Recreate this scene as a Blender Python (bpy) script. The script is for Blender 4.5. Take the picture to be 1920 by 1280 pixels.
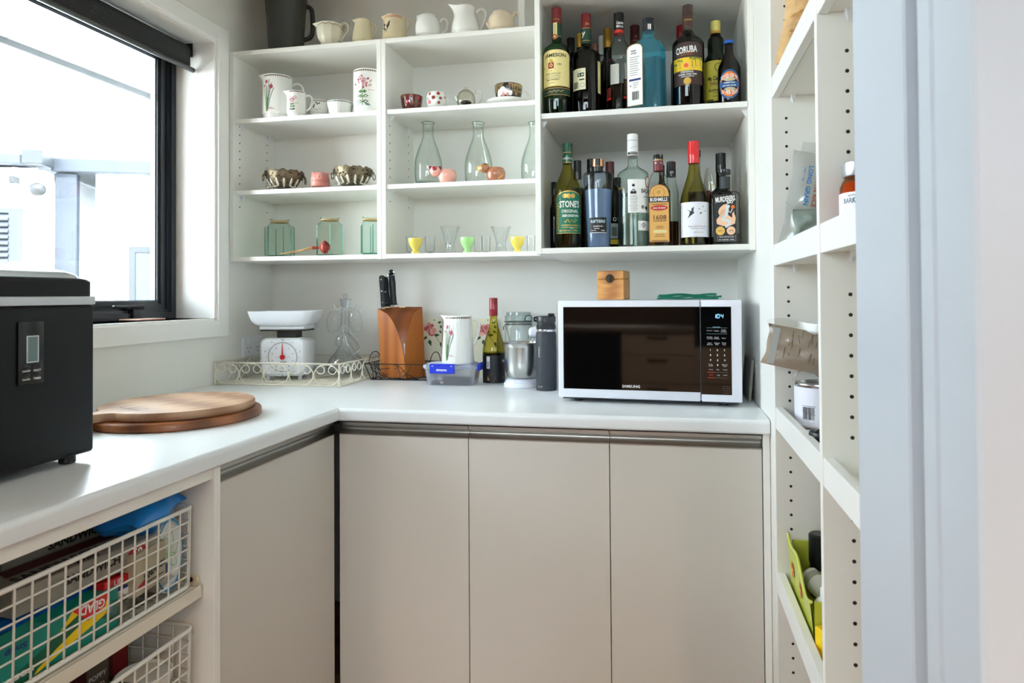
import bpy, bmesh, math, random
from mathutils import Vector, Matrix
random.seed(7)
for o in list(bpy.data.objects): bpy.data.objects.remove(o)
sc = bpy.context.scene
COL = sc.collection
PI = math.pi
# ---------------------------------------------------------------- camera
FPX, CX, CY, CZ = 1250.0, 1001.8, 534.0, 1.2085
PITCH, YAW, ROLL = 0.0152, 0.1972, 0.0071
_c, _s = math.cos(YAW), math.sin(YAW); _cp, _sp = math.cos(PITCH), math.sin(PITCH); _cr, _sr = math.cos(ROLL), math.sin(ROLL)
_xh = Vector((_c, _s, 0)); _yh = Vector((-_s, _c, 0)); _zh = Vector((0, 0, 1))
C_F = _cp*_yh + _sp*_zh; _uh = -_sp*_yh + _cp*_zh
C_R = _cr*_xh - _sr*_uh; C_U = _sr*_xh + _cr*_uh
cam = bpy.data.cameras.new('camera'); camo = bpy.data.objects.new('camera', cam); COL.objects.link(camo)
cam.sensor_fit = 'HORIZONTAL'; cam.sensor_width = 36.0; cam.lens = FPX/1920*36
cam.shift_x = (960-CX)/1920; cam.shift_y = (CY-640)/1920
cam.clip_start = 0.02; cam.clip_end = 200
cam.dof.use_dof = True; cam.dof.focus_distance = 2.1; cam.dof.aperture_fstop = 9.0
camo.matrix_world = Matrix(((C_R.x, C_U.x, -C_F.x, 0), (C_R.y, C_U.y, -C_F.y, 0), (C_R.z, C_U.z, -C_F.z, CZ), (0, 0, 0, 1)))
sc.camera = camo
# ---------------------------------------------------------------- sky, sun, exposure
w = bpy.data.worlds.new('sky'); sc.world = w; w.use_nodes = True
bg = w.node_tree.nodes['Background']; bg.inputs[0].default_value = (0.79, 0.905, 1.0, 1); bg.inputs[1].default_value = 8.0
sl = bpy.data.lights.new('sun', 'SUN'); sl.energy = 14.0; sl.angle = 0.01; sl.color = (1, 0.96, 0.9)
so = bpy.data.objects.new('sun', sl); COL.objects.link(so)
so.rotation_euler = Vector((-0.50, 0.45, -0.74)).to_track_quat('-Z', 'Y').to_euler()
def portal(name, loc, direction, sx, sy):
    l = bpy.data.lights.new(name, 'AREA'); l.shape = 'RECTANGLE'; l.size = sx; l.size_y = sy; l.cycles.is_portal = True
    o = bpy.data.objects.new(name, l); COL.objects.link(o); o.location = loc
    o.rotation_euler = Vector(direction).to_track_quat('-Z', 'Y').to_euler()
portal('window_portal', (-1.80, 1.2, 1.65), (1, 0, 0), 1.95, 1.15)
portal('room_portal', (0, -3.08, 1.92), (0, 1, 0), 4.8, 0.86)
vs = sc.view_settings
vs.view_transform = 'Standard'; vs.look = 'None'; vs.gamma = 1.0; vs.exposure = 1.38; vs.use_curve_mapping = False
cy = sc.cycles
cy.max_bounces = 12; cy.diffuse_bounces = 6; cy.glossy_bounces = 5; cy.transmission_bounces = 8; cy.transparent_max_bounces = 32
cy.caustics_reflective = False; cy.caustics_refractive = False; cy.use_denoising = True
cy.sample_clamp_indirect = 8.0
# ---------------------------------------------------------------- pixel rays -> points (photo frame 1920x1280)
def ray(px, py): return C_F + C_R*((px-CX)/FPX) + C_U*((CY-py)/FPX)
def atY(px, py, y): d = ray(px, py); return Vector((d.x*y/d.y, y, CZ+d.z*y/d.y))
def atX(px, py, x): d = ray(px, py); return Vector((x, d.y*x/d.x, CZ+d.z*x/d.x))
def atZ(px, py, z): d = ray(px, py); t = (z-CZ)/d.z; return Vector((d.x*t, d.y*t, z))
def proj(p):
    q = Vector(p)-Vector((0, 0, CZ)); d = q.dot(C_F)
    return CX+FPX*q.dot(C_R)/d, CY-FPX*q.dot(C_U)/d, d
def spot(px, y, z):
    x = 0.0
    for _ in range(12):
        x += (px-proj((x, y, z))[0])*y/FPX
    return Vector((x, y, z))
def mpp(p): return proj(p)[2]/FPX            # metres per pixel at a point
# ---------------------------------------------------------------- materials
MATS = {}
def lin(c): return tuple((v/255/12.92 if v <= 10.3 else ((v/255+0.055)/1.055)**2.4) for v in c)
def M(name, rgb=(200, 200, 200), rough=0.5, metal=0.0, spec=0.5, emit=0.0, bump=0.0, bscale=200.0, coat=0.0, var=0.0, vscale=6.0):
    if name in MATS: return MATS[name]
    m = bpy.data.materials.new(name); MATS[name] = m; m.use_nodes = True
    nt = m.node_tree; b = nt.nodes['Principled BSDF']; c = lin(rgb)
    b.inputs['Base Color'].default_value = (*c, 1); b.inputs['Roughness'].default_value = rough
    b.inputs['Metallic'].default_value = metal; b.inputs['Specular IOR Level'].default_value = spec
    b.inputs['Coat Weight'].default_value = coat; b.inputs['Coat Roughness'].default_value = 0.05
    if emit: b.inputs['Emission Color'].default_value = (*c, 1); b.inputs['Emission Strength'].default_value = emit
    if bump or var:
        tc = nt.nodes.new('ShaderNodeTexCoord')
    if bump:
        n = nt.nodes.new('ShaderNodeTexNoise'); n.inputs['Scale'].default_value = bscale; n.inputs['Detail'].default_value = 4
        bp = nt.nodes.new('ShaderNodeBump'); bp.inputs['Strength'].default_value = bump; bp.inputs['Distance'].default_value = 0.002
        nt.links.new(tc.outputs['Object'], n.inputs['Vector']); nt.links.new(n.outputs['Fac'], bp.inputs['Height']); nt.links.new(bp.outputs['Normal'], b.inputs['Normal'])
    if var:
        n = nt.nodes.new('ShaderNodeTexNoise'); n.inputs['Scale'].default_value = vscale; n.inputs['Detail'].default_value = 5
        mx = nt.nodes.new('ShaderNodeMix'); mx.data_type = 'RGBA'; mx.inputs[6].default_value = (*[v*(1-var) for v in c], 1); mx.inputs[7].default_value = (*[min(1, v*(1+var)) for v in c], 1)
        nt.links.new(tc.outputs['Object'], n.inputs['Vector']); nt.links.new(n.outputs['Fac'], mx.inputs[0]); nt.links.new(mx.outputs[2], b.inputs['Base Color'])
    return m
def GL(name, face, edge=None, rough=0.02, refl=1.0, frost=0.0, fcol=None):
    """thin-walled glass: what shows through is tinted, more so at a grazing angle; mirror reflection by Fresnel"""
    if name in MATS: return MATS[name]
    m = bpy.data.materials.new(name); MATS[name] = m; m.use_nodes = True; nt = m.node_tree; nt.nodes.clear()
    out = nt.nodes.new('ShaderNodeOutputMaterial'); mix = nt.nodes.new('ShaderNodeMixShader')
    tr = nt.nodes.new('ShaderNodeBsdfTransparent'); gl = nt.nodes.new('ShaderNodeBsdfGlossy'); gl.inputs['Roughness'].default_value = rough
    edge = edge or face
    def math_(op, v): n = nt.nodes.new('ShaderNodeMath'); n.operation = op; n.inputs[1].default_value = v; return n
    lw = nt.nodes.new('ShaderNodeLayerWeight'); lw.inputs['Blend'].default_value = 0.5      # facing = 1-|cos|
    pw = math_('POWER', 3.0); p5 = math_('POWER', 5.0); ml = math_('MULTIPLY_ADD', 0.96*refl); ml.inputs[2].default_value = 0.04*refl
    mx = nt.nodes.new('ShaderNodeMix'); mx.data_type = 'RGBA'; mx.inputs[6].default_value = (*face, 1); mx.inputs[7].default_value = (*edge, 1)
    L = nt.links.new
    L(lw.outputs['Facing'], pw.inputs[0]); L(pw.outputs[0], mx.inputs[0]); L(mx.outputs[2], tr.inputs['Color'])
    L(lw.outputs['Facing'], p5.inputs[0]); L(p5.outputs[0], ml.inputs[0]); L(ml.outputs[0], mix.inputs[0])
    L(tr.outputs[0], mix.inputs[1]); L(gl.outputs[0], mix.inputs[2]); L(mix.outputs[0], out.inputs['Surface'])
    if frost:
        df = nt.nodes.new('ShaderNodeBsdfDiffuse'); tl = nt.nodes.new('ShaderNodeBsdfTranslucent'); a1 = nt.nodes.new('ShaderNodeMixShader'); m2 = nt.nodes.new('ShaderNodeMixShader')
        for q in (df, tl): q.inputs['Color'].default_value = (*(fcol or face), 1)
        m2.inputs[0].default_value = frost; L(df.outputs[0], a1.inputs[1]); L(tl.outputs[0], a1.inputs[2]); L(mix.outputs[0], m2.inputs[1]); L(a1.outputs[0], m2.inputs[2]); L(m2.outputs[0], out.inputs['Surface'])
    return m
def WOOD(name, dark, light, scale=(30, 4, 4), rough=0.45, distort=3.0, wave=1.2, coat=0.0, rot=(0, 0, 0)):
    if name in MATS: return MATS[name]
    m = bpy.data.materials.new(name); MATS[name] = m; m.use_nodes = True; nt = m.node_tree; b = nt.nodes['Principled BSDF']; b.inputs['Roughness'].default_value = rough
    b.inputs['Coat Weight'].default_value = coat
    tc = nt.nodes.new('ShaderNodeTexCoord'); mp = nt.nodes.new('ShaderNodeMapping'); mp.inputs['Scale'].default_value = scale; mp.inputs['Rotation'].default_value = rot
    wv = nt.nodes.new('ShaderNodeTexWave'); wv.inputs['Scale'].default_value = wave; wv.inputs['Distortion'].default_value = distort; wv.inputs['Detail'].default_value = 3
    nz = nt.nodes.new('ShaderNodeTexNoise'); nz.inputs['Scale'].default_value = 3.0; nz.inputs['Detail'].default_value = 8
    ad = nt.nodes.new('ShaderNodeMath'); ad.operation = 'MULTIPLY_ADD'; ad.inputs[1].default_value = 0.5
    cr = nt.nodes.new('ShaderNodeValToRGB'); cr.color_ramp.elements[0].color = (*lin(dark), 1); cr.color_ramp.elements[1].color = (*lin(light), 1)
    cr.color_ramp.elements[0].position = 0.2; cr.color_ramp.elements[1].position = 0.85
    L = nt.links.new
    L(tc.outputs['Object'], mp.inputs['Vector']); L(mp.outputs[0], wv.inputs['Vector']); L(mp.outputs[0], nz.inputs['Vector'])
    L(wv.outputs['Fac'], ad.inputs[0]); hf = nt.nodes.new('ShaderNodeMath'); hf.operation = 'MULTIPLY'; hf.inputs[1].default_value = 0.5
    L(nz.outputs['Fac'], hf.inputs[0]); L(hf.outputs[0], ad.inputs[2]); L(ad.outputs[0], cr.inputs[0]); L(cr.outputs[0], b.inputs['Base Color'])
    return m
# ---------------------------------------------------------------- mesh builder
class MB:
    def __init__(s): s.v = []; s.f = []; s.m = []; s.mats = []; s.cur = 0
    def mat(s, m):
        if m not in s.mats: s.mats.append(m)
        s.cur = s.mats.index(m); return s
    def add(s, vs, fs):
        o = len(s.v); s.v += [tuple(v) for v in vs]
        for f in fs: s.f.append(tuple(i+o for i in f)); s.m.append(s.cur)
        return s
    def box(s, x0, x1, y0, y1, z0, z1, bev=0.0, seg=1):
        if bev:
            bm = bmesh.new(); bmesh.ops.create_cube(bm, size=1.0)
            for v in bm.verts: v.co = Vector(((x0+x1)/2+v.co.x*(x1-x0), (y0+y1)/2+v.co.y*(y1-y0), (z0+z1)/2+v.co.z*(z1-z0)))
            bmesh.ops.bevel(bm, geom=list(bm.edges), offset=bev, segments=seg, profile=0.5, affect='EDGES')
            bm.verts.index_update()
            s.add([v.co.copy() for v in bm.verts], [[v.index for v in f.verts] for f in bm.faces]); bm.free(); return s
        return s.add([(x0, y0, z0), (x1, y0, z0), (x1, y1, z0), (x0, y1, z0), (x0, y0, z1), (x1, y0, z1), (x1, y1, z1), (x0, y1, z1)],
                     [(3, 2, 1, 0), (4, 5, 6, 7), (0, 1, 5, 4), (1, 2, 6, 5), (2, 3, 7, 6), (3, 0, 4, 7)])
    def loft(s, rings, cap0=True, cap1=True, closed=False):
        n = len(rings[0]); vs = [p for r in rings for p in r]; fs = []
        k = len(rings)
        for i in range(k if closed else k-1):
            a = i*n; b = ((i+1) % k)*n
            for j in range(n): fs.append((a+j, a+(j+1) % n, b+(j+1) % n, b+j))
        if not closed:
            if cap0: fs.append(tuple(range(n-1, -1, -1)))
            if cap1: fs.append(tuple((k-1)*n+j for j in range(n)))
        return s.add(vs, fs)
    def lathe(s, prof, seg=28, c=(0, 0, 0), warp=None, cap0=True, cap1=True, pw=2.0, ry=1.0, flute=None):
        """prof: (radius, z) bottom to top; pw: superellipse power of the section"""
        rings = []
        for (r, z) in prof:
            ring = []
            for j in range(seg):
                a = 2*PI*j/seg; ca, sa = math.cos(a), math.sin(a)
                q = (abs(ca)**pw+abs(sa)**pw)**(-1/pw) if pw != 2 else 1.0
                rr = r*q
                if flute: rr *= 1+flute[1]*math.cos(flute[0]*a)
                p = Vector((c[0]+rr*ca, c[1]+rr*sa*ry, c[2]+z))
                if warp: p = warp(p, a, z)
                ring.append(p)
            rings.append(ring)
        return s.loft(rings, cap0, cap1)
    def tube(s, pts, r, seg=7, closed=False, caps=True, flat=1.0):
        pts = [Vector(p) for p in pts]; n = len(pts); rr = r if isinstance(r, (list, tuple)) else [r]*n
        tans = []
        for i in range(n):
            a = pts[(i-1) % n] if (closed or i > 0) else pts[i]; b = pts[(i+1) % n] if (closed or i < n-1) else pts[i]
            t = (b-a); tans.append(t.normalized() if t.length > 1e-9 else Vector((0, 0, 1)))
        up = Vector((0, 0, 1)) if abs(tans[0].z) < 0.9 else Vector((1, 0, 0))
        nrm = (up-tans[0]*up.dot(tans[0])).normalized(); rings = []
        for i in range(n):
            nrm = nrm-tans[i]*nrm.dot(tans[i])
            nrm = nrm.normalized() if nrm.length > 1e-6 else tans[i].orthogonal().normalized()
            bn = tans[i].cross(nrm)
            rings.append([pts[i]+nrm*(rr[i]*math.cos(2*PI*j/seg))+bn*(rr[i]*flat*math.sin(2*PI*j/seg)) for j in range(seg)])
        return s.loft(rings, caps and not closed, caps and not closed, closed)
    def prism(s, poly, z0, z1, ax='z'):
        n = len(poly)
        def p3(p, h): return {'z': (p[0], p[1], h), 'y': (p[0], h, p[1]), 'x': (h, p[0], p[1])}[ax]
        return s.loft([[p3(p, z0) for p in poly], [p3(p, z1) for p in poly]])
    def ball(s, c, r, seg=14, rings=8, sc_=(1, 1, 1)):
        pr = [(max(1e-5, math.sin(PI*i/rings)), -math.cos(PI*i/rings)) for i in range(rings+1)]
        vs = [[Vector((c[0]+r*sc_[0]*q*math.cos(2*PI*j/seg), c[1]+r*sc_[1]*q*math.sin(2*PI*j/seg), c[2]+r*sc_[2]*h)) for j in range(seg)] for q, h in pr]
        return s.loft(vs)
    def grid(s, fn, nu, nv):
        vs = [fn(i/nu, j/nv) for j in range(nv+1) for i in range(nu+1)]
        fs = [(j*(nu+1)+i, j*(nu+1)+i+1, (j+1)*(nu+1)+i+1, (j+1)*(nu+1)+i) for j in range(nv) for i in range(nu)]
        return s.add(vs, fs)
    def xf(s, mtx):
        s.v = [tuple(mtx @ Vector(v)) for v in s.v]; return s
    def build(s, name, mat=None, parent=None, smooth=False, ang=35, kind=None, fix=True):
        me = bpy.data.meshes.new(name); me.from_pydata(s.v, [], s.f)
        for m in (s.mats or [mat]): me.materials.append(m)
        if s.mats: me.polygons.foreach_set('material_index', s.m)
        if fix:
            bm = bmesh.new(); bm.from_mesh(me); bmesh.ops.recalc_face_normals(bm, faces=bm.faces); bm.to_mesh(me); bm.free()
        if smooth:
            me.polygons.foreach_set('use_smooth', [True]*len(me.polygons)); me.set_sharp_from_angle(angle=math.radians(ang))
        me.update()
        o = bpy.data.objects.new(name, me); COL.objects.link(o)
        if parent is not None: o.parent = parent
        if kind: o['kind'] = kind
        return o
def thing(name, label, cat, loc=(0, 0, 0), rz=0.0, group=None, kind=None):
    o = bpy.data.objects.new(name, None); COL.objects.link(o); o.empty_display_size = 0.05
    o.location = loc; o.rotation_euler = (0, 0, rz)
    return tag(o, label, cat, group, kind)
def tag(o, label=None, cat=None, group=None, kind=None):
    if label: o['label'] = label
    if cat: o['category'] = cat
    if group: o['group'] = group
    if kind: o['kind'] = kind
    return o
def dup(root, loc=None, rz=None, label=None):
    r = root.copy(); COL.objects.link(r)
    if loc is not None: r.location = loc
    if rz is not None: r.rotation_euler = (0, 0, rz)
    if label: r['label'] = label
    for ch in list(root.children):
        c = ch.copy(); COL.objects.link(c); c.parent = r
        for g in list(ch.children):
            d = g.copy(); COL.objects.link(d); d.parent = c
    return r
def bez(p0, p1, p2, p3, n=12):
    p0, p1, p2, p3 = map(Vector, (p0, p1, p2, p3)); out = []
    for i in range(n+1):
        t = i/n; out.append(p0*(1-t)**3+p1*3*t*(1-t)**2+p2*3*t*t*(1-t)+p3*t**3)
    return out
def smoothpath(pts, n=6):
    """Catmull-Rom through points"""
    P = [Vector(p) for p in pts]; P = [P[0]*2-P[1]]+P+[P[-1]*2-P[-2]]; out = []
    for i in range(1, len(P)-2):
        a, b, c, d = P[i-1:i+3]
        for k in range(n):
            t = k/n; out.append(0.5*((2*b)+(c-a)*t+(2*a-5*b+4*c-d)*t*t+(3*b-a-3*c+d)*t**3))
    out.append(P[-2]); return out
def curveprof(pts, n=5):
    return [(max(1e-4, p.x), p.y) for p in smoothpath([(a, b, 0) for a, b in pts], n)]
# ---------------------------------------------------------------- print on surfaces
_TXT = {}
def txt(s, bold):
    k = (s, bold)
    if k not in _TXT:
        cu = bpy.data.curves.new('t', 'FONT'); cu.body = s; cu.size = 1.0; cu.resolution_u = 2; cu.offset = bold; cu.align_x = 'CENTER'; cu.align_y = 'CENTER'
        o = bpy.data.objects.new('t', cu); COL.objects.link(o)
        me = bpy.data.meshes.new_from_object(o); vs = [(v.co.x, v.co.y) for v in me.vertices]; fs = [tuple(p.vertices) for p in me.polygons]
        bpy.data.objects.remove(o); bpy.data.curves.remove(cu); bpy.data.meshes.remove(me)
        if vs:
            xs = [v[0] for v in vs]; ys = [v[1] for v in vs]; mx, my = (min(xs)+max(xs))/2, (min(ys)+max(ys))/2
            vs = [(a-mx, b-my) for a, b in vs]; ext = (max(xs)-min(xs), max(ys)-min(ys))
        else: ext = (1, 1)
        _TXT[k] = (vs, fs, ext)
    return _TXT[k]
def cylmap(r, ang=-PI/2, taper=0.0):
    """u along the girth (left to right as seen from outside), v = height, h = lift off the surface"""
    def f(u, v, h):
        rr = r+taper*v+h; a = ang+u/r
        return (rr*math.cos(a), rr*math.sin(a), v)
    return f
def flatmap(o, du, dv):
    o, du, dv = Vector(o), Vector(du).normalized(), Vector(dv).normalized(); n = du.cross(dv)
    return lambda u, v, h: o+du*u+dv*v+n*h
class Art:
    def __init__(s, step=0.004): s.b = MB(); s.b2 = []; s.step = step; s.map = None; s.lift = 0.0003
    def _put(s, pts, faces, mat, layer): s.b2.append((pts, faces, mat, layer))
    def rect(s, u0, v0, u1, v1, mat, layer=1):
        n = max(1, int(abs(u1-u0)/s.step)); pts = []; fs = []
        for i in range(n+1):
            u = u0+(u1-u0)*i/n; pts += [(u, v0), (u, v1)]
        for i in range(n): fs.append((2*i, 2*i+2, 2*i+3, 2*i+1))
        s._put(pts, fs, mat, layer); return s
    def arch(s, u0, v0, u1, v1, rise, mat, layer=1):
        n = max(6, int(abs(u1-u0)/s.step)); pts = []; fs = []
        for i in range(n+1):
            t = i/n; u = u0+(u1-u0)*t; pts += [(u, v0), (u, v1+rise*math.sqrt(max(0, 1-(2*t-1)**2)))]
        for i in range(n): fs.append((2*i, 2*i+2, 2*i+3, 2*i+1))
        s._put(pts, fs, mat, layer); return s
    def disc(s, u, v, r, mat, layer=2, ry=None, n=18):
        ry = ry or r; pts = [(u, v)]+[(u+r*math.cos(2*PI*i/n), v+ry*math.sin(2*PI*i/n)) for i in range(n)]
        s._put(pts, [(0, 1+i, 1+(i+1) % n) for i in range(n)], mat, layer); return s
    def ring(s, u, v, r, wd, mat, layer=2, a0=0, a1=2*PI, n=40, ry=None):
        k = (ry or r)/r
        pts = []; fs = []
        for i in range(n+1):
            a = a0+(a1-a0)*i/n; pts += [(u+(r-wd/2)*math.cos(a), v+k*(r-wd/2)*math.sin(a)), (u+(r+wd/2)*math.cos(a), v+k*(r+wd/2)*math.sin(a))]
        for i in range(n): fs.append((2*i, 2*i+2, 2*i+3, 2*i+1))
        s._put(pts, fs, mat, layer); return s
    def poly(s, pts, mat, layer=2): s._put(list(pts), [tuple(range(len(pts)))], mat, layer); return s
    def line(s, pts, wd, mat, layer=2):
        P = [Vector((a, b, 0)) for a, b in pts]; q = []
        for i, p in enumerate(P):
            t = (P[min(i+1, len(P)-1)]-P[max(i-1, 0)]).normalized(); nn = Vector((-t.y, t.x, 0))*(wd/2)
            q += [(p.x+nn.x, p.y+nn.y), (p.x-nn.x, p.y-nn.y)]
        s._put(q, [(2*i, 2*i+1, 2*i+3, 2*i+2) for i in range(len(P)-1)], mat, layer); return s
    def text(s, t, u, v, w, mat, layer=3, h=None, bold=0.012, rot=0.0, arc=0.0):
        """w = wanted width (or None and h = wanted cap height); arc > 0 bends upward with that radius"""
        vs, fs, ext = txt(t, bold)
        sx = w/ext[0] if w else h/ext[1]; sy = (h/ext[1]) if h else sx
        ca, sa = math.cos(rot), math.sin(rot); pts = []
        for a, b in vs:
            x, y = a*sx, b*sy
            if arc: th = x/arc; x, y = (arc+y)*math.sin(th), (arc+y)*math.cos(th)-arc
            pts.append((u+x*ca-y*sa, v+x*sa+y*ca))
        s._put(pts, fs, mat, layer); return s
    def build(s, name, parent, mp, kind=None):
        b = MB()
        for pts, fs, mat, layer in s.b2:
            b.mat(mat); b.add([mp(u, v, s.lift*layer) for u, v in pts], fs)
        return b.build(name, None, parent, kind=kind, fix=False)
# ================================================================ setting
XL, XR, YB = -1.583, 0.243, 2.46
ZCL = 2.47
wallm = M('wall_paint', (232, 231, 224), 0.75, bump=0.05, bscale=350)
ceilm = M('ceiling_paint', (232, 232, 228), 0.8)
warmwall = M('kitchen_wall_paint', (124, 94, 72), 0.7, bump=0.05, bscale=300)
trimm = M('trim_gloss_white', (240, 240, 236), 0.35)
floorm = WOOD('floor_timber', (128, 92, 64), (178, 138, 104), scale=(1.2, 14, 4), rough=0.4)
lam = M('white_laminate', (237, 236, 229), 0.42)
lamedge = M('white_edge_strip', (236, 236, 231), 0.38)
black = M('black_plastic', (16, 17, 18), 0.35)
frame_black = M('black_aluminium', (38, 44, 52), 0.3, coat=0.3)
chrome = M('steel', (205, 205, 205), 0.22, 1.0)
alu = M('brushed_aluminium', (176, 176, 172), 0.32, 1.0)
white_pl = M('white_plastic', (232, 235, 238), 0.35)
def struct(name, mb, m, **k): o = mb.build(name, m, **k); o['kind'] = 'structure'; return o
# floor of boards: pantry and the kitchen it opens from
fl = MB().box(-2.8, 2.9, -3.3, 2.6, -0.12, -0.004); struct('floor', fl, M('floor_base', (110, 84, 62), 0.6))
ceilo = MB().box(-1.80, 0.72, 0.49, 2.60, ZCL, ZCL+0.15); ceilo.box(-2.8, 2.9, -3.3, 0.49, ZCL, ZCL+0.15); struct('ceiling', ceilo, ceilm)
fo = bpy.data.objects['floor']; bm0 = None
for i in range(20):
    y0 = -3.1+i*0.28
    b = MB().box(-2.6, 2.7, y0+0.001, y0+0.277, -0.004, 0.0); b.build('floorboard', floorm, fo)
struct('wall_back', MB().box(-1.80, 0.72, YB, YB+0.12, 0, ZCL), wallm)
WY0, WY1, WZ0, WZ1 = 0.62, 2.11, 1.135, 2.13
wl = MB(); wl.box(XL-0.22, XL, 0.49, WY0, 0, ZCL); wl.box(XL-0.22, XL, WY1, YB, 0, ZCL); wl.box(XL-0.22, XL, WY0, WY1, 0, WZ0); wl.box(XL-0.22, XL, WY0, WY1, WZ1, ZCL)
struct('wall_left', wl, wallm)
struct('wall_right', MB().box(0.66, 0.72, 0.62, YB, 0, ZCL), wallm)
XJ = 0.2
wf = MB(); wf.box(-2.6, -0.95, 0.50, 0.62, 0, ZCL); wf.box(-0.95, XJ+0.006, 0.50, 0.62, 2.12, ZCL); wf.box(XJ+0.012, 2.7, 0.492, 0.60, 0, ZCL)
struct('wall_front', wf, warmwall)
wk = MB(); wk.box(-2.8, -2.6, -3.1, 0.5, 0, ZCL); struct('wall_kitchen_left', wk, warmwall)
wk = MB(); wk.box(2.7, 2.9, -3.1, 0.62, 0, ZCL); struct('wall_kitchen_right', wk, warmwall)
wk = MB(); wk.box(-2.8, -2.4, -3.3, -3.1, 0, ZCL); wk.box(2.4, 2.9, -3.3, -3.1, 0, ZCL); wk.box(-2.4, 2.4, -3.3, -3.1, 0, 1.50); wk.box(-2.4, 2.4, -3.3, -3.1, 2.35, ZCL); struct('wall_rear', wk, warmwall)
f2 = MB()
for x_ in (-2.4, -0.8, 0.8, 2.36): f2.box(x_, x_+0.04, -3.22, -3.18, 1.50, 2.35)
f2.box(-2.36, 2.36, -3.22, -3.18, 1.50, 1.54).box(-2.36, 2.36, -3.22, -3.18, 2.31, 2.35); w2 = tag(f2.build('window_2', frame_black), kind='structure')  # unseen clerestory, added to let sky light in from behind the camera
for x_ in (-2.36, -0.76, 0.84): MB().box(x_, x_+1.56 if x_ < 0 else 2.36, -3.204, -3.198, 1.54, 2.31).build('pane', GL('window_glass', (0.96, 0.98, 0.98), (0.9, 0.95, 0.94)), w2)
# the kitchen behind the camera, seen mirrored in the microwave door
def kunit(label, x0, x1, kind):
    o = thing('kitchen_cabinet' if kind != 'oven' else 'oven_tower', label, 'cabinet', ((x0+x1)/2, -2.3, 0)); hw = (x1-x0)/2
    if kind == 'oven':
        MB().box(-hw, hw, -0.62, 0, 0, 2.1).build('carcass', M('oven_carcass', (70, 66, 62), 0.5), o)
        MB().box(-hw+0.02, hw-0.02, 0, 0.02, 0.75, 1.4, 0.004).build('door', M('oven_glass', (8, 8, 9), 0.05), o); MB().tube([(-hw+0.05, 0.05, 1.33), (hw-0.05, 0.05, 1.33)], 0.01, 10).build('handle', chrome, o, smooth=True)
        MB().box(-hw+0.002, hw-0.002, 0, 0.02, 0.42, 0.735, 0.002).build('drawer', doorm_, o); MB().box(-hw+0.002, hw-0.002, 0, 0.02, 0.1, 0.41, 0.002).build('drawer', doorm_, o)
        return
    MB().box(-hw, hw, -0.58, 0, 0.1, 0.87).box(-hw, hw, -0.55, -0.04, 0, 0.1).build('carcass', lam, o)
    if kind == 'dish': MB().box(-hw+0.003, hw-0.003, 0, 0.02, 0.1, 0.86, 0.003).build('door', M('dishwasher_dark', (40, 38, 37), 0.35, 0.4), o); return
    for z0, z1 in ((0.1, 0.40), (0.41, 0.66), (0.67, 0.86)):
        d = MB().box(-hw+0.002, hw-0.002, 0, 0.018, z0, z1, 0.001).build('drawer', doorm_, o); MB().box(-0.09, 0.09, 0.018, 0.03, z1-0.05, z1-0.035, 0.003).build('handle', M('handle_dark', (50, 48, 46), 0.4), d)
doorm_ = M('kitchen_front', (222, 217, 208), 0.45)
kunit('white kitchen drawer bank left of the dishwasher behind the doorway', -2.1, -1.5, 'd'); kunit('dark dishwasher between white drawer banks behind the doorway', -1.5, -0.95, 'dish'); kunit('white kitchen drawer bank beside the oven tower behind the doorway', -0.95, -0.3, 'd')
kunit('dark oven tower over white drawers in the kitchen', -0.3, 0.35, 'oven')
kt = tag(MB().box(-2.1, -0.302, -2.92, -2.26, 0.87, 0.905, 0.004).build('kitchen_worktop', M('kitchen_stone', (150, 140, 130), 0.3)), 'grey stone worktop on the kitchen drawers behind the doorway', 'worktop')
fr = thing('fridge', 'black fridge beside the oven tower in the kitchen', 'fridge', (0.75, -2.3, 0)); MB().box(-0.39, 0.39, -0.65, 0, 0.02, 1.85, 0.01).build('body', M('fridge_black', (14, 14, 15), 0.3), fr)  # dark block added for the person mirrored in the microwave door
for z0, z1 in ((0.03, 0.7), (0.715, 1.84)): MB().box(-0.385, 0.385, 0.001, 0.05, z0, z1, 0.01).build('door', MATS['fridge_black'], fr)
for x, y, lb in ((-1.1, -1.3, 'round recessed kitchen ceiling light nearest the window wall of the kitchen'), (0.45, -1.3, 'round recessed kitchen ceiling light in line with the doorway'), (1.5, -1.7, 'round recessed kitchen ceiling light furthest from the pantry window')):
    dl = thing('downlight', lb, 'light', (x, y, ZCL), group='kitchen downlights'); MB().lathe([(0.055, -0.004), (0.05, -0.008), (0.042, -0.003)], 24, cap0=False, cap1=False).build('rim', trimm, dl, smooth=True)
    ld = bpy.data.lights.new('downlight_bulb', 'SPOT'); ld.energy = 50; ld.color = (1.0, 0.72, 0.48); ld.spot_size = 2.4; ld.spot_blend = 0.6; ld.shadow_soft_size = 0.04  # unseen spots added to throw warm light on the doors and wall
    lo_ = bpy.data.objects.new('bulb', ld); COL.objects.link(lo_); lo_.parent = dl; lo_.location = (0, 0, -0.012)
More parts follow.
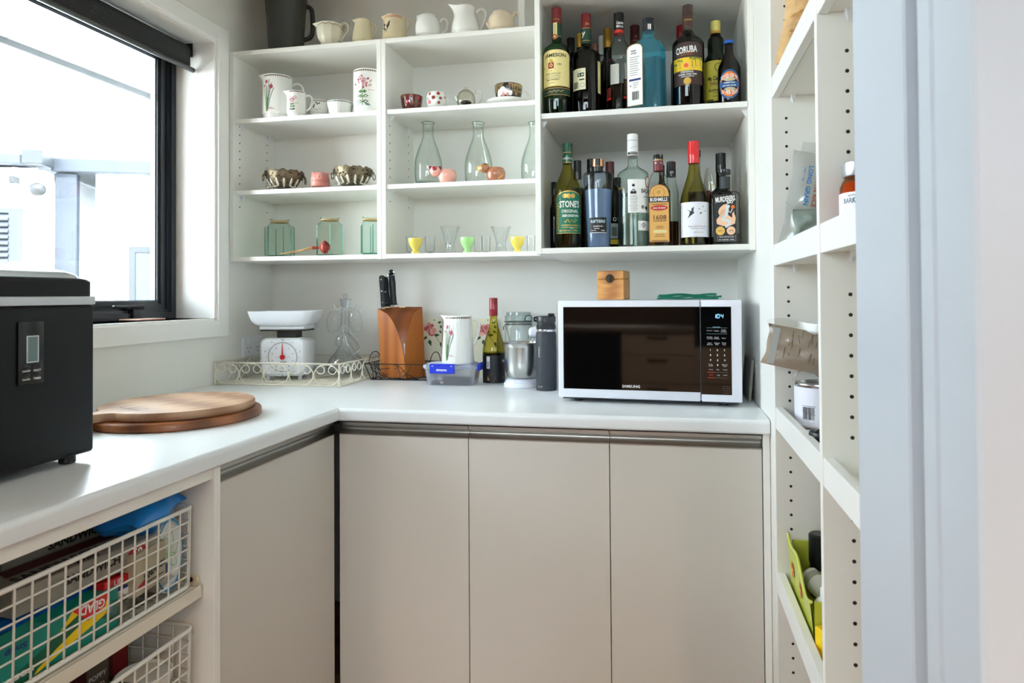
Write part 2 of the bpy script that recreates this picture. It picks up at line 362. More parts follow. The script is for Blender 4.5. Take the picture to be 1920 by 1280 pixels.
# door jamb with its sliding-door slot (right side of the doorway)
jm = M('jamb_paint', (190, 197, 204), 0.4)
YJ = [0.489, 0.556, 0.562, 0.592, 0.619, 0.775]
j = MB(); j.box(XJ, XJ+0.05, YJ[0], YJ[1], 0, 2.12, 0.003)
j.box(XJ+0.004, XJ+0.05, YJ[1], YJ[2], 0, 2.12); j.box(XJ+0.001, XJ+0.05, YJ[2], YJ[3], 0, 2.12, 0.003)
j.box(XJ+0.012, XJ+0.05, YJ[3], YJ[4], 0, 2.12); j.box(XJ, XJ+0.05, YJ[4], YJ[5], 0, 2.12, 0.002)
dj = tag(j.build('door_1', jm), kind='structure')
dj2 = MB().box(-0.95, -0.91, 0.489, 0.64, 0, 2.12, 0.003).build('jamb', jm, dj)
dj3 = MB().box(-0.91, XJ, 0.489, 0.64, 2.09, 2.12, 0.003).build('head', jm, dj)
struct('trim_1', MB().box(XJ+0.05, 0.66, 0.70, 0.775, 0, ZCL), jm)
# ---------------------------------------------------------------- window in the left wall
win = tag(bpy.data.objects.new('window_1', None), kind='structure'); COL.objects.link(win); win.location = (XL, WY0, WZ0)
win_off = Matrix.Translation((-XL, -WY0, -WZ0))
def wpart(name, mb, m, parent=win, **k):
    mb.xf(win_off); return mb.build(name, m, parent, **k)
CW = 0.055
for (y0, y1, z0, z1) in ((WY1-0.004, WY1+CW-0.004, WZ0-0.066, WZ1+0.05), (WY0-CW, WY0, WZ0-0.066, WZ1+0.05)):
    wpart('casing', MB().box(XL, XL+0.018, y0, y1, z0, z1, 0.0015), trimm)
wpart('casing', MB().box(XL, XL+0.0175, WY0, WY1-0.004, WZ0-0.066, WZ0-0.008, 0.0015), trimm)
wpart('casing', MB().box(XL, XL+0.0175, WY0, WY1-0.004, WZ1-0.004, WZ1+0.05, 0.0015), trimm)
XF_ = XL-0.150
wpart('lining', MB().box(XF_-0.02, XL+0.006, WY1-0.012, WY1+0.001, WZ0, WZ1), trimm)
wpart('lining', MB().box(XF_-0.02, XL+0.006, WY0-0.001, WY0+0.012, WZ0, WZ1), trimm)
wpart('lining', MB().box(XF_-0.02, XL+0.006, WY0+0.012, WY1-0.012, WZ1-0.012, WZ1+0.001), trimm)
wpart('sill', MB().box(XF_-0.02, XL+0.008, WY0+0.012, WY1-0.012, WZ0-0.02, WZ0, 0.002), trimm)
def ring_yz(mb, xa, xb, y0, y1, z0, z1, wd):
    mb.box(xa, xb, y0, y0+wd, z0, z1); mb.box(xa, xb, y1-wd, y1, z0, z1); mb.box(xa, xb, y0+wd, y1-wd, z0, z0+wd); mb.box(xa, xb, y0+wd, y1-wd, z1-wd, z1)
f = MB(); y0, y1, z0, z1 = WY0+0.012, WY1-0.012, WZ0, WZ1-0.012
ring_yz(f, XF_-0.060, XF_, y0, y1, z0, z1, 0.022); ring_yz(f, XF_-0.060, XF_-0.010, y0+0.022, y1-0.022, z0+0.022, z1-0.022, 0.010)
wpart('frame', f, frame_black)
f = MB(); ring_yz(f, XF_-0.055, XF_-0.016, y0+0.033, y1-0.033, z0+0.030, z1-0.033, 0.022); ring_yz(f, XF_-0.052, XF_-0.022, y0+0.055, y1-0.055, z0+0.052, z1-0.055, 0.010)
sash = wpart('sash', f, frame_black)
f = MB(); ring_yz(f, XF_-0.046, XF_-0.028, y0+0.065, y1-0.065, z0+0.062, z1-0.065, 0.004); wpart('glazing_bead', f, M('steel_grey_bead', (150, 156, 162), 0.3, 0.8))
wpart('pane', MB().box(XF_-0.042, XF_-0.036, y0+0.062, y1-0.062, z0+0.058, z1-0.062), GL('window_glass', (0.96, 0.98, 0.98), (0.9, 0.95, 0.94)))
p = atX(245, 580, XF_)
la = MB().box(XF_-0.016, XF_+0.006, p.y-0.02, p.y+0.055, WZ0+0.034, WZ0+0.048, 0.003)
la.box(XF_+0.006, XF_+0.020, p.y-0.085, p.y+0.04, WZ0+0.040, WZ0+0.050, 0.003); la.box(XF_-0.012, XF_+0.012, p.y+0.0, p.y+0.03, WZ0+0.006, WZ0+0.036, 0.002)
wpart('latch', la, M('black_hardware', (30, 33, 37), 0.3, coat=0.3))
# the other half of the wide window is the same unit beyond the frame's edge of view
# ---------------------------------------------------------------- roller blind
bl = thing('roller_blind', 'charcoal roller blind rolled up at the top of the window', 'blind', (XL-0.075, WY0+0.03, WZ1-0.02))
o = Vector(bl.location); xb, zb = XL-0.098, WZ1-0.046
b = MB(); pts = []
b.tube([(xb-o.x, WY0+0.03-o.y, zb-o.z), (xb-o.x, WY1-0.035-o.y, zb-o.z)], 0.026, 20)
b.build('fabric_roll', M('blind_fabric', (44, 46, 47), 0.85, bump=0.6, bscale=260, var=0.35, vscale=120), bl, smooth=True)
b = MB().box(xb+0.024-o.x, xb+0.0255-o.x, WY0+0.032-o.y, WY1-0.037-o.y, zb-0.060-o.z, zb+0.004-o.z)
b.build('fabric_drop', MATS['blind_fabric'], bl)
b = MB().tube([(xb+0.025-o.x, WY0+0.03-o.y, zb-0.064-o.z), (xb+0.025-o.x, WY1-0.022-o.y, zb-0.064-o.z)], 0.009, 12)
b.build('bottom_bar', M('blind_bar', (88, 90, 90), 0.35, 0.7), bl, smooth=True, ang=60)
b = MB().box(xb-0.03-o.x, xb+0.03-o.x, WY1-0.0325-o.y, WY1-0.0285-o.y, zb-0.02-o.z, zb+0.03-o.z, 0.001)
for k in (-1, 1): b.tube([(xb+k*0.016-o.x, WY1-0.0325-o.y, zb+0.02-o.z), (xb+k*0.016-o.x, WY1-0.026-o.y, zb+0.02-o.z)], 0.006, 10)
b.build('bracket', black, bl)
# coaster on the sill
p = atX(270, 600, XL-0.085)
cs = MB().box(p.x-0.045, p.x+0.035, p.y-0.055, p.y+0.055, WZ0, WZ0+0.006, 0.002)
ob = cs.build('tile_coaster', M('pink_clay', (205, 160, 140), 0.6)); tag(ob, 'thin pinkish clay tile lying on the window sill', 'coaster')
# ---------------------------------------------------------------- outside
gm = M('outside_paving', (205, 203, 198), 0.8, var=0.1, vscale=2)
struct('ground', MB().box(-40, XL-0.22, -20, 40, -0.35, -0.15), gm)
# own eave
p0 = atZ(0, 62, 2.36); p1 = atZ(285, 176, 2.36); xe = (p0.x+p1.x)/2
ev = MB().box(xe, XL-0.22, -6, 9, 2.36, 2.50)
ev.box(xe, XL-0.22, -6, 9, 2.355, 2.36)
eo = struct('ceiling_eave', ev, M('soffit_white', (238, 240, 240), 0.7))
MB().box(xe-0.02, xe, -6, 9, 2.325, 2.54).build('fascia', M('fascia_grey', (30, 32, 33), 0.5), eo)
for yy in (0.9, 2.4, 3.5): MB().box(xe+0.003, XL-0.23, yy-0.003, yy+0.003, 2.352, 2.357).build('soffit_joint', M('joint_grey', (120, 122, 120), 0.7), eo)
# shed
E1 = Vector((0.908, 0.419, 0)).normalized(); N1 = Vector((0.419, -0.908, 0)).normalized(); SC = atY(107, 300, 6.5)
def onS(px, py, off=0.0):
    d = ray(px, py); q = SC+N1*off; t = (q-Vector((0, 0, CZ))).dot(N1)/d.dot(N1); return Vector((0, 0, CZ))+d*t
def S2(px, py, off=0.0):
    p = onS(px, py, off)-SC; return p.dot(E1), p.z+SC.z
shed = thing('shed', 'white corrugated metal shed with blue grey trims outside the window', 'shed', (SC.x, SC.y, -0.15), math.atan2(E1.y, E1.x))
SZ = 0.15   # local z = world z + SZ
shw = M('corrugated_white', (240, 242, 243), 0.45); shg = M('shed_blue_grey', (30, 36, 46), 0.5)
def corr(mb, u0, u1, z0, z1, off, pitch=0.19, dep=0.03):
    pr = []; u = u0
    while u < u1:
        for du, h in ((0, 0), (pitch*0.62, 0), (pitch*0.72, dep), (pitch*0.9, dep)):
            if u+du <= u1: pr.append((u+du, h))
        u += pitch
    vs = []; fs = []
    for i, (a, h) in enumerate(pr):
        vs += [(a, -off-h, z0), (a, -off-h, z1)]
        if i: fs.append((2*i-2, 2*i, 2*i+1, 2*i-1))
    mb.add(vs, fs)
u1, z1 = S2(290, 322); ul, zl = S2(0, 318, 0.3); uc = S2(107, 300, 0)[0]; zt = S2(107, 325)[1]
b = MB(); corr(b, 0.4, 6.0, 0, zt+SZ, 0); b.box(0.4, 6.0, 0.0, 3.0, 0, zt+SZ-0.02); b.build('wall_sheet', shw, shed)
b = MB(); corr(b, -5.0, 0.0, 0, zt+SZ, 0.3); b.box(-5, -0.001, -0.3, 3.0, 0, zt+SZ-0.02); b.build('wall_sheet', shw, shed)
ua, ub = S2(110, 400)[0], S2(150, 400)[0]
b = MB().box(ua, ub, -0.10, 0.0, 0, zt+SZ-0.01, 0.01); b.build('pilaster', shg, shed)
b = MB().box(0.0, 6.0, -0.16, 3.1, zt+SZ, S2(107, 300)[1]+SZ, 0.01); b.build('fascia', shg, shed)
b = MB().box(-5.0, -0.16, -0.46, 3.1, zt+SZ+0.02, S2(60, 299, .3)[1]+SZ+0.03, 0.01); b.build('gutter', shg, shed)
b = MB().box(-0.15, 0.05, -0.48, -0.2, zt+SZ+0.02, S2(107, 298)[1]+SZ+0.01, 0.01); b.build('gutter_end', M('shed_dark_grey', (22, 26, 32), 0.5), shed)
a0, c0 = S2(-60, 490, .33); a1, c1 = S2(40, 392, .33)
lv = MB().box(a1-0.09, a1, -0.40, -0.30, c0+SZ, c1+SZ); lv.box(a0, a1-0.09, -0.40, -0.30, c1+SZ-0.05, c1+SZ)
lo = lv.build('louvre_frame', shg, shed)
nsl = 8
for k in range(nsl):
    zc = c0+SZ+(c1-c0-0.05)*(k+0.5)/nsl
    sl_ = MB().add([(a0, -0.36, zc+0.055), (a1-0.09, -0.36, zc+0.055), (a1-0.09, -0.42, zc-0.045), (a0, -0.42, zc-0.045), (a0, -0.35, zc+0.045), (a1-0.09, -0.35, zc+0.045), (a1-0.09, -0.41, zc-0.055), (a0, -0.41, zc-0.055)],
                  [(0, 1, 2, 3), (7, 6, 5, 4), (0, 4, 5, 1), (3, 2, 6, 7), (0, 3, 7, 4), (1, 5, 6, 2)])
    sl_.build('slat', M('louvre_slat', (28, 32, 40), 0.5), lo)
for i, (pa, pb, lab) in enumerate((((14, 346), (38, 334), 'small dark floodlight on the shed wall under the gutter'), ((46, 366), (84, 352), 'round headed grey sensor light with white arm on the shed'))):
    ua_, za_ = S2(pa[0], pa[1], .33); ub_, zb_ = S2(pb[0], pb[1], .33)
    ctr = SC+E1*((ua_+ub_)/2)+N1*0.335; lt = thing('floodlight', lab, 'outdoor light', (ctr.x, ctr.y, (za_+zb_)/2), math.atan2(E1.y, E1.x))
    wd, hh = abs(ub_-ua_)/2, abs(zb_-za_)/2
    if i == 0:
        MB().box(0, wd, -0.12, 0, -hh, hh*1.2, 0.01).build('housing', M('lamp_grey', (18, 20, 22), 0.5), lt)
        MB().box(-wd, 0.01, -0.16, -0.03, -hh*1.1, hh*0.7, 0.01).build('lens', M('lamp_lens', (225, 228, 228), 0.2), lt)
    else:
        MB().ball((wd*0.65, -0.08, hh*0.3), 0.075, sc_=(1.1, 1, 1)).build('sensor_head', MATS['lamp_grey'], lt, smooth=True, ang=80)
        MB().add([(-wd, -0.12, -hh), (wd*0.3, -0.12, -hh*0.2), (wd*0.5, -0.12, hh*0.6), (-wd*0.7, -0.12, hh*0.2), (-wd, 0, -hh), (wd*0.3, 0, -hh*0.2), (wd*0.5, 0, hh*0.6), (-wd*0.7, 0, hh*0.2)],
                 [(0, 1, 2, 3), (7, 6, 5, 4), (0, 4, 5, 1), (1, 5, 6, 2), (2, 6, 7, 3), (3, 7, 4, 0)]).build('lamp_arm', white_pl, lt)
# grey gate beside the shed
ga, gz = S2(243, 462, 1.2); gb = ga+1.6
gp = SC+E1*ga+N1*1.2
gt = thing('gate', 'grey metal side gate standing in front of the white shed wall', 'gate', (gp.x, gp.y, -0.15), math.atan2(E1.y, E1.x))
MB().box(0.03, 1.6, -0.02, 0.02, 0.05, gz+SZ-0.05).build('panel', M('gate_grey', (42, 46, 50), 0.5), gt)
g = MB().box(0, 0.06, -0.03, 0.03, 0, gz+SZ); g.box(0.06, 1.6, -0.03, 0.03, gz+SZ-0.06, gz+SZ); g.box(0.06, 1.6, -0.03, 0.03, 0.05, 0.11); g.build('gate_frame', M('gate_dark', (26, 30, 34), 0.5), gt)
# tree beyond the shed roof
tp = onS(20, 300, -9.0)
tr = thing('tree', 'pale green treetop showing above the shed roof', 'tree', (tp.x, tp.y, -0.15))
MB().tube([(0, 0, 0), (0.1, 0, 2.5), (0, 0.1, tp.z-0.4)], [0.14, 0.11, 0.05], 8).build('trunk', M('bark', (120, 105, 90), 0.9), tr, smooth=True)
lf = MB(); rr = random.Random(3)
for k in range(900):
    a = rr.uniform(0, 2*PI); r = 0.75*math.sqrt(rr.random()); z = tp.z+0.15+rr.gauss(-0.35, 0.32); q = Vector((r*math.cos(a), r*math.sin(a), z))
    d1 = Vector((rr.uniform(-1, 1), rr.uniform(-1, 1), rr.uniform(-1, 1))).normalized()*0.07; d2 = d1.orthogonal().normalized()*0.03
    lf.add([q-d1, q+d2, q+d1, q-d2], [(0, 1, 2, 3)])
lf.build('foliage', M('leaf_pale', (190, 205, 150), 0.6), tr, kind='stuff')
# ================================================================ cabinets
T = 0.016
def board(mb, *a): return mb.box(*a, 0.0008)
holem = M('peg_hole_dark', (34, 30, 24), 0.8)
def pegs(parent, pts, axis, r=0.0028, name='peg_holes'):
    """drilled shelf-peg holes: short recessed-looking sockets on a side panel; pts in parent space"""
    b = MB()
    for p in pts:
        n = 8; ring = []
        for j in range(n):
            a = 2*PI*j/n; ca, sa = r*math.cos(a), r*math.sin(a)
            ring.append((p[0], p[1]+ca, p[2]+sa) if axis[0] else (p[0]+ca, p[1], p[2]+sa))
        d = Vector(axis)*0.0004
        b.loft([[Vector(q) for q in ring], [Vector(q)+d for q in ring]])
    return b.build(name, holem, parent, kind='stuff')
def pin(parent, p, axis):
    """white wedge shelf pin below a shelf; axis points away from its panel"""
    ax = Vector(axis); s = Vector((-ax.y, ax.x, 0))*0.005; p = Vector(p)
    v = [p-s, p+s, p+s+ax*0.014, p-s+ax*0.014, p-s-Vector((0, 0, .012)), p+s-Vector((0, 0, .012)), p+ax*0.002-Vector((0, 0, .018))]
    b = MB().add(v, [(0, 1, 2, 3), (0, 4, 5, 1), (4, 6, 5), (1, 5, 6, 2), (0, 3, 6, 4), (3, 2, 6)])
    return b.build('shelf_pin', white_pl, parent)
def cabinet(name, label, x0, x1, yf, zb, zt, shelves, rows=()):
    o = thing(name, label, 'cabinet', ((x0+x1)/2, YB-0.001, zb)); ox, oy, oz = o.location
    X0, X1, Yf, Z1 = x0-ox, x1-ox, yf-oy, zt-zb
    board(MB(), X0, X0+T, Yf, 0, 0, Z1).build('side_panel', lam, o); board(MB(), X1-T, X1, Yf, 0, 0, Z1).build('side_panel', lam, o)
    board(MB(), X0+T, X1-T, Yf+0.001, 0, Z1-T, Z1).build('top_panel', lam, o); board(MB(), X0+T, X1-T, Yf+0.001, 0, 0.0015, T+0.0015).build('bottom_panel', lam, o)
    MB().box(X0+T, X1-T, -0.006, -0.001, T, Z1-T).build('back_panel', lam, o)
    for z in shelves:
        board(MB(), X0+T+0.001, X1-T-0.001, Yf+0.004, -0.007, z-T-zb, z-zb).build('shelf', lamedge, o)
        for yy in (Yf+0.042, -0.06):
            pin(o, (X0+T, yy, z-T-zb), (1, 0, 0)); pin(o, (X1-T, yy, z-T-zb), (-1, 0, 0))
    hp = []
    for (z0, n) in rows:
        for k in range(n):
            for yy in (Yf+0.037, -0.06): hp.append((z0-zb+0.0305*k, yy))
    if hp: pegs(o, [(X0+T, y, z) for z, y in hp], (1, 0, 0)); pegs(o, [(X1-T, y, z) for z, y in hp], (-1, 0, 0), name='peg_holes')
    return o
ZB_, ZA_, ZD_, ZT_ = 1.865, 1.601, 1.356, 2.116
YC, YQ, XM, XQ = 2.188, 1.938, -0.983, -0.381
cabinet('display_cabinet', 'white open wall cabinet in the corner holding botanical jugs, silver bowls and green jars', XL+0.001, XM-0.0005, YC, 1.3385, ZT_, [ZB_, ZA_],
        [(1.545, 1), (1.632, 6), (1.815, 2)])
cabinet('display_cabinet', 'white open wall cabinet between jug cabinet and drinks cabinet, holding carafes and egg cups', XM+0.0005, XQ-0.0005, YC, 1.3385, ZT_, [ZB_, ZA_],
        [(1.545, 1), (1.632, 7), (1.845, 0)])
cabinet('drinks_cabinet', 'white deep open wall cabinet filled with liquor bottles above the microwave', XQ, XR-0.0005, YQ, 1.3295, 2.105, [1.748])
ZS1, ZS0 = 1.748, 1.347
# ---------------------------------------------------------------- worktop
ZK = 0.90; YF, XF = 1.704, -0.893
topm = M('white_worktop', (228, 231, 232), 0.28, spec=0.5)
wt = thing('worktop', 'white laminate L-shaped worktop with rounded front edge along both walls', 'worktop', (XF, YF, ZK))
def nose(h=0.035, r=0.011, n=5):
    """front profile (out, z), from the top back round to the underside"""
    out = [(0.0, 0.0)]
    pr = [(-r+r*math.sin(PI/2*i/n), -r+r*math.cos(PI/2*i/n)) for i in range(n+1)]
    return pr+[(0.0, -h+0.004), (-0.004, -h)]
pf = nose()
# back run: profile swept along X, mitred at the inside corner
def run(name, ends, axis):
    rings = []
    for (t, mit) in ends:      # t along, mit: +1 when the front edge recedes at this end (inside mitre)
        ring = []
        for (d, z) in pf:
            ring.append((t+(d if mit else 0), d, z))
        deep = 0.752 if axis == 'x' else 0.688
        ring.append((t+(-deep if mit else 0), -deep, -0.035)); ring.append((t+(-deep if mit else 0), -deep, 0.0))
        rings.append(ring)
    b = MB().loft(rings)
    if axis == 'x': b.v = [(x, -y, z) for x, y, z in b.v]
    else: b.v = [(y, -x, z) for x, y, z in b.v]
    return b
rx = run('x', [(0.0005, 1), (XR-0.002-XF, 0)], 'x'); rx.build('worktop_section', topm, wt, smooth=True, ang=40)
ry = run('y', [(0.0005, 1), (YF-0.63, 0)], 'y'); ry.build('worktop_section', topm, wt, smooth=True, ang=40)
# ---------------------------------------------------------------- base cabinets
doorm = M('door_melamine', (207, 202, 194), 0.5, bump=0.03, bscale=700)
ZR, ZH = 0.862, 0.825
def base_unit(label, a0, a1, along, skip_end=False):
    """front width a0..a1 (world X for the back run, world Y for the left run)"""
    if along == 'x': o = thing('base_cabinet', label, 'cabinet', ((a0+a1)/2, YF+0.018, 0.0)); rot = 0
    else: o = thing('base_cabinet', label, 'cabinet', (XF-0.018, (a0+a1)/2, 0.0), PI/2)
    hw = (a1-a0)/2; g = 0.0012
    b = MB(); deep = 0.70 if along == 'x' else 0.62
    b.box(-hw, -hw+T, 0.02, deep, 0.1, ZR); b.box(hw-T, hw, 0.02, deep, 0.1, ZR); b.box(-hw+T, hw-T, 0.02, deep, 0.1, 0.1+T); b.box(-hw+T, hw-T, deep-0.006, deep, 0.116, ZR); b.box(-hw+T, hw-T, 0.022, 0.06, ZR-0.02, ZR)
    b.build('carcass', lam, o)
    MB().box(-hw, hw, 0.06, 0.075, 0.0, 0.1).build('kickboard', doorm, o)
    d = MB().box(-hw+g, hw-g, 0, 0.018, 0.115, ZH, 0.0008).build('door', doorm, o)
    # aluminium J-profile: flat top lip, scooped groove, thin lower lip
    n = 9; pr = [(0.0, ZR-0.003), (0.0, ZR-0.011)]
    for i in range(n+1):
        a = PI*i/n; pr.append((0.001+0.0145*math.sin(a), ZH+0.0035+(ZR-0.014-ZH)*(1-i/n)))
    pr += [(-0.001, ZH+0.0025), (-0.001, ZH), (0.019, ZH), (0.019, ZR-0.003)]
    h = MB().loft([[(-hw+g, y, z) for y, z in pr], [(hw-g, y, z) for y, z in pr]])
    h.build('handle', alu, d, smooth=True, ang=35)
    return o
base_unit('white base cabinet in the corner, under the knife block', -0.9025, -0.527, 'x')
base_unit('white base cabinet between the corner unit and the one under the microwave', -0.527, -0.150, 'x')
base_unit('white base cabinet under the microwave', -0.150, 0.2245, 'x')
base_unit('white base cabinet on the window run, between corner and basket bay', 1.219, 1.7115, 'y')
tag(MB().box(0.2255, 0.2418, YF+0.014, YF+0.05, 0.0, 0.864, 0.0006).build('filler_strip', lamedge), 'narrow white filler strip between the last cabinet door and the pantry', 'filler strip')
tag(MB().ball((-0.9005, YF+0.0075, 0.846), 0.0125, sc_=(1, 1, 1)).build('corner_bumper', M('rubber_black', (8, 8, 8), 0.9), smooth=True, ang=80), 'small black stopper in the inside corner under the worktop', 'stopper')  # black ball stands in for the dark of the open corner gap
# ---------------------------------------------------------------- end panel and pantry cupboard
XP = 0.236
tag(board(MB(), XR, XR+T, 1.6085, YB-0.001, 0, ZCL).build('end_panel', lam), 'tall white panel closing the worktop end beside the microwave', 'panel')
pc = thing('pantry_cupboard', 'tall white open pantry cupboard with stepped shelves beside the doorway', 'cupboard', (XP, 1.6, 0.0))
def ploc(mb): return mb.xf(Matrix.Translation((-XP, -1.6, 0)))
PB = 0.62   # back of the pantry in X
for (y0, y1) in ((1.592, 1.608), (1.122, 1.138), (0.776, 0.792)):
    ploc(board(MB(), XP, PB, y0, y1, 0, ZCL-0.002)).build('side_panel', lam, pc)
ploc(MB().box(PB, PB+0.006, 0.776, 1.608, 0, ZCL)).build('back_panel', lam, pc)
def pshelf(y0, y1, zt, zb, label=None):
    b = ploc(board(MB(), XP+0.002, XP+0.018, y0+0.0005, y1-0.0005, zb, zt)); l = b.build('shelf_lip', lamedge, None)
    s = ploc(board(MB(), XP+0.0195, PB-0.001, y0+0.001, y1-0.001, zb+0.002, zb+0.020)).build('shelf', lam, pc); l.parent = s
    for yy, ay in ((y0, 1), (y1, -1)): pin(pc, (XP+0.047-XP, yy-1.6, zb+0.002), (0, ay, 0))
PZ = []
for (py0, py1) in ((155.9, 194.5), (459, 498), (765, 805), (1068, 1107)):
    px = 1440 if py0 < 200 else (1449 if py0 < 500 else 1455)
    a, c = atX(px, py0, XP), atX(px, py1, XP); PZ.append((a.z, c.z)); pshelf(1.138, 1.592, a.z, c.z)
PZ2 = []
for (px, py0, py1) in ((1536, -40, 16.4), (1549, 413, 471), (1557, 873.8, 930)):
    a, c = atX(px, py0, XP), atX(px, py1, XP); PZ2.append((a.z, c.z)); pshelf(0.792, 1.122, a.z, c.z)
for (yy, dirn, pxx, pts, rr) in ((1.592, -1, None, (1478.5, 565.0), 0.0026), (1.122, -1, None, (1595.0, 590.0), 0.0031)):
    q = atY(pts[0], pts[1], yy); hp = []
    for k in range(-34, 34):
        z = q.z+0.032*k
        if 0.15 < z < 2.3 and not any(c-0.045 < z < a+0.004 for a, c in (PZ if yy > 1.3 else PZ2)): hp.append((q.x-XP, yy-1.6, z))
    pegs(pc, hp, (0, -1, 0), 0.0032)
for (px, py, yy) in ((1474, 896, 1.592), (1587, 1073, 1.122), (1573, 302, 1.122)):
    q = atY(px, py, yy); n = 14
    ploc(MB().loft([[(q.x+0.0075*math.cos(2*PI*j/n), yy-h, q.z+0.0075*math.sin(2*PI*j/n)) for j in range(n)] for h in (0, 0.0008)])).build('cover_cap', lamedge, pc)
# ================================================================ bottles
# every bottle is measured in a magnified crop of the photo: (origin x, origin y, scale)
CROPS = {'a': (420, 0, 4.57), 'b': (700, 0, 4.572), 'c': (420, 260, 5.333), 'd': (700, 220, 4.572), 'e': (1000, 0, 5.819), 'f': (1180, 0, 5.817),
         'g': (1010, 240, 5.12), 'h': (1200, 240, 5.118), 'i': (380, 490, 5.12), 'j': (680, 490, 5.12), 'k': (870, 540, 5.82), 'l': (1020, 480, 4.415),
         'm': (0, 460, 2.785), 'n': (480, 0, 10.667), 'p': (0, 0, 1.0), 'q': (0, 880, 3.2), 'r': (1400, 260, 4.924), 's': (1400, 480, 4.572), 't': (1400, 960, 4.0), 'u': (1380, 0, 4.267), 'v': (1400, 680, 4.0)}
class Item:
    def __init__(s, crop, cx, y, z, name, label, cat, group=None, turn=0.0, face=True):
        s.ox, s.oy, s.k = CROPS[crop]; s.cx = s.ox+cx/s.k; s.ccx = cx
        p = spot(s.cx, y, z); s.p = p; s.s = mpp(p)/s.k; s.y = y; s.z = z
        s.rz = (math.atan2(-p.x, p.y) if face else 0.0)+turn
        s.o = thing(name, label, cat, p, s.rz, group)
    def V(s, cy): return atY(s.cx, s.oy+cy/s.k, s.y).z-s.z
    def X(s, cx): return (cx-s.ccx)*s.s
    def U(s, cx, R): return R*math.asin(max(-1, min(1, s.X(cx)/R)))
    def W(s, n): return n*s.s
    def prof(s, pts): return [(max(1e-4, s.W(r)), max(s.V(y), 0.0005+0.0004*i)) for i, (r, y) in enumerate(pts)]
def bprof(R, rn, yb, ys0, ys1, yt, n=7, sh=1.0):
    """round bottle outline in crop pixels: base, straight body, rounded shoulder, neck"""
    out = [(R*0.9, yb), (R, yb-6)]
    for i in range(n+1):
        t = i/n; out.append((rn+(R-rn)*((math.cos(PI*t)+1)/2)**sh, ys0+(ys1-ys0)*t))
    out.append((rn, yt)); return out
def capprof(r, y0, y1): return [(r, y0), (r*1.02, y0-(y0-y1)*0.08), (r, y0-(y0-y1)*0.30), (r*1.03, y0-(y0-y1)*0.34), (r*1.02, y0-(y0-y1)*0.40), (r, y0-(y0-y1)*0.44), (r, y1+3), (r*0.9, y1)]
g_green = GL('glass_green', (0.20, 0.62, 0.24), (0.02, 0.22, 0.04)); g_dkgreen = GL('glass_dark_green', (0.05, 0.14, 0.06), (0.01, 0.03, 0.01))
g_black = GL('glass_near_black', (0.02, 0.03, 0.025), (0.003, 0.004, 0.003)); g_brown = GL('glass_brown', (0.10, 0.05, 0.025), (0.01, 0.005, 0.003))
g_olive = GL('glass_olive', (0.70, 0.64, 0.22), (0.07, 0.07, 0.015)); g_clear = GL('glass_clear', (0.90, 0.94, 0.92), (0.35, 0.42, 0.38)); g_pale = GL('glass_pale_green', (0.90, 0.97, 0.93), (0.25, 0.46, 0.34))
g_blue = GL('glass_blue', (0.30, 0.84, 0.98), (0.06, 0.55, 0.78), frost=0.16, fcol=(0.30, 0.86, 1.0)); g_gin = GL('glass_slate_blue', (0.84, 0.91, 0.99), (0.30, 0.42, 0.62))
l_dark = GL('liquid_dark', (0.05, 0.05, 0.045), (0.02, 0.02, 0.02)); l_amber = GL('liquid_amber', (0.80, 0.42, 0.10), (0.5, 0.2, 0.03)); l_clear = GL('liquid_clear', (0.86, 0.90, 0.90), (0.5, 0.6, 0.6))
l_gin = GL('liquid_slate_blue', (0.62, 0.76, 0.96), (0.4, 0.5, 0.75), frost=0.5, fcol=(0.60, 0.73, 0.90)); l_brown = GL('liquid_brown', (0.30, 0.15, 0.05), (0.15, 0.05, 0.02))
inkw, inkk, inkr = M('ink_white', (240, 240, 236), 0.5), M('ink_black', (22, 22, 22), 0.5), M('ink_red', (190, 40, 34), 0.5)
inkg = M('ink_gold', (214, 170, 84), 0.35, 0.4); ink_gr = M('ink_grey', (130, 130, 128), 0.6); cream = M('label_cream', (238, 222, 150), 0.55)
capred, capblack = M('cap_dark_red', (120, 18, 24), 0.28, coat=0.4), M('cap_black', (18, 18, 19), 0.3, coat=0.3)
M('ink_bright_red', (220, 50, 36)); M('foil_rose', (190, 130, 110), 0.4, 0.6); M('ink_sand', (200, 190, 150)); M('ink_sepia', (92, 56, 30)); M('ink_copper', (200, 120, 60)); M('ink_leaf_green', (60, 110, 50))
capgold = M('capsule_gold', (205, 160, 70), 0.3, 0.8)
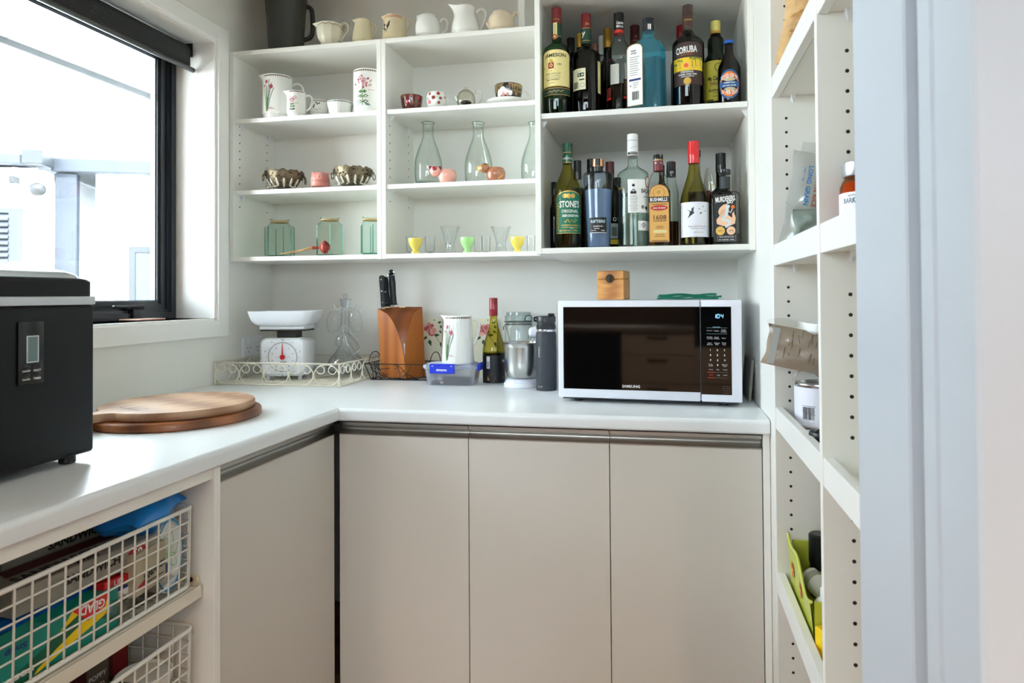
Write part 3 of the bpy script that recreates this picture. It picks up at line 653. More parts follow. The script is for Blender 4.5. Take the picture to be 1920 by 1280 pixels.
def bottle(crop, cx, y, z, pf, glass, label, name='liquor_bottle', group=None, cap=None, capm=None, liquid=None, art=None, seg=24, pw=2.0, ry=1.0, turn=0.0, neck=None, cat='bottle'):
    it = Item(crop, cx, y, z, name, label, cat, group, turn)
    P = it.prof(pf); P[0] = (P[0][0], 0.0005)
    if P[1][1] < 0.003: P[1] = (P[1][0], 0.005)
    MB().lathe(P, seg, pw=pw, ry=ry).build('glass_body', glass, it.o, smooth=True, ang=50)
    it.R = max(r for r, _ in P); it.ry = ry; it.P = P
    if cap: MB().lathe(it.prof(cap), seg, pw=2.0 if pw == 2 else 2.0).build('cap', capm, it.o, smooth=True, ang=40)
    if neck:
        for nm, n0, n1, rr, mm in neck: MB().lathe(it.prof([(rr, n0), (rr, n1)]), seg).build(nm, mm, it.o, smooth=True, ang=40)
    if liquid:
        zl = it.V(liquid[0]); Q = [(r*0.93, h) for r, h in P if h < zl]; k = len(Q)
        (r0, h0), (r1, h1) = P[k-1], P[min(k, len(P)-1)]; t = (zl-h0)/max(1e-6, h1-h0); Q.append(((r0+(r1-r0)*t)*0.93, zl)); Q[0] = (Q[0][0], 0.004)
        MB().lathe(Q, seg, pw=pw, ry=ry).build('liquid', liquid[1], it.o, smooth=True, ang=50)
    if art: art(it)
    return it
def lab(it, name, fn, R=None, flat=None, taper=0.0):
    """a printed label wrapped round the body (R) or on a flat face (flat = distance of the face in front of the axis)"""
    a = Art(); fn(a)
    mp = flatmap((0, -flat, 0), (1, 0, 0), (0, 0, 1)) if flat is not None else cylmap(R, taper=taper)
    return a.build(name, it.o, mp)
def textlines(a, it, x, y0, y1, n, w, mat, R=None):
    U = (lambda c: it.U(c, R)) if R else it.X
    for i in range(n):
        yy = y0+(y1-y0)*i/max(1, n-1); ww = w*(0.75+0.25*((i*37) % 5)/4)
        a.rect(U(x-ww/2), it.V(yy+2.2), U(x+ww/2), it.V(yy-2.2), mat, 2)
def barcode(a, u0, v0, u1, v1, mat, layer=2):
    r = random.Random(5); u = u0
    while u < u1:
        wd = (u1-u0)*r.choice((0.02, 0.03, 0.05)); a.rect(u, v0, min(u1, u+wd), v1, mat, layer); u += wd+(u1-u0)*r.choice((0.02, 0.035))
GU, GD = 'bottles on the upper drinks shelf', 'bottles on the lower drinks shelf'
YFR = 1.998
# ---- upper shelf, front row
def art_j(it):
    R = it.R+0.0003; U = lambda c: it.U(c, R); V = it.V
    def f(a):
        a.arch(U(113), V(985), U(398), V(640), V(588)-V(640), M('label_cream_edge', (196, 164, 92), 0.5), 0.5); a.arch(U(117), V(978), U(394), V(642), V(594)-V(642), cream, 1)
        a.text('JAMESON', U(237), V(655), it.W(250), M('ink_dark_green', (20, 44, 30), 0.5), 3, h=it.W(52), bold=0.02)
        a.rect(U(170), V(790), U(228), V(725), M('ink_crest_red', (150, 40, 36), 0.5), 2); a.disc(U(199), V(712), it.W(22), inkg, 2); a.disc(U(199), V(757), it.W(18), cream, 3); a.disc(U(199), V(757), it.W(11), inkr, 4)
        a.line([(U(155), V(805)), (U(199), V(815)), (U(243), V(800))], it.W(10), inkg, 2)
        a.text('1780', U(285), V(750), it.W(48), inkk); a.text('Est', U(132), V(775), it.W(26), inkk)
        a.text('TRIPLE DISTILLED', U(212), V(848), it.W(180), inkk, bold=0.0); a.text('IRISH WHISKEY', U(212), V(912), it.W(150), inkk)
        textlines(a, it, 215, 872, 890, 2, 190, ink_gr, R); textlines(a, it, 205, 945, 950, 1, 100, ink_gr, R)
        a.rect(U(113), V(1075), U(398), V(1000), M('label_bottle_green', (24, 62, 48), 0.5), 1); a.rect(U(113), V(1076), U(398), V(1071), inkg, 2); a.rect(U(113), V(1004), U(398), V(998), inkg, 2)
        sig = [(150+14*i, 1040+9*math.sin(i*1.9)-0.5*i) for i in range(14)]; a.line([(U(x), V(y)) for x, y in sig], it.W(6), inkg, 3)
    l = lab(it, 'label', f, R)
    rn = it.W(57)
    def g(a):
        a.rect(-it.W(42), V(430), it.W(4), V(266), cream, 1); a.disc(-it.W(22), V(418), it.W(30), inkg, 2); a.disc(-it.W(22), V(418), it.W(24), inkr, 3); a.disc(-it.W(22), V(418), it.W(12), cream, 4)
        a.rect(-it.W(50), V(415), it.W(60), V(411), inkg, 1); textlines(a, it, it.ccx-20, 290, 380, 8, 22, ink_gr)
    lab(it, 'neck_seal', g, rn)
    lab(it, 'cap_print', lambda a: a.line([(it.W(-42+8*i), V(230+4*math.sin(2.2*i))) for i in range(11)], it.W(5), inkg, 2), it.W(56.5))
bottle('e', 262, 1.985, ZS1, bprof(145, 52, 1225, 560, 455, 270), g_green, 'green whiskey bottle with cream arched label and dark red screw cap', 'whiskey_bottle', GU,
       capprof(55, 268, 95), capred, (1120, l_dark), art_j, neck=[('neck_band', 430, 268, 55, M('label_bottle_green', (24, 62, 48), 0.5))])
def art_j2(it):
    R = it.R+0.0003; U = lambda c: it.U(c, R); V = it.V; pale = M('label_pale', (228, 226, 190), 0.55)
    def f(a):
        a.rect(U(441), V(1018), U(574), V(790), pale, 1); a.rect(U(488), V(880), U(556), V(838), M('label_bottle_green', (24, 62, 48)), 2); a.text('R', U(508), V(859), None, pale, 3, h=it.W(22)); a.disc(U(538), V(859), it.W(10), pale, 3)
        barcode(a, U(452), V(1000), U(498), V(930), inkk); a.ring(U(540), V(970), it.W(22), it.W(4), ink_gr); a.rect(U(505), V(918), U(560), V(904), inkk, 2); textlines(a, it, 500, 808, 825, 2, 70, ink_gr, R)
        a.rect(U(705), V(1045), U(739), V(700), cream, 1)
    lab(it, 'label', f, R)
    lab(it, 'neck_print', lambda a: (a.rect(-it.W(55), V(330), it.W(55), V(324), inkg, 2), a.rect(-it.W(55), V(465), it.W(55), V(459), inkg, 2), a.text('y', -it.W(30), V(400), None, pale, 3, h=it.W(62), bold=0.03)), it.W(59))
    lab(it, 'cap_print', lambda a: a.text('Jhn', it.W(14), V(283), it.W(48), inkg, 2), it.W(56))
bottle('e', 583, 2.01, ZS1, bprof(152, 54, 1215, 620, 500, 330), g_black, 'dark whiskey bottle turned to show its small back label, red cap', 'whiskey_bottle', GU, capprof(54, 328, 158), capred, None, art_j2,
       neck=[('neck_band', 490, 326, 57, MATS['label_bottle_green'])])
def art_cm(it):
    R = it.R+0.0003; U = lambda c: it.U(c, R); V = it.V
    def f(a):
        a.rect(U(849), V(955), U(940), V(740), M('label_paper_back', (205, 208, 200), 0.6), 1); a.rect(U(1000), V(945), U(1070), V(735), MATS['label_paper_back'], 1)
        a.rect(U(985), V(1115), U(1074), V(905), M('label_dark_brown', (44, 34, 26)), 2); a.rect(U(985), V(1116), U(1074), V(1094), M('ink_bright_red', (220, 50, 36)), 3)
        for k in range(6): a.rect(U(1000), V(938+24*k), U(1066), V(930+24*k), M('ink_ochre', (150, 116, 70)), 3)
        a.rect(U(808), V(1110), U(853), V(985), M('label_deep_red', (120, 32, 30)), 2); a.rect(U(812), V(1116), U(855), V(1096), MATS['ink_bright_red'], 3); a.line([(U(806), V(700)), (U(828), V(680)), (U(850), V(672))], it.W(5), inkr, 2)
    lab(it, 'label', f, R)
    lab(it, 'cap_print', lambda a: (a.text('Captain', it.W(14), V(272), it.W(80), inkw, 2, h=it.W(40), bold=0.03), a.text('Morgan', it.W(14), V(310), it.W(80), inkw, 2, h=it.W(40), bold=0.03)), it.W(56))
bottle('e', 942, 2.04, ZS1, [(130, 1195), (142, 1186), (140, 1000), (138, 700), (139, 610), (136, 575), (125, 540), (92, 495), (70, 455), (60, 420), (56, 375), (55, 360)], g_clear,
       'half empty clear rum bottle with tall black and red cap', 'rum_bottle', GU, capprof(55, 345, 150), capblack, (945, l_dark), art_cm, neck=[('cap_ring', 374, 342, 57, MATS['ink_bright_red'])])
def art_bs(it):
    V = it.V; fl = it.R*it.ry
    def f(a):
        X = lambda c: it.X(c)*1.05
        a.arch(X(22), V(1168), X(205), V(545), V(490)-V(545), M('ink_olive_gold', (140, 116, 60)), 0.6); a.arch(X(30), V(1160), X(198), V(550), V(500)-V(550), inkw, 1)
        a.ring(X(114), V(1000), 0.0001, 0.0001, inkw)
        a.text('FINEST', X(105), V(570), it.W(62), inkk, bold=0.03); a.text('SUPPERS', X(105), V(597), it.W(68), inkk, bold=0.03)
        a.rect(X(50), V(895), X(182), V(872), M('ink_navy', (40, 50, 110)), 2); barcode(a, X(82), V(1102), X(160), V(1010), inkk)
        for k in range(9): a.rect(X(58), V(642+24*k), X(58+(90 if k % 3 else 108)), V(636+24*k), ink_gr, 2)
        for k in range(4): a.rect(X(92), V(918+18*k), X(160-8*k), V(913+18*k), ink_gr, 2)
        a.disc(X(66), V(946), it.W(9), ink_gr)
    lab(it, 'label', f, flat=fl+0.0003)
    lab(it, 'cap_print', lambda a: (a.rect(it.W(24), V(345), it.W(58), V(285), inkw, 2), a.rect(it.W(34), V(345), it.W(42), V(285), M('ink_amber', (200, 130, 60)), 3)), it.W(66))
bt = bottle('f', 214, 1.985, ZS1, [(168, 1172), (174, 1160), (172, 900), (170, 620), (166, 540), (150, 490), (110, 455), (72, 430), (58, 400), (60, 350), (60, 345)], g_blue,
       'bright blue square gin bottle turned to its white back label', 'gin_bottle', GU, capprof(62, 350, 210), M('cap_navy', (22, 32, 46), 0.3), (665, GL('liquid_blue', (0.42, 0.60, 0.68), (0.3, 0.45, 0.5))), None, pw=6, ry=0.72, seg=32, turn=-0.42)
art_bs(bt)
def art_cb(it):
    R = it.R+0.0003; U = lambda c: it.U(c, R); V = it.V; br = M('label_brown', (64, 44, 36), 0.6)
    def f(a):
        a.arch(U(498), V(975), U(792), V(560), V(515)-V(560), br, 1); a.rect(U(498), V(820), U(792), V(682), M('ink_sun_yellow', (244, 206, 40)), 2)
        a.poly([(U(498), V(828)), (U(560), V(812)), (U(625), V(802)), (U(700), V(800)), (U(792), V(798)), (U(792), V(770)), (U(730), V(752)), (U(680), V(770)), (U(600), V(765)), (U(540), V(785)), (U(498), V(795))], M('ink_sea_blue', (90, 150, 200)), 3)
        a.disc(U(626), V(765), it.W(36), M('ink_peach', (250, 190, 110)), 3); a.disc(U(626), V(768), it.W(24), M('ink_orange', (236, 110, 30)), 4)
        for (x, y, r) in ((562, 715, 34), (515, 745, 24), (688, 700, 38), (720, 690, 30), (770, 700, 30)):
            gn = M('ink_leaf_green', (60, 110, 50))
            for k in range(7):
                t = -0.5+k*PI/6*1.15; a.poly([(U(x), V(y)), (U(x+r*math.cos(t)*0.6+4), V(y-r*math.sin(t)*0.6-4)), (U(x+r*math.cos(t)), V(y-r*math.sin(t)*0.8+6))], gn, 5)
            a.line([(U(x), V(y)), (U(x+3), V(y+85))], it.W(5), M('ink_trunk', (120, 80, 50)), 4)
        a.poly([(U(700), V(800)), (U(792), V(802)), (U(792), V(775)), (U(740), V(770))], MATS['ink_leaf_green'], 4)
        a.text('CORUBA', U(628), V(598), it.W(236), inkw, 3, h=it.W(74), bold=0.03, rot=0.06); a.text('ORIGINAL', U(635), V(835), it.W(140), inkw, 3); a.text('BARREL AGED RUM', U(640), V(862), it.W(190), inkw, 3, bold=0.02); a.text('MADE IN JAMAICA', U(640), V(886), it.W(140), inkw, 3)
        a.text('RARE & BLENDED', U(632), V(632), it.W(140), M('ink_copper', (200, 120, 60)), 3); a.text('JAMAICA ORIGINAL', U(632), V(655), it.W(130), MATS['ink_copper'], 3)
        a.disc(U(637), V(935), it.W(40), inkg, 3); textlines(a, it, 637, 920, 950, 3, 50, br, R)
    lab(it, 'label', f, R)
    lab(it, 'neck_print', lambda a: a.text('CORUBA', it.W(0), V(235), it.W(90), inkg, 2), it.W(58))
bottle('f', 648, YFR, ZS1, bprof(172, 55, 1160, 500, 345, 290), g_brown, 'tall dark rum bottle with brown sunset label', 'rum_bottle', GU, capprof(57, 185, 65), M('cap_brown', (58, 34, 26), 0.3, coat=0.3), None, art_cb,
       neck=[('neck_band', 300, 185, 57, M('neck_brown', (70, 40, 30), 0.4)), ('neck_ring', 345, 298, 55, M('neck_grey', (170, 168, 150), 0.3))])
def art_mc(it):
    R = it.R+0.0003; U = lambda c: it.U(c, R); V = it.V; yl = M('label_olive_yellow', (206, 196, 66), 0.55)
    def f(a):
        a.rect(U(832), V(1135), U(1110), V(700), yl, 1); a.ring(U(980), V(775), it.W(42), it.W(6), inkk); a.line([(U(945), V(750)), (U(1010), V(800))], it.W(6), inkk)
        a.text('Mc Callum', U(945), V(893), it.W(160), inkk, 3, h=it.W(48), bold=0.03); a.text('Perfection', U(945), V(945), it.W(120), M('ink_maroon', (120, 40, 40)), 3, h=it.W(48)); a.text('Scotch', U(930), V(1018), it.W(118), inkk, 3, h=it.W(34), bold=0.025)
        a.text('WHISKY', U(960), V(1052), it.W(70), inkk); a.rect(U(850), V(1132), U(920), V(1118), inkk, 2); textlines(a, it, 940, 1085, 1090, 1, 70, inkk, R); textlines(a, it, 880, 728, 735, 1, 55, ink_gr, R)
    lab(it, 'label', f, R)
bottle('f', 950, 2.05, ZS1, [(128, 1135), (134, 1126), (134, 740), (132, 700), (118, 650), (92, 610), (86, 590), (90, 520), (86, 440), (62, 405), (54, 375), (54, 360)], g_dkgreen,
       'green scotch bottle with yellow label, half hidden behind the short beer bottle', 'whiskey_bottle', GU, capprof(54, 350, 237), M('cap_lime_gold', (214, 204, 110), 0.3, 0.2), None, art_mc,
       neck=[('cap_ring', 378, 350, 56, capgold)])
def art_gb(it):
    R = it.R+0.0003; U = lambda c: it.U(c, R); V = it.V; bl = M('label_royal_blue', (28, 84, 140), 0.5); og = M('label_orange', (232, 124, 40), 0.5)
    def f(a):
        rx = it.W(108)*1.12; a.disc(U(1095), V(950), rx, bl, 1, ry=it.W(160), n=40); a.disc(U(1095), V(950), rx*0.88, og, 2, ry=it.W(136), n=40)
        a.rect(-rx*0.86, V(985), rx*0.86, V(920), bl, 3); a.disc(U(1098), V(902), it.W(60), M('ink_sand', (200, 190, 150)), 3, ry=it.W(18)); a.disc(U(1098), V(1002), it.W(60), MATS['ink_sand'], 3, ry=it.W(16))
        a.text('CHEERS FROM', U(1095), V(936), it.W(112), inkw, 4, bold=0.03); a.text('MIA & BEN CARTER', U(1095), V(966), it.W(140), inkw, 4, bold=0.03)
        a.text('GOOD ON YA', U(1096), V(862), it.W(178), inkw, 4, h=it.W(48), bold=0.02, arc=it.W(150)); a.text('01 FEB 2019', U(1096), V(1042), it.W(172), inkw, 4, h=it.W(46), bold=0.02, arc=-it.W(170))
        textlines(a, it, 1098, 1092, 1093, 1, 90, MATS['ink_sand'], R)
    lab(it, 'label', f, R)
bottle('f', 1093, 1.985, ZS1, bprof(122, 46, 1125, 770, 560, 480), g_brown, 'short brown beer bottle with round orange and blue label', 'beer_bottle', GU,
       [(54, 482), (58, 474), (56, 455), (46, 446)], M('crown_cap_blue', (40, 96, 190), 0.35, 0.3), None, art_gb, cat='bottle')
# ---- upper shelf, back row: seen between the front bottles
def plain(crop, cx, y, z, R, rn, ys0, ys1, ycap, ytop, glass, capm, label, group, base, name='wine_bottle', liquid=None, art=None, capr=None):
    return bottle(crop, cx, y, z, bprof(R, rn, base, ys0, ys1, ycap), glass, label, name, group, capprof(capr or rn*1.06, ycap+4, ytop), capm, liquid, art, seg=20)
plain('e', 416, 2.23, ZS1, 100, 42, 760, 620, 580, 422, g_black, capblack, 'dark bottle with plain black cap behind the two whiskey bottles', GU, 1200)
plain('e', 512, 2.115, ZS1, 88, 34, 760, 600, 520, 370, g_dkgreen, capgold, 'bottle with gold capsule almost hidden behind the back-label whiskey bottle', GU, 1160)
plain('e', 684, 2.30, ZS1, 100, 36, 760, 600, 560, 486, g_dkgreen, M('foil_rose', (190, 130, 110), 0.4, 0.6), 'bottle with crumpled rose foil top behind the back-label whiskey bottle', GU, 1180)
plain('e', 752, 2.24, ZS1, 70, 30, 800, 680, 600, 397, g_clear, M('cap_white', (214, 212, 204), 0.4), 'bottle with white capsule between whiskey and half empty rum bottles', GU, 1170, liquid=(800, l_dark))
plain('e', 818, 2.17, ZS1, 125, 45, 760, 620, 525, 320, g_black, capgold, 'dark wine bottle with tall gold capsule left of the half empty rum', GU, 1200)
plain('e', 1117, 2.20, ZS1, 120, 50, 760, 620, 500, 285, g_black, M('capsule_maroon', (76, 22, 24), 0.3, coat=0.3), 'wine bottle with maroon capsule behind the blue gin bottle', GU, 1190,
      art=lambda it: lab(it, 'capsule_print', lambda a: (a.ring(it.W(10), it.V(415), it.W(11), it.W(5), M('foil_rose', (190, 130, 110))), a.text('LION', it.W(8), it.V(458), it.W(60), MATS['foil_rose'], 2)), it.W(54)))
plain('f', 575, 2.22, ZS1, 115, 47, 720, 560, 420, 285, g_black, M('capsule_red', (140, 24, 30), 0.3, coat=0.3), 'wine bottle with red capsule behind the sunset rum bottle', GU, 1140)
# ---- lower shelf, front row
def art_st(it):
    R = it.R+0.0003; U = lambda c: it.U(c, R); V = it.V; gr = M('label_emerald', (14, 116, 84), 0.5); gold = inkg
    def f(a):
        a.arch(U(174), V(1022), U(402), V(690), V(618)-V(690), gold, 0.6); a.arch(U(178), V(1018), U(400), V(694), V(628)-V(694), gr, 1)
        for x in (255, 290, 330): a.disc(U(x), V(668), it.W(22), gold, 2)
        a.line([(U(210), V(700)), (U(300), V(690)), (U(385), V(705))], it.W(8), inkw, 2)
        a.text("STONE'S", U(302), V(745), it.W(205), inkw, 3, h=it.W(66), bold=0.03); a.line([(U(205), V(786)), (U(300), V(768)), (U(396), V(786))], it.W(4), gold, 2)
        a.text('ORIGINAL', U(306), V(812), it.W(170), inkw, 3, h=it.W(30)); a.text('GREEN GINGER WINE', U(310), V(855), it.W(165), inkw, 3, h=it.W(24), bold=0.03)
        a.line([(U(250+11*i), V(905+16*math.sin(1.7*i))) for i in range(12)], it.W(5), gold, 3); a.rect(U(222), V(948), U(400), V(941), gold, 2); a.rect(U(222), V(966), U(400), V(962), gold, 2)
        a.text('750mL', U(318), V(973), it.W(38), inkw); a.text('Crafted since 1740', U(288), V(993), it.W(180), gold, 3)
        for k in range(12): a.disc(U(192), V(740+22*k), it.W(8), gold, 2, n=8)
    lab(it, 'label', f, R)
    lab(it, 'neck_print', lambda a: (a.rect(-it.W(50), V(245), it.W(50), V(240), gold, 2), a.rect(-it.W(50), V(340), it.W(50), V(334), gold, 2), a.text("STONE'S STONE'S", 0, V(300), it.W(120), inkw, 2, h=it.W(17))), it.W(50))
gcap = M('capsule_green', (18, 84, 62), 0.3, coat=0.3)
bottle('g', 283, 1.992, ZS0, bprof(125, 44, 1136, 620, 345, 330, sh=0.9), GL('glass_yellow_green', (0.76, 0.70, 0.14), (0.09, 0.10, 0.01)), 'olive ginger wine bottle with green and gold label', 'wine_bottle', GD, capprof(48, 345, 150), gcap, (680, l_dark), art_st)
def art_ri(it):
    V = it.V
    tp = 0.0
    def f(a):
        a.rect(it.X(483), V(1010), it.X(658), V(870), inkk, 1); a.rect(it.X(490), V(1018), it.X(655), V(1010), M('ink_silver', (190, 195, 200)), 1)
        a.text('RIFTERS', it.X(571), V(908), it.W(138), M('ink_ice', (190, 215, 225)), 3, h=it.W(28), bold=0.03); a.text('QUARTZ GIN', it.X(571), V(955), it.W(90), inkw, 3, bold=0.02); a.text('BATCH', it.X(560), V(975), it.W(46), inkw); a.text('45% VOL', it.X(530), V(993), it.W(48), inkw); a.text('700ML', it.X(618), V(993), it.W(38), inkw)
    lab(it, 'label', f, R=it.W(122), taper=0.0)
bt = bottle('g', 575, 1.992, ZS0, [(104, 1132), (112, 1122), (116, 1020), (126, 800), (136, 600), (142, 470), (140, 448), (130, 436), (60, 426), (48, 420), (46, 380)], g_gin, 'tapered blue tinted gin bottle with copper stopper', 'gin_bottle', GD,
       None, None, (600, l_gin), art_ri, seg=28, neck=[('neck_collar', 424, 375, 48, capblack), ('stopper', 375, 342, 60, M('copper_foil', (220, 160, 110), 0.25, 0.9)), ('stopper_top', 342, 305, 57, M('copper_foil', (220, 160, 110)))])
lab(bt, 'stopper_band', lambda a: a.rect(-bt.W(22), bt.V(372), bt.W(22), bt.V(304), capblack, 2), bt.W(61))
def art_ba(it):
    R = it.R+0.0003; U = lambda c: it.U(c, R); V = it.V
    def f(a):
        a.rect(U(862), V(828), U(1054), V(515), inkw, 1); a.text('BACARDI', U(1040), V(622), it.W(150), inkk, 3, h=it.W(42), bold=0.02); a.text('CARTA BLANCA', U(1040), V(678), it.W(110), inkk, 3)
        a.disc(U(1045), V(535), it.W(40), inkr, 2, ry=it.W(56)); a.disc(U(1045), V(535), it.W(30), inkw, 3, ry=it.W(46)); a.disc(U(915), V(572), it.W(14), inkk, 2); a.poly([(U(885), V(650)), (U(942), V(650)), (U(935), V(620)), (U(915), V(600)), (U(895), V(622))], ink_gr, 2)
        a.rect(U(886), V(652), U(942), V(628), inkk, 2); textlines(a, it, 915, 668, 810, 11, 80, ink_gr, R); a.disc(U(1000), V(775), it.W(18), ink_gr, 2); a.disc(U(1032), V(782), it.W(18), inkk, 2)
        a.rect(U(955), V(995), U(1054), V(905), inkw, 1); u, v, q = U(1005), V(945), it.W(26); a.poly([(u-q, v), (u, v-q), (u+q, v), (u, v+q)], inkk, 2); a.poly([(u-q*.55, v), (u, v-q*.55), (u+q*.55, v), (u, v+q*.55)], inkw, 3); a.disc(u, v, q*.25, inkk, 4)
    lab(it, 'label', f, R)
    lab(it, 'cap_print', lambda a: (a.rect(-it.W(52), V(262), it.W(52), V(238), inkk, 2), a.text('WHITE RUM', it.W(4), V(250), it.W(70), inkw, 3, bold=0.02), a.rect(-it.W(52), V(128), it.W(52), V(124), ink_gr, 2), a.line([(it.W(-30+8*i), V(205-2.5*i+4*math.sin(2*i))) for i in range(10)], it.W(2.5), ink_gr, 2)), it.W(53))
bottle('g', 911, 1.998, ZS0, bprof(148, 46, 1130, 450, 355, 290), g_pale, 'clear green-tinted rum bottle with tall white cap', 'rum_bottle', GD, capprof(52, 270, 62), M('cap_bright_white', (240, 240, 240), 0.4), (640, GL('liquid_faint', (0.86, 0.92, 0.89), (0.5, 0.6, 0.55))), art_ba)
def art_bu(it):
    V = it.V; X = it.X; tan = M('label_tan', (226, 172, 88), 0.5)
    def f(a):
        a.arch(X(92), V(1100), X(282), V(640), V(550)-V(640), M('ink_dark_gold', (150, 100, 40)), 0.5); a.arch(X(98), V(1092), X(276), V(644), V(560)-V(644), tan, 1); a.ring(X(185), V(632), it.W(52), it.W(4), MATS['ink_dark_gold'])
        a.rect(X(90), V(722), X(278), V(668), inkk, 2); a.text('BUSHMILLS', X(184), V(695), it.W(162), inkw, 3, h=it.W(36), bold=0.025)
        a.disc(X(188), V(775), it.W(80), inkr, 2, ry=it.W(26)); a.text('IRISH WHISKEY', X(190), V(776), it.W(120), inkw, 3, bold=0.02); a.disc(X(188), V(750), it.W(14), M('ink_orange', (236, 110, 30)), 2)
        a.text('1608', X(194), V(866), it.W(120), M('ink_sepia', (92, 56, 30)), 3, h=it.W(46)); a.rect(X(132), V(902), X(256), V(896), MATS['ink_sepia'], 2); a.rect(X(132), V(1012), X(256), V(985), M('ink_pale_gold', (226, 214, 150)), 2); a.rect(X(112), V(742), X(262), V(736), inkk, 2)
        textlines(a, it, 192, 950, 965, 2, 80, MATS['ink_sepia']); textlines(a, it, 192, 1030, 1045, 2, 110, MATS['ink_sepia']); a.rect(X(112), V(1088), X(266), V(1082), MATS['ink_sepia'], 2); a.ring(X(185), V(625), it.W(12), it.W(4), MATS['ink_sepia'])
    lab(it, 'label', f, flat=it.R*it.ry+0.0004)
    lab(it, 'neck_print', lambda a: (a.text('08', -it.W(26), V(340), it.W(22), inkw, 2), a.text('16', it.W(28), V(340), it.W(22), inkw, 2)), it.W(47))
bottle('h', 183, 1.985, ZS0, [(92, 1124), (98, 1112), (97, 900), (96, 660), (94, 560), (86, 500), (66, 450), (48, 425), (44, 405), (44, 300)], g_clear, 'flat-sided whiskey bottle with arched tan label and maroon neck band', 'whiskey_bottle', GD,
       capprof(46, 305, 258), capblack, (1010, l_amber), art_bu, pw=5, ry=0.72, seg=32, neck=[('neck_band', 416, 318, 47, M('capsule_maroon2', (110, 26, 36), 0.4)), ('cork_ring', 320, 303, 43, M('cork', (222, 180, 120), 0.8))])
def art_ws(it):
    R = it.R+0.0003; U = lambda c: it.U(c, R); V = it.V; bk = M('ink_swallow', (28, 30, 40))
    def f(a):
        a.rect(U(400), V(1055), U(660), V(725), M('label_cool_white', (230, 232, 240), 0.6), 1)
        a.poly([(U(462), V(882)), (U(478), V(848)), (U(484), V(820)), (U(455), V(785)), (U(488), V(812)), (U(500), V(808)), (U(498), V(790)), (U(522), V(770)), (U(516), V(815)), (U(526), V(830)), (U(508), V(842)), (U(488), V(858))], bk, 2)
        for x, y, k in ((582, 832, 1.0), (568, 793, .6), (604, 770, .6), (622, 812, .5), (642, 815, .4)): a.poly([(U(x-16*k), V(y-10*k)), (U(x), V(y-4*k)), (U(x+14*k), V(y-14*k)), (U(x+6*k), V(y+4*k)), (U(x-8*k), V(y+10*k)), (U(x-4*k), V(y))], bk, 2)
        a.text('WELCOME SWALLOW', U(555), V(955), it.W(185), M('ink_dusty_red', (140, 80, 80)), 3, bold=0.0); a.text('CENTRAL OTAGO', U(560), V(975), it.W(140), ink_gr, 3, bold=0.0); a.text('2020 Pinot Noir', U(565), V(1011), it.W(100), ink_gr, 3, bold=0.0)
    lab(it, 'label', f, R)
bottle('h', 524, 1.995, ZS0, bprof(136, 46, 1122, 760, 335, 320, sh=1.0), g_olive, 'wine bottle with bright red capsule and swallow label', 'wine_bottle', GD, capprof(52, 342, 130), M('capsule_bright_red', (226, 20, 28), 0.3, coat=0.4), (880, l_dark), art_ws)
def art_mb(it):
    V = it.V; X = it.X; pk = M('ink_blush', (240, 196, 160)); wh = M('ink_mist', (214, 220, 224))
    def f(a):
        a.rect(X(712), V(1096), X(915), V(645), inkk, 1); a.text('MURDERERS', X(818), V(690), it.W(180), inkw, 3, h=it.W(52), bold=0.03, rot=0.10); a.text('BAY', X(865), V(722), it.W(60), inkw, 3, h=it.W(28), bold=0.03)
        hair = [(840, 735), (800, 745), (765, 775), (752, 810), (765, 850), (735, 885), (740, 925), (790, 945), (850, 950), (905, 925), (912, 870), (895, 820), (905, 800), (880, 830), (880, 870), (850, 850), (820, 800)]
        a.poly([(X(x), V(y)) for x, y in hair], pk, 2)
        a.line([(X(x), V(y)) for x, y in ((838, 752), (836, 790), (828, 840), (798, 862), (790, 885), (830, 895), (858, 905), (850, 935), (815, 955))], it.W(26), wh, 3); a.disc(X(845), V(762), it.W(15), wh, 4); a.line([(X(838), V(800)), (X(866), V(822)), (X(882), V(785))], it.W(9), wh, 4); a.disc(X(888), V(768), it.W(18), M('ink_orange', (236, 110, 30)), 4)
        for k in range(5): a.line([(X(775-3*k+6*i), V(800+14*k+12*math.sin(0.9*i+k))) for i in range(8)], it.W(2.5), M('ink_rust', (150, 90, 60)), 3)
        a.disc(X(770), V(992), it.W(42), inkg, 4); a.disc(X(868), V(992), it.W(40), pk, 4); a.text('2019', X(770), V(992), it.W(40), M('ink_sepia', (92, 56, 30)), 5); a.text('2018', X(868), V(992), it.W(40), MATS['ink_sepia'], 5)
        a.rect(X(742), V(1092), X(910), V(1040), ink_gr, 2); a.rect(X(746), V(1088), X(906), V(1044), inkk, 3); a.text('BARREL AGED GOLD RUM', X(826), V(1052), it.W(130), inkw, 4); a.text('NZ  BLENDED  700ML', X(826), V(1076), it.W(140), inkw, 4)
    lab(it, 'label', f, flat=it.R*it.ry+0.0004)
bottle('h', 820, 1.985, ZS0, [(128, 1112), (134, 1104), (134, 900), (133, 660), (128, 632), (110, 618), (60, 612), (48, 600), (46, 560), (46, 440)], g_clear, 'square spirit bottle with black mermaid label and black stopper', 'rum_bottle', GD,
       [(52, 446), (56, 440), (56, 404), (50, 400)], capblack, (1018, l_brown), art_mb, pw=7, ry=0.55, seg=36, turn=0.06, neck=[('neck_label', 586, 470, 50, M('neck_label_grey', (44, 48, 50), 0.5))])
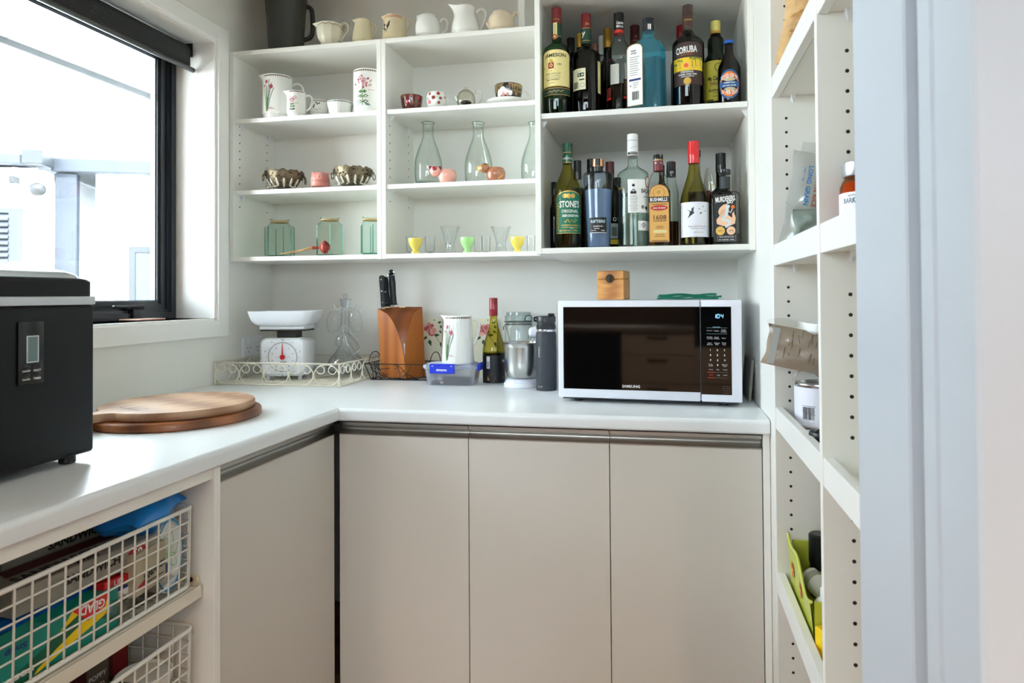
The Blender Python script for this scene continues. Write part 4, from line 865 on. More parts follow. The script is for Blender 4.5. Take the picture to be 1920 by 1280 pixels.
# ---- lower shelf, back row
plain('g', 152, 2.10, ZS0, 42, 24, 800, 700, 640, 520, g_black, capblack, 'dark squat bottle in the far corner behind the ginger wine', GD, 1110, 'liquor_bottle')
plain('g', 342, 2.30, ZS0, 82, 28, 620, 450, 400, 330, g_clear, M('cap_white', (214, 212, 204), 0.4), 'pale bottle with white cap behind the ginger wine', GD, 1080, 'liquor_bottle', liquid=(760, l_brown))
plain('g', 378, 2.17, ZS0, 82, 36, 640, 520, 490, 314, g_clear, capblack, 'bottle with tall black cap just behind the ginger wine', GD, 1100, 'liquor_bottle', liquid=(580, GL('liquid_olive', (0.35, 0.30, 0.10), (0.2, 0.2, 0.05))))
plain('g', 508, 2.265, ZS0, 95, 36, 640, 520, 430, 300, g_black, capblack, 'bottle with black cap behind the blue tinted gin', GD, 1100, 'liquor_bottle')
def art_bk(it):
    R = it.R+0.0003; U = lambda c: it.U(c, R); V = it.V
    lab(it, 'label', lambda a: (a.rect(U(690), V(1068), U(760), V(925), M('label_pale2', (200, 204, 198), 0.6), 1), barcode(a, U(705), V(1045), U(755), V(960), inkk), a.rect(U(690), V(1122), U(775), V(1075), M('ink_yellow', (226, 190, 50)), 1), a.disc(U(732), V(885), it.W(18), inkw), a.disc(U(732), V(885), it.W(13), inkk, 3)), R)
plain('g', 690, 2.135, ZS0, 95, 40, 620, 500, 440, 326, g_black, M('capsule_oxblood', (92, 24, 24), 0.3, coat=0.3), 'wine bottle with oxblood capsule between the gin and white-capped rum', GD, 1110, art=art_bk)
plain('g', 760, 2.24, ZS0, 80, 34, 720, 560, 520, 478, g_black, capblack, 'dark round-topped bottle with gold band behind the oxblood wine', GD, 1090, 'liquor_bottle',
      art=lambda it: MB().lathe(it.prof([(62, 600), (60, 580)]), 20).build('gold_band', capgold, it.o, smooth=True))
plain('h', 216, 2.20, ZS0, 80, 26, 620, 500, 450, 357, g_dkgreen, capblack, 'green bottle with black cap behind the tan-label whiskey', GD, 1085, 'liquor_bottle',
      art=lambda it: lab(it, 'cap_print', lambda a: a.text('Est', it.W(4), it.V(396), it.W(28), inkw, 2), it.W(28.5)))
plain('h', 306, 2.08, ZS0, 68, 42, 640, 480, 465, 325, g_clear, capblack, 'slim clear bottle with black cap beside the swallow wine', GD, 1110, 'liquor_bottle', liquid=(900, l_brown),
      art=lambda it: lab(it, 'cap_print', lambda a: a.text('XX', it.W(6), it.V(432), it.W(40), inkw, 2), it.W(45)))
plain('h', 558, 2.22, ZS0, 95, 30, 640, 460, 270, 215, GL('glass_milky', (0.80, 0.80, 0.66), (0.5, 0.5, 0.4)), capblack, 'pale bottle with black cap behind the swallow wine', GD, 1085, 'liquor_bottle', liquid=(620, l_dark))
plain('h', 784, 2.14, ZS0, 108, 46, 640, 560, 420, 245, g_black, capblack, 'tall black-capped bottle behind the mermaid label bottle', GD, 1095, 'liquor_bottle')
# crumpled clear bag stuffed at the back
it = Item('h', 662, 2.26, ZS0+.001, 'plastic_bag', 'crumpled clear plastic bag between the swallow wine and tall black bottle', 'bag'); rr = random.Random(4)
def bag(it, w, h, dep, mat, seed, name='film', amp=0.25):
    r = random.Random(seed); ph = [r.uniform(0, 6.28) for _ in range(8)]
    b = MB(); rings = []
    for j in range(11):
        t = j/10; ring = []
        for i in range(20):
            a = 2*PI*i/20; k = 1+amp*math.sin(3*a+ph[0]+5*t)+amp*0.6*math.sin(7*a+ph[1]-6*t)
            q = math.sin(PI*min(1, 0.18+t*0.8))**0.6
            ring.append((w/2*q*k*math.cos(a), dep/2*q*k*math.sin(a), h*t))
        rings.append(ring)
    return b.loft(rings).build(name, mat, it, smooth=True, ang=25)
bag(it.o, it.W(130), it.V(385), it.W(90), GL('film_clear', (0.90, 0.90, 0.86), (0.65, 0.65, 0.6), 0.12, 3.0), 5)
MB().lathe([(it.W(50), 0), (it.W(52), it.V(700)), (it.W(40), it.V(640)), (it.W(20), it.V(600))], 16).build('red_packet', M('packet_red', (150, 40, 40), 0.4), it.o, smooth=True)
# ================================================================ jugs, cups, glass in the two display cabinets
china = M('white_china', (240, 240, 234), 0.16, coat=0.5); china2 = M('warm_white_china', (238, 236, 224), 0.2, coat=0.4); creamc = M('cream_glaze', (232, 222, 184), 0.25, coat=0.5)
JT, JL, JA, JM_, JN, JD = 'jugs on top of the display cabinets', 'botanical crockery', 'silver and pink ornaments', 'carafes', 'egg cups', 'jars'
def wall(P, th, floor=None):
    """closes an outline into a vessel with a rim and an inside; th = wall thickness in metres"""
    top = P[-1]; out = list(P)+[(top[0]-th*0.3, top[1]+th*0.35), (top[0]-th, top[1])]
    fl = P[0][1]+(floor or th*1.5)
    for r, h in reversed(P):
        if h > fl+0.004 and h < top[1]-1e-4: out.append((max(1e-4, r-th), h))
    out.append((max(1e-4, P[1][0]-th), fl)); out.append((1e-4, fl)); return out
def vessel(it, pts, mat, th=0.003, seg=32, spout=None, smooth=4, flute=None, warp=None, name='body', mat_dark=None, sm=True):
    P = it.prof(pts); z0 = min(0.0005, P[0][1]); P = curveprof(P, smooth) if smooth else P
    P = [(r, max(h, 0.0005)) for r, h in P]; P[0] = (P[0][0], 0.0005)
    zt = P[-1][1]
    def wp(p, a, z):
        if spout:
            amt, hh, wd = spout[:3]; da = abs((a-PI+PI) % (2*PI)-PI); t = max(0, min(1, (z-(zt-hh))/hh)); t = t*t
            g = math.exp(-(da/wd)**2)*t; p = p+Vector((-amt*g, 0, (spout[3] if len(spout) > 3 else 0.0)*g)); p.y *= (1-0.35*g*min(1, amt/0.012))
        if warp: p = warp(p, a, z)
        return p
    W_ = wall(P, th)
    MB().lathe(W_, seg, warp=wp, cap1=False, flute=flute).build(name, mat, it.o, smooth=True, ang=55)
    it.P = P; it.R = max(r for r, h in P); return it
def handle(it, pts, r, mat, flat=1.0, n=6, name='handle'):
    q = smoothpath([(it.X(x), 0, it.V(y)) for x, y in pts], n); rr = r if isinstance(r, (list, tuple)) else [r]*len(pts)
    rs = []
    for i in range(len(q)):
        t = i/(len(q)-1)*(len(rr)-1); k = min(int(t), len(rr)-2); rs.append(it.W(rr[k]+(rr[k+1]-rr[k])*(t-k)))
    return MB().tube(q, rs, 10, flat=flat).build(name, mat, it.o, smooth=True, ang=60)
def radius_at(it, h):
    for (r0, h0), (r1, h1) in zip(it.P, it.P[1:]):
        if h0 <= h <= h1: return r0+(r1-r0)*(h-h0)/max(1e-6, h1-h0)
    return it.P[-1][0]
def surfmap(it, lift0=0.0):
    def f(u, v, h):
        r = radius_at(it, v)+h+lift0; a = -PI/2+u/max(it.R, 1e-4); return (r*math.cos(a), r*math.sin(a), v)
    return f
leafg, leafd, petal, stemg = M('ink_leaf', (84, 128, 66), 0.4), M('ink_leaf_dark', (50, 84, 50), 0.4), M('ink_petal_pink', (206, 150, 156), 0.4), M('ink_stem', (130, 150, 84), 0.4)
clover = M('ink_clover', (178, 80, 96), 0.4)
def border(a, it, h, n, sz, cols, layer=2):
    for k in range(n):
        u = (k-n/2+0.5)*sz*1.15; c = cols[k % len(cols)]
        a.poly([(u-sz*0.5, h), (u-sz*0.1, h+sz*0.55), (u+sz*0.45, h), (u-sz*0.1, h-sz*0.55)], c, layer); a.disc(u-sz*0.5, h, sz*0.25, leafd, layer+1, n=8)
def chives(a, it, x0, yb, yt, k=1.0, U=None):
    V = it.V; H = yb-yt
    for dx, top, bend in ((-26, .82, -8), (-14, .95, -4), (-6, .78, 0), (4, 1.0, 10), (14, .88, 22), (24, .72, 34), (8, .7, 14)):
        pts = [(U(x0+dx*.25*k+bend*k*t*t+dx*.5*k*t), V(yb-H*top*t)) for t in (0, .25, .5, .75, 1)]
        a.line(pts, it.W(5*k), leafg if dx % 4 else leafd, 2)
    a.line([(U(x0-2), V(yb)), (U(x0-2), V(yb-H*.42))], it.W(20*k), stemg, 1); a.disc(U(x0-2), V(yb+2), it.W(11*k), stemg, 2)
    for dx, t, r in ((-8, .93, 14), (28, .76, 17), (-22, .80, 8)): a.disc(U(x0+dx*k), V(yb-H*t), it.W(r*k), clover, 3, ry=it.W(r*1.15*k), n=14)
def spray(a, it, x0, yb, yt, k=1.0, U=None, seed=1):
    V = it.V; H = yb-yt; r = random.Random(seed)
    a.line([(U(x0), V(yb)), (U(x0-2*k), V(yb-H*.5)), (U(x0+2*k), V(yb-H*.8))], it.W(5*k), stemg, 1)
    for t, dx in ((.12, -24), (.12, 26), (.30, 26), (.30, -20), (.45, 18), (.45, -18)):
        x, y = x0+dx*k, yb-H*t; a.poly([(U(x0), V(y+4)), (U(x0+dx*.5*k), V(y-11*k)), (U(x0+dx*1.25*k), V(y-2)), (U(x0+dx*.6*k), V(y+9*k))], leafg if t > .2 else leafd, 2)
    for _ in range(34):
        ang = r.uniform(0, 6.28); q = math.sqrt(r.random()); x = x0+(r.choice((-18, 0, 24))+24*q*math.cos(ang))*k; y = yt+H*.22+H*.20*q*math.sin(ang)
        a.disc(U(x), V(y), it.W(r.uniform(4, 7)*k), petal if r.random() < .7 else clover, 3, n=8)
def printed(it, fn, name='floral_print'):
    a = Art(); fn(a, lambda c: it.U(c, it.R)); return a.build(name, it.o, surfmap(it))
YS = 2.262
# -- corner cabinet, top compartment
it = vessel(Item('a', 462, YS, ZB_, 'jug', 'large white jug with purple chive print in the corner cabinet', 'jug', JL), [(118, 1000), (127, 992), (126, 900), (124, 780), (122, 700), (121, 668)], china, spout=(0.016, 0.03, 0.42, 0.002))
handle(it, [(578, 722), (612, 706), (645, 712), (664, 745), (660, 800), (630, 870), (580, 900)], [13, 12, 12, 12, 12, 12, 13], china)
printed(it, lambda a, U: (chives(a, it, 378, 975, 715, 1.0, U), border(a, it, it.V(682), 15, it.W(15), [MATS['ink_clover'], leafd]), a.rect(U(392), it.V(966), U(436), it.V(962), clover, 2), a.rect(U(392), it.V(957), U(418), it.V(953), clover, 2)))
it = vessel(Item('a', 621, 2.225, ZB_, 'jug', 'small white jug with pink flower print in front of the chive jug', 'jug', JL), [(72, 985), (79, 978), (79, 900), (78, 830), (77, 794)], china, spout=(0.013, 0.022, 0.42, 0.001))
handle(it, [(690, 822), (718, 810), (742, 824), (748, 860), (734, 910), (700, 945)], [10]*6, china)
printed(it, lambda a, U: (spray(a, it, 585, 970, 840, 0.85, U, 2), border(a, it, it.V(803), 9, it.W(13), [MATS['ink_clover'], leafd]), a.rect(U(605), it.V(905), U(634), it.V(902), clover, 2)))
it = vessel(Item('a', 806, 2.29, ZB_, 'sugar_bowl', 'small rounded white bowl with green sprig print between small jug and ramekin', 'bowl', JL), [(60, 985), (72, 975), (84, 940), (84, 915), (78, 890), (72, 872)], china)
printed(it, lambda a, U: ([a.line([(U(x), it.V(962)), (U(x+d), it.V(905))], it.W(5), leafg, 2) for x, d in ((790, -14), (795, 4), (805, 14), (780, -24))], [a.disc(U(x), it.V(y), it.W(7), leafd, 3) for x, y in ((775, 925), (790, 900), (800, 912), (815, 905), (770, 940))], border(a, it, it.V(882), 11, it.W(12), [MATS['ink_clover'], leafd]), a.rect(U(815), it.V(953), U(830), it.V(950), clover, 2)))
it = vessel(Item('a', 996, 2.245, ZB_, 'ramekin', 'white fluted ramekin with leafy rim on the top shelf', 'bowl', JL), [(86, 968), (92, 960), (100, 925), (108, 884)], china, seg=96, flute=(24, 0.012), smooth=2)
printed(it, lambda a, U: border(a, it, it.V(893), 19, it.W(11), [leafd, leafg]))
it = vessel(Item('a', 1238, YS, ZB_, 'canister', 'tall white canister with pink flower print beside the cabinet side', 'canister', JL), [(122, 955), (127, 945), (127, 800), (126, 640), (125, 624)], china)
printed(it, lambda a, U: (spray(a, it, 1190, 935, 680, 1.55, U, 3), border(a, it, it.V(640), 15, it.W(17), [MATS['ink_clover'], leafg]), a.text('OREGANO', U(1260), it.V(806), it.W(56), clover, 2, bold=0.0), a.poly([(U(1140), it.V(930)), (U(1155), it.V(905)), (U(1180), it.V(915)), (U(1165), it.V(936))], M('ink_pale_teal', (160, 196, 196), 0.4), 2), a.poly([(U(1205), it.V(915)), (U(1240), it.V(920)), (U(1255), it.V(937)), (U(1220), it.V(936))], M('ink_teal', (90, 130, 136), 0.4), 3)))
# -- middle cabinet, top compartment
it = vessel(Item('b', 329, YS, ZB_, 'cup', 'dark red-brown cup printed with strawberries', 'cup', 'strawberry cups'), [(76, 935), (82, 925), (90, 880), (96, 832)], M('glaze_oxblood', (96, 34, 22), 0.25, coat=0.6), th=0.0022)
straw, strawp = M('ink_strawberry', (196, 40, 34), 0.35), M('ink_russet', (150, 70, 40), 0.35)
printed(it, lambda a, U: ([a.disc(U(x), it.V(y), it.W(r), c, 2, n=12) for x, y, r, c in ((258, 848, 15, strawp), (325, 846, 17, strawp), (388, 856, 15, straw), (285, 895, 20, straw), (308, 890, 9, inkw), (345, 900, 12, strawp), (398, 902, 12, strawp))], a.disc(U(285), it.V(895), it.W(7), inkw, 3)), 'fruit_print')
it = vessel(Item('b', 542, YS, ZB_, 'cup', 'white barrel cup dotted with red strawberries', 'cup', 'strawberry cups'), [(70, 922), (78, 912), (86, 870), (84, 830), (74, 802)], china, th=0.0025)
printed(it, lambda a, U: [a.disc(U(x), it.V(y), it.W(r), c, 2, n=12, ry=it.W(r*.9)) for x, y, r, c in ((484, 826, 12, straw), (558, 824, 15, straw), (516, 858, 17, strawp), (576, 862, 14, strawp), (482, 895, 17, straw), (562, 900, 14, strawp), (612, 850, 10, strawp), (470, 862, 8, straw))]+[a.poly([(U(x-9), it.V(y)), (U(x), it.V(y-10)), (U(x+9), it.V(y))], leafg, 3) for x, y in ((484, 816), (558, 812), (482, 880))], 'fruit_print')
handle(it, [(618, 850), (634, 862), (630, 892), (610, 902)], [8]*4, china2)
it = vessel(Item('b', 795, YS, ZB_, 'teapot', 'tiny clear glass teapot with dark tea leaves inside', 'teapot'), [(60, 912), (70, 905), (80, 875), (78, 835), (62, 800), (38, 780)], GL('teapot_glass', (0.95, 0.94, 0.90), (0.55, 0.54, 0.48)), th=0.002, seg=24)
MB().lathe(it.prof([(36, 782), (30, 774), (12, 772), (10, 766), (18, 760), (16, 750), (4, 746)]), 18).build('lid', MATS['teapot_glass'], it.o, smooth=True)
MB().ball((0, 0, it.V(880)), it.W(48), sc_=(1, 1, 0.38)).build('tea_leaves', M('tea_leaf_dark', (32, 28, 30), 0.7), it.o, smooth=True)
handle(it, [(868, 805), (892, 780), (918, 790), (924, 830), (908, 870), (874, 884)], [9]*6, M('clear_glassy_white', (222, 222, 208), 0.15, coat=0.6))
MB().tube([(it.X(726), 0, it.V(868)), (it.X(714), 0, it.V(840)), (it.X(706), 0, it.V(822))], [it.W(12), it.W(9), it.W(6)], 10).build('spout', MATS['clear_glassy_white'], it.o, smooth=True)
sz_ = Item('b', 1152, YS, ZB_, 'saucer', 'plain white saucer under the black and gold teacup', 'saucer')
P = [(sz_.W(80), 0.0005), (sz_.W(90), 0.002), (sz_.W(150), 0.010), (sz_.W(186), 0.016), (sz_.W(188), 0.0175), (sz_.W(150), 0.0125), (sz_.W(80), 0.005), (1e-4, 0.005)]
MB().lathe(P, 48, cap1=False).build('dish', china, sz_.o, smooth=True, ang=60)
MB().lathe([(sz_.W(84), 0.0053), (sz_.W(88), 0.0062), (sz_.W(84), 0.0058)], 36).build('well_ring', china2, sz_.o, smooth=True)
it = vessel(Item('b', 1160, YS, ZB_+0.0052, 'teacup', 'black and gold lace teacup with pink rose on a white saucer', 'cup'), [(58, 905), (66, 896), (96, 860), (112, 815), (118, 770), (120, 742)], M('glaze_black', (40, 30, 20), 0.2, coat=0.6), th=0.0018)
def lace(a, U):
    r = random.Random(8)
    for x0, x1 in ((1046, 1120), (1160, 1278)):
        a.rect(U(x0), it.V(815), U(x1), it.V(748), M('ink_old_gold', (150, 122, 62), 0.4), 1)
        for _ in range(70): a.disc(U(r.uniform(x0, x1)), it.V(r.uniform(750, 815)), it.W(r.uniform(2.5, 5)), M('glaze_black', (40, 30, 20)), 2, n=6)
    for x, y, q, c in ((1085, 815, 24, inkw), (1110, 800, 26, inkw), (1070, 835, 20, inkw), (1140, 820, 24, inkw), (1175, 828, 22, inkw), (1110, 832, 20, M('ink_rose', (214, 150, 140), 0.4)), (1150, 838, 14, MATS['ink_rose']), (1230, 830, 16, M('ink_old_gold', (150, 122, 62)))): a.disc(U(x), it.V(y), it.W(q), c, 3, n=10)
printed(it, lace, 'lace_print')
handle(it, [(1270, 800), (1290, 780), (1320, 785), (1336, 815), (1325, 850), (1290, 850)], [9]*6, china2)
# -- corner cabinet, middle compartment: silver bowls and the pig timer
silver, silver_d = M('old_silver', (126, 114, 92), 0.36, 0.85, bump=0.4, bscale=400), M('tarnish', (70, 58, 44), 0.5, 0.6)
def silver_bowl(cx, cyb, cyt, half, label, rot):
    it = Item('c', cx, YS, ZA_, 'silver_bowl', label, 'bowl', 'embossed silver bowls', rot)
    pts = [(half*.58, cyb+6), (half*.62, cyb-2), (half*.78, cyb-45), (half*.90, cyb-95), (half*.94, cyb-125), (half*.99, cyt+28)]
    P = curveprof(it.prof(pts), 3); P = [(r, max(h, 0.0005)) for r, h in P]; zt = P[-1][1]; z0 = P[0][1]
    def wp(p, a, z):
        t = max(0, (z-zt*0.55)/(zt*0.45)); k = 1+0.018*math.cos(14*a)*(1 if z < zt*0.75 else 0.2); dz = 0.0045*t**3*abs(math.cos(5*a))+0.002*t**2*math.cos(17*a)
        return Vector((p.x*k, p.y*k, p.z+dz))
    MB().lathe(wall(P, 0.002), 112, warp=wp, cap1=False).build('body', silver, it.o, smooth=True, ang=40)
    b = MB(); it.P = P
    for k in range(14):
        a = 2*PI*k/14; q = []
        for t in (0.12, 0.25, 0.4, 0.52, 0.62): h = zt*t; q.append(((radius_at(it, h)*1.036+0.0008)*math.cos(a), (radius_at(it, h)*1.036+0.0008)*math.sin(a), h))
        b.tube(q, [0.0022, 0.0036, 0.0042, 0.0038, 0.002], 8)
    b.build('raised_petals', M('silver_bright', (232, 228, 214), 0.35, 0.45), it.o, smooth=True, kind='stuff')
    b = MB(); r = random.Random(2)
    for k in range(80):
        a = r.uniform(0, 2*PI); h = zt*r.uniform(0.64, 0.98); rr_ = radius_at(it, min(h, zt))+0.001; c = (rr_*math.cos(a), rr_*math.sin(a), h); b.ball(c, r.uniform(0.0016, 0.0036), 7, 5)
    for k in range(14):
        a = 2*PI*(k+.5)/14
        for t in (0.2, 0.4, 0.58): h = zt*t; rr_ = radius_at(it, h)*0.99; b.ball((rr_*math.cos(a), rr_*math.sin(a), h), 0.0024, 7, 5)
    b.build('embossing', silver_d, it.o, smooth=True, kind='stuff')
    b = MB(); b.mat(silver)
    for sgn in (-1, 1):
        c = Vector((sgn*(P[-1][0]+0.006), 0, zt*0.66)); ring = [c+Vector((0.0, 0.0075*math.cos(t*2*PI/16), 0.011*math.sin(t*2*PI/16))) for t in range(16)]
        if sgn: ring = [c+Vector((0.004*math.cos(t*2*PI/16), 0.0065*math.cos(t*2*PI/16), 0.011*math.sin(t*2*PI/16))) for t in range(16)]
        o = MB().tube(ring, 0.0019, 7, closed=True).build('ring_handle', silver, it.o, smooth=True)
        MB().ball((sgn*(P[-1][0]+0.002), 0, zt*0.86), 0.005).build('lug', silver, it.o, smooth=True)
silver_bowl(606, 484, 318, 188, 'ornate silver bowl left of the pink pig timer', 0.2)
silver_bowl(1293, 463, 285, 188, 'ornate silver bowl right of the pink pig timer', -0.1)
pink = M('pig_pink', (226, 146, 132), 0.4); pinkd = M('pig_pink_light', (236, 170, 156), 0.4)
it = Item('c', 963, 2.25, ZA_, 'pig_timer', 'pink pig shaped kitchen timer between the silver bowls', 'timer')
MB().lathe(it.prof([(86, 484), (91, 478), (91, 434), (90, 430)]), 32).build('base', pink, it.o, smooth=True, ang=50)
MB().lathe(it.prof([(88, 427), (91, 422), (90, 400), (80, 365), (62, 345), (35, 334), (8, 331)]), 32).build('head', pink, it.o, smooth=True, ang=50)
b = MB().ball((it.X(963), -it.W(80), it.V(394)), it.W(34), sc_=(1, .45, .72)); b.build('snout', pinkd, it.o, smooth=True)
for x in (948, 978): MB().ball((it.X(x), -it.W(96), it.V(395)), it.W(8), sc_=(1, .4, 1.1)).build('nostril', M('pig_nostril', (206, 120, 110), 0.5), it.o, smooth=True)
for sgn in (-1, 1):
    MB().add([(sgn*it.W(38), -it.W(20), it.V(350)), (sgn*it.W(80), 0, it.V(385)), (sgn*it.W(84), 0, it.V(332)), (sgn*it.W(56), it.W(16), it.V(352)), (sgn*it.W(66), -it.W(16), it.V(356))], [(0, 4, 2), (4, 1, 2), (0, 2, 3), (3, 2, 1), (0, 3, 1, 4)]).build('ear', pink, it.o, smooth=True, ang=80)
lab(it, 'eyes', lambda a: [a.disc(it.W(d), it.V(362), it.W(7), inkw, 2) for d in (-9, 9)]+[a.disc(it.W(d), it.V(362), it.W(3), inkk, 3) for d in (-9, 9)], flat=it.W(82))
lab(it, 'minute_marks', lambda a: [a.rect(it.W(d)-0.0004, it.V(444), it.W(d)+0.0004, it.V(436), inkr, 2) for d in range(-80, 90, 20)], it.W(91.3))
# -- corner cabinet, bottom: green jars and the wooden rose
jarg = GL('jar_green', (0.88, 0.96, 0.93), (0.45, 0.70, 0.63)); twine = M('cork_band', (196, 166, 116), 0.85, bump=0.5, bscale=500)
def jar(cx, half, cyb, ysh, yn, yt, label, y, turn):
    it = Item('c', cx, y, ZD_, 'glass_jar', label, 'jar', 'green glass jars', turn)
    def oct_(h, r): return [(r*math.cos(2*PI*(j+.5)/6)*1.02, r*math.sin(2*PI*(j+.5)/6), h) for j in range(6)]
    R = it.W(half)*1.06; b = MB(); zs = [0.001, it.V(cyb-14), it.V(ysh+5)]
    rings = [oct_(0.001, R*.9), oct_(0.006, R), oct_(it.V(ysh+8), R)]; b.loft(rings, cap1=False)
    # shoulder: hexagon to round
    n = 24; k = lambda t: [(math.cos(2*PI*(j+.5)/6), math.sin(2*PI*(j+.5)/6)) for j in range(6)]
    hexr = []
    for j in range(n):
        a = 2*PI*j/n+PI/6; f = math.cos(PI/6)/math.cos(((a-PI/6) % (PI/3))-PI/6); hexr.append((R*f*math.cos(a)*1.02, R*f*math.sin(a), it.V(ysh+8)))
    rn = it.W(84); cir = lambda r, h: [(r*math.cos(2*PI*j/n+PI/6), r*math.sin(2*PI*j/n+PI/6), h) for j in range(n)]
    b.loft([hexr, cir(rn*1.04, it.V(yn)), cir(rn, it.V(yn-6)), cir(rn, it.V(yt+18)), cir(rn*1.12, it.V(yt+10)), cir(rn*1.12, it.V(yt+2)), cir(rn*.95, it.V(yt))], cap0=False, cap1=False)
    b.build('glass_body', jarg, it.o, smooth=True, ang=18)
    e = MB()
    for j in range(6):
        a = 2*PI*(j+.5)/6; e.tube([(R*.99*math.cos(a)*1.02, R*.99*math.sin(a), 0.006), (R*.99*math.cos(a)*1.02, R*.99*math.sin(a), it.V(ysh+8))], 0.0016, 6)
    e.loft([oct_(0.002, R*.88), oct_(0.008, R*.90)]); e.build('thick_edges', GL('jar_green_edge', (0.42, 0.72, 0.62), (0.15, 0.40, 0.33)), it.o, smooth=True)
    MB().lathe([(rn*1.01, it.V(yn-8)), (rn*1.05, it.V(yn-12)), (rn*1.05, it.V(yt+20)), (rn*1.01, it.V(yt+17))], 28).build('cork_band', twine, it.o, smooth=True)
jar(556, 134, 1155, 880, 850, 806, 'pale green six-sided jar in the corner of the bottom shelf', 2.285, 0.25)
jar(1060, 132, 1150, 860, 830, 790, 'pale green six-sided jar behind the red wooden rose', 2.29, 0.0)
jar(1478, 106, 1145, 858, 828, 784, 'pale green six-sided jar half hidden by the cabinet side panel', 2.25, 0.1)
it = Item('c', 1045, 2.20, ZD_, 'wooden_rose', 'carved red wooden rose on a pale stick lying before the jars', 'ornament')
rose = WOOD('rose_wood', (130, 34, 24), (196, 76, 56), (60, 60, 60), 0.4)
for k in range(5):
    r_ = it.W(66-12*k); c = Vector((it.X(1010+10*k), -0.003*k, it.V(1085)+0.001*k)); b = MB(); ring = []
    b.ball(c, r_, 18, 9, (0.72, 0.9, 1.0)); b.build('petal', rose, it.o, smooth=True)
    if k < 4:
        tr_ = [c+Vector((-r_*.12+0.004*math.sin(t), -r_*.78*abs(math.cos(t*.5-.8)), r_*.98*math.sin(t-1.2))) for t in [x*0.26 for x in range(11)]]
        MB().tube(tr_, 0.0016, 6).build('petal_edge', M('rose_dark', (70, 18, 14), 0.5), it.o, smooth=True)
MB().tube([(it.X(600), -0.006, 0.003), (it.X(760), -0.004, it.V(1128)), (it.X(890), 0, it.V(1092)), (it.X(985), 0, it.V(1090))], [0.0022, 0.004, 0.0055, 0.004], 10).build('stick', WOOD('stick_wood', (190, 150, 96), (226, 190, 136), (4, 40, 40), 0.5), it.o, smooth=True)
MB().tube([(it.X(890), 0, it.V(1092)), (it.X(955), 0, it.V(1092))], [0.0062, 0.005], 10).build('stem_collar', rose, it.o, smooth=True)
# -- middle cabinet: carafes, animal egg cups
carg = GL('carafe_glass', (0.972, 0.988, 0.98), (0.55, 0.70, 0.64))
def carafe(cx, off, label):
    it = Item('d', cx, 2.30, ZA_, 'carafe', label, 'carafe', 'clear carafes')
    pts = [(100, 560), (112, 552), (118, 500), (119, 420), (112, 360), (85, 270), (58, 200), (47, 150), (46, 90), (50, 60), (54, 48)]
    P = curveprof(it.prof(pts), 3); P = [(r, max(h, 0.0008)) for r, h in P]
    MB().lathe(P+[(P[-1][0]-0.002, P[-1][1])]+[(r-0.002, h) for r, h in reversed(P) if h > 0.006]+[(1e-4, 0.006)], 28, cap1=False).build('glass_body', carg, it.o, smooth=True, ang=60)
    MB().tube([(P[-1][0]*math.cos(t*PI/12), P[-1][0]*math.sin(t*PI/12), P[-1][1]) for t in range(24)], 0.0014, 6, closed=True).build('rim', GL('carafe_rim', (0.66, 0.80, 0.74), (0.3, 0.45, 0.4)), it.o, smooth=True)
carafe(472, 0, 'clear glass carafe behind the pink pig egg cup'); carafe(903, 0, 'clear glass carafe behind the brown cow egg cup'); carafe(1386, 0, 'clear glass carafe cut off by the drinks cabinet side')
it = vessel(Item('d', 634, 2.222, ZA_, 'pig_egg_cup', 'pale pink pig egg cup in front of a carafe', 'egg cup', 'animal egg cups'), [(58, 560), (64, 553), (78, 515), (78, 485), (66, 458), (60, 452)], M('pig_glaze', (240, 176, 160), 0.2, coat=0.6), th=0.002)
pgl = MATS['pig_glaze']
MB().ball((it.X(532), -it.W(20), it.V(466)), it.W(47)).build('head', pgl, it.o, smooth=True)
MB().ball((it.X(527), -it.W(62), it.V(450)), it.W(22), sc_=(1, .5, .9)).build('snout', M('glaze_berry', (160, 26, 44), 0.25, coat=0.4), it.o, smooth=True)
for x, y in ((490, 437), (572, 437)): MB().ball((it.X(x), -it.W(16), it.V(y)), it.W(15), sc_=(.9, .5, 1.1)).build('ear', M('glaze_berry_dark', (140, 40, 44), 0.3), it.o, smooth=True)
it = vessel(Item('d', 1050, 2.222, ZA_, 'cow_egg_cup', 'brown cow egg cup with yellow muzzle in front of a carafe', 'egg cup', 'animal egg cups'), [(64, 550), (70, 543), (82, 505), (82, 470), (70, 442), (64, 435)], M('cow_glaze', (176, 116, 84), 0.2, coat=0.6), th=0.002)
cgl = MATS['cow_glaze']; spot_ = M('cow_spot', (52, 50, 40), 0.3)
MB().ball((it.X(955), -it.W(18), it.V(440)), it.W(40)).build('head', cgl, it.o, smooth=True)
MB().ball((it.X(918), -it.W(34), it.V(444)), it.W(28), sc_=(.9, .9, 1)).build('muzzle', M('cow_muzzle', (236, 176, 72), 0.25, coat=0.4), it.o, smooth=True)
MB().ball((it.X(918), -it.W(56), it.V(446)), it.W(12), sc_=(1, .4, .9)).build('nose_patch', inkw, it.o, smooth=True)
MB().ball((it.X(960), -it.W(18), it.V(412)), it.W(26), sc_=(1, .9, .6)).build('forelock', spot_, it.o, smooth=True)
for x in (938, 990): MB().ball((it.X(x), -it.W(14), it.V(412)), it.W(13), sc_=(.6, .5, 1.1)).build('ear', MATS['cow_muzzle'], it.o, smooth=True)
printed(it, lambda a, U: (a.poly([(U(1084), it.V(455)), (U(1115), it.V(448)), (U(1128), it.V(475)), (U(1110), it.V(500)), (U(1105), it.V(480)), (U(1090), it.V(478))], spot_, 2), a.line([(U(1070), it.V(538)), (U(1095), it.V(520)), (U(1110), it.V(500))], it.W(8), M('cow_muzzle', (236, 176, 72)), 2)), 'spots')
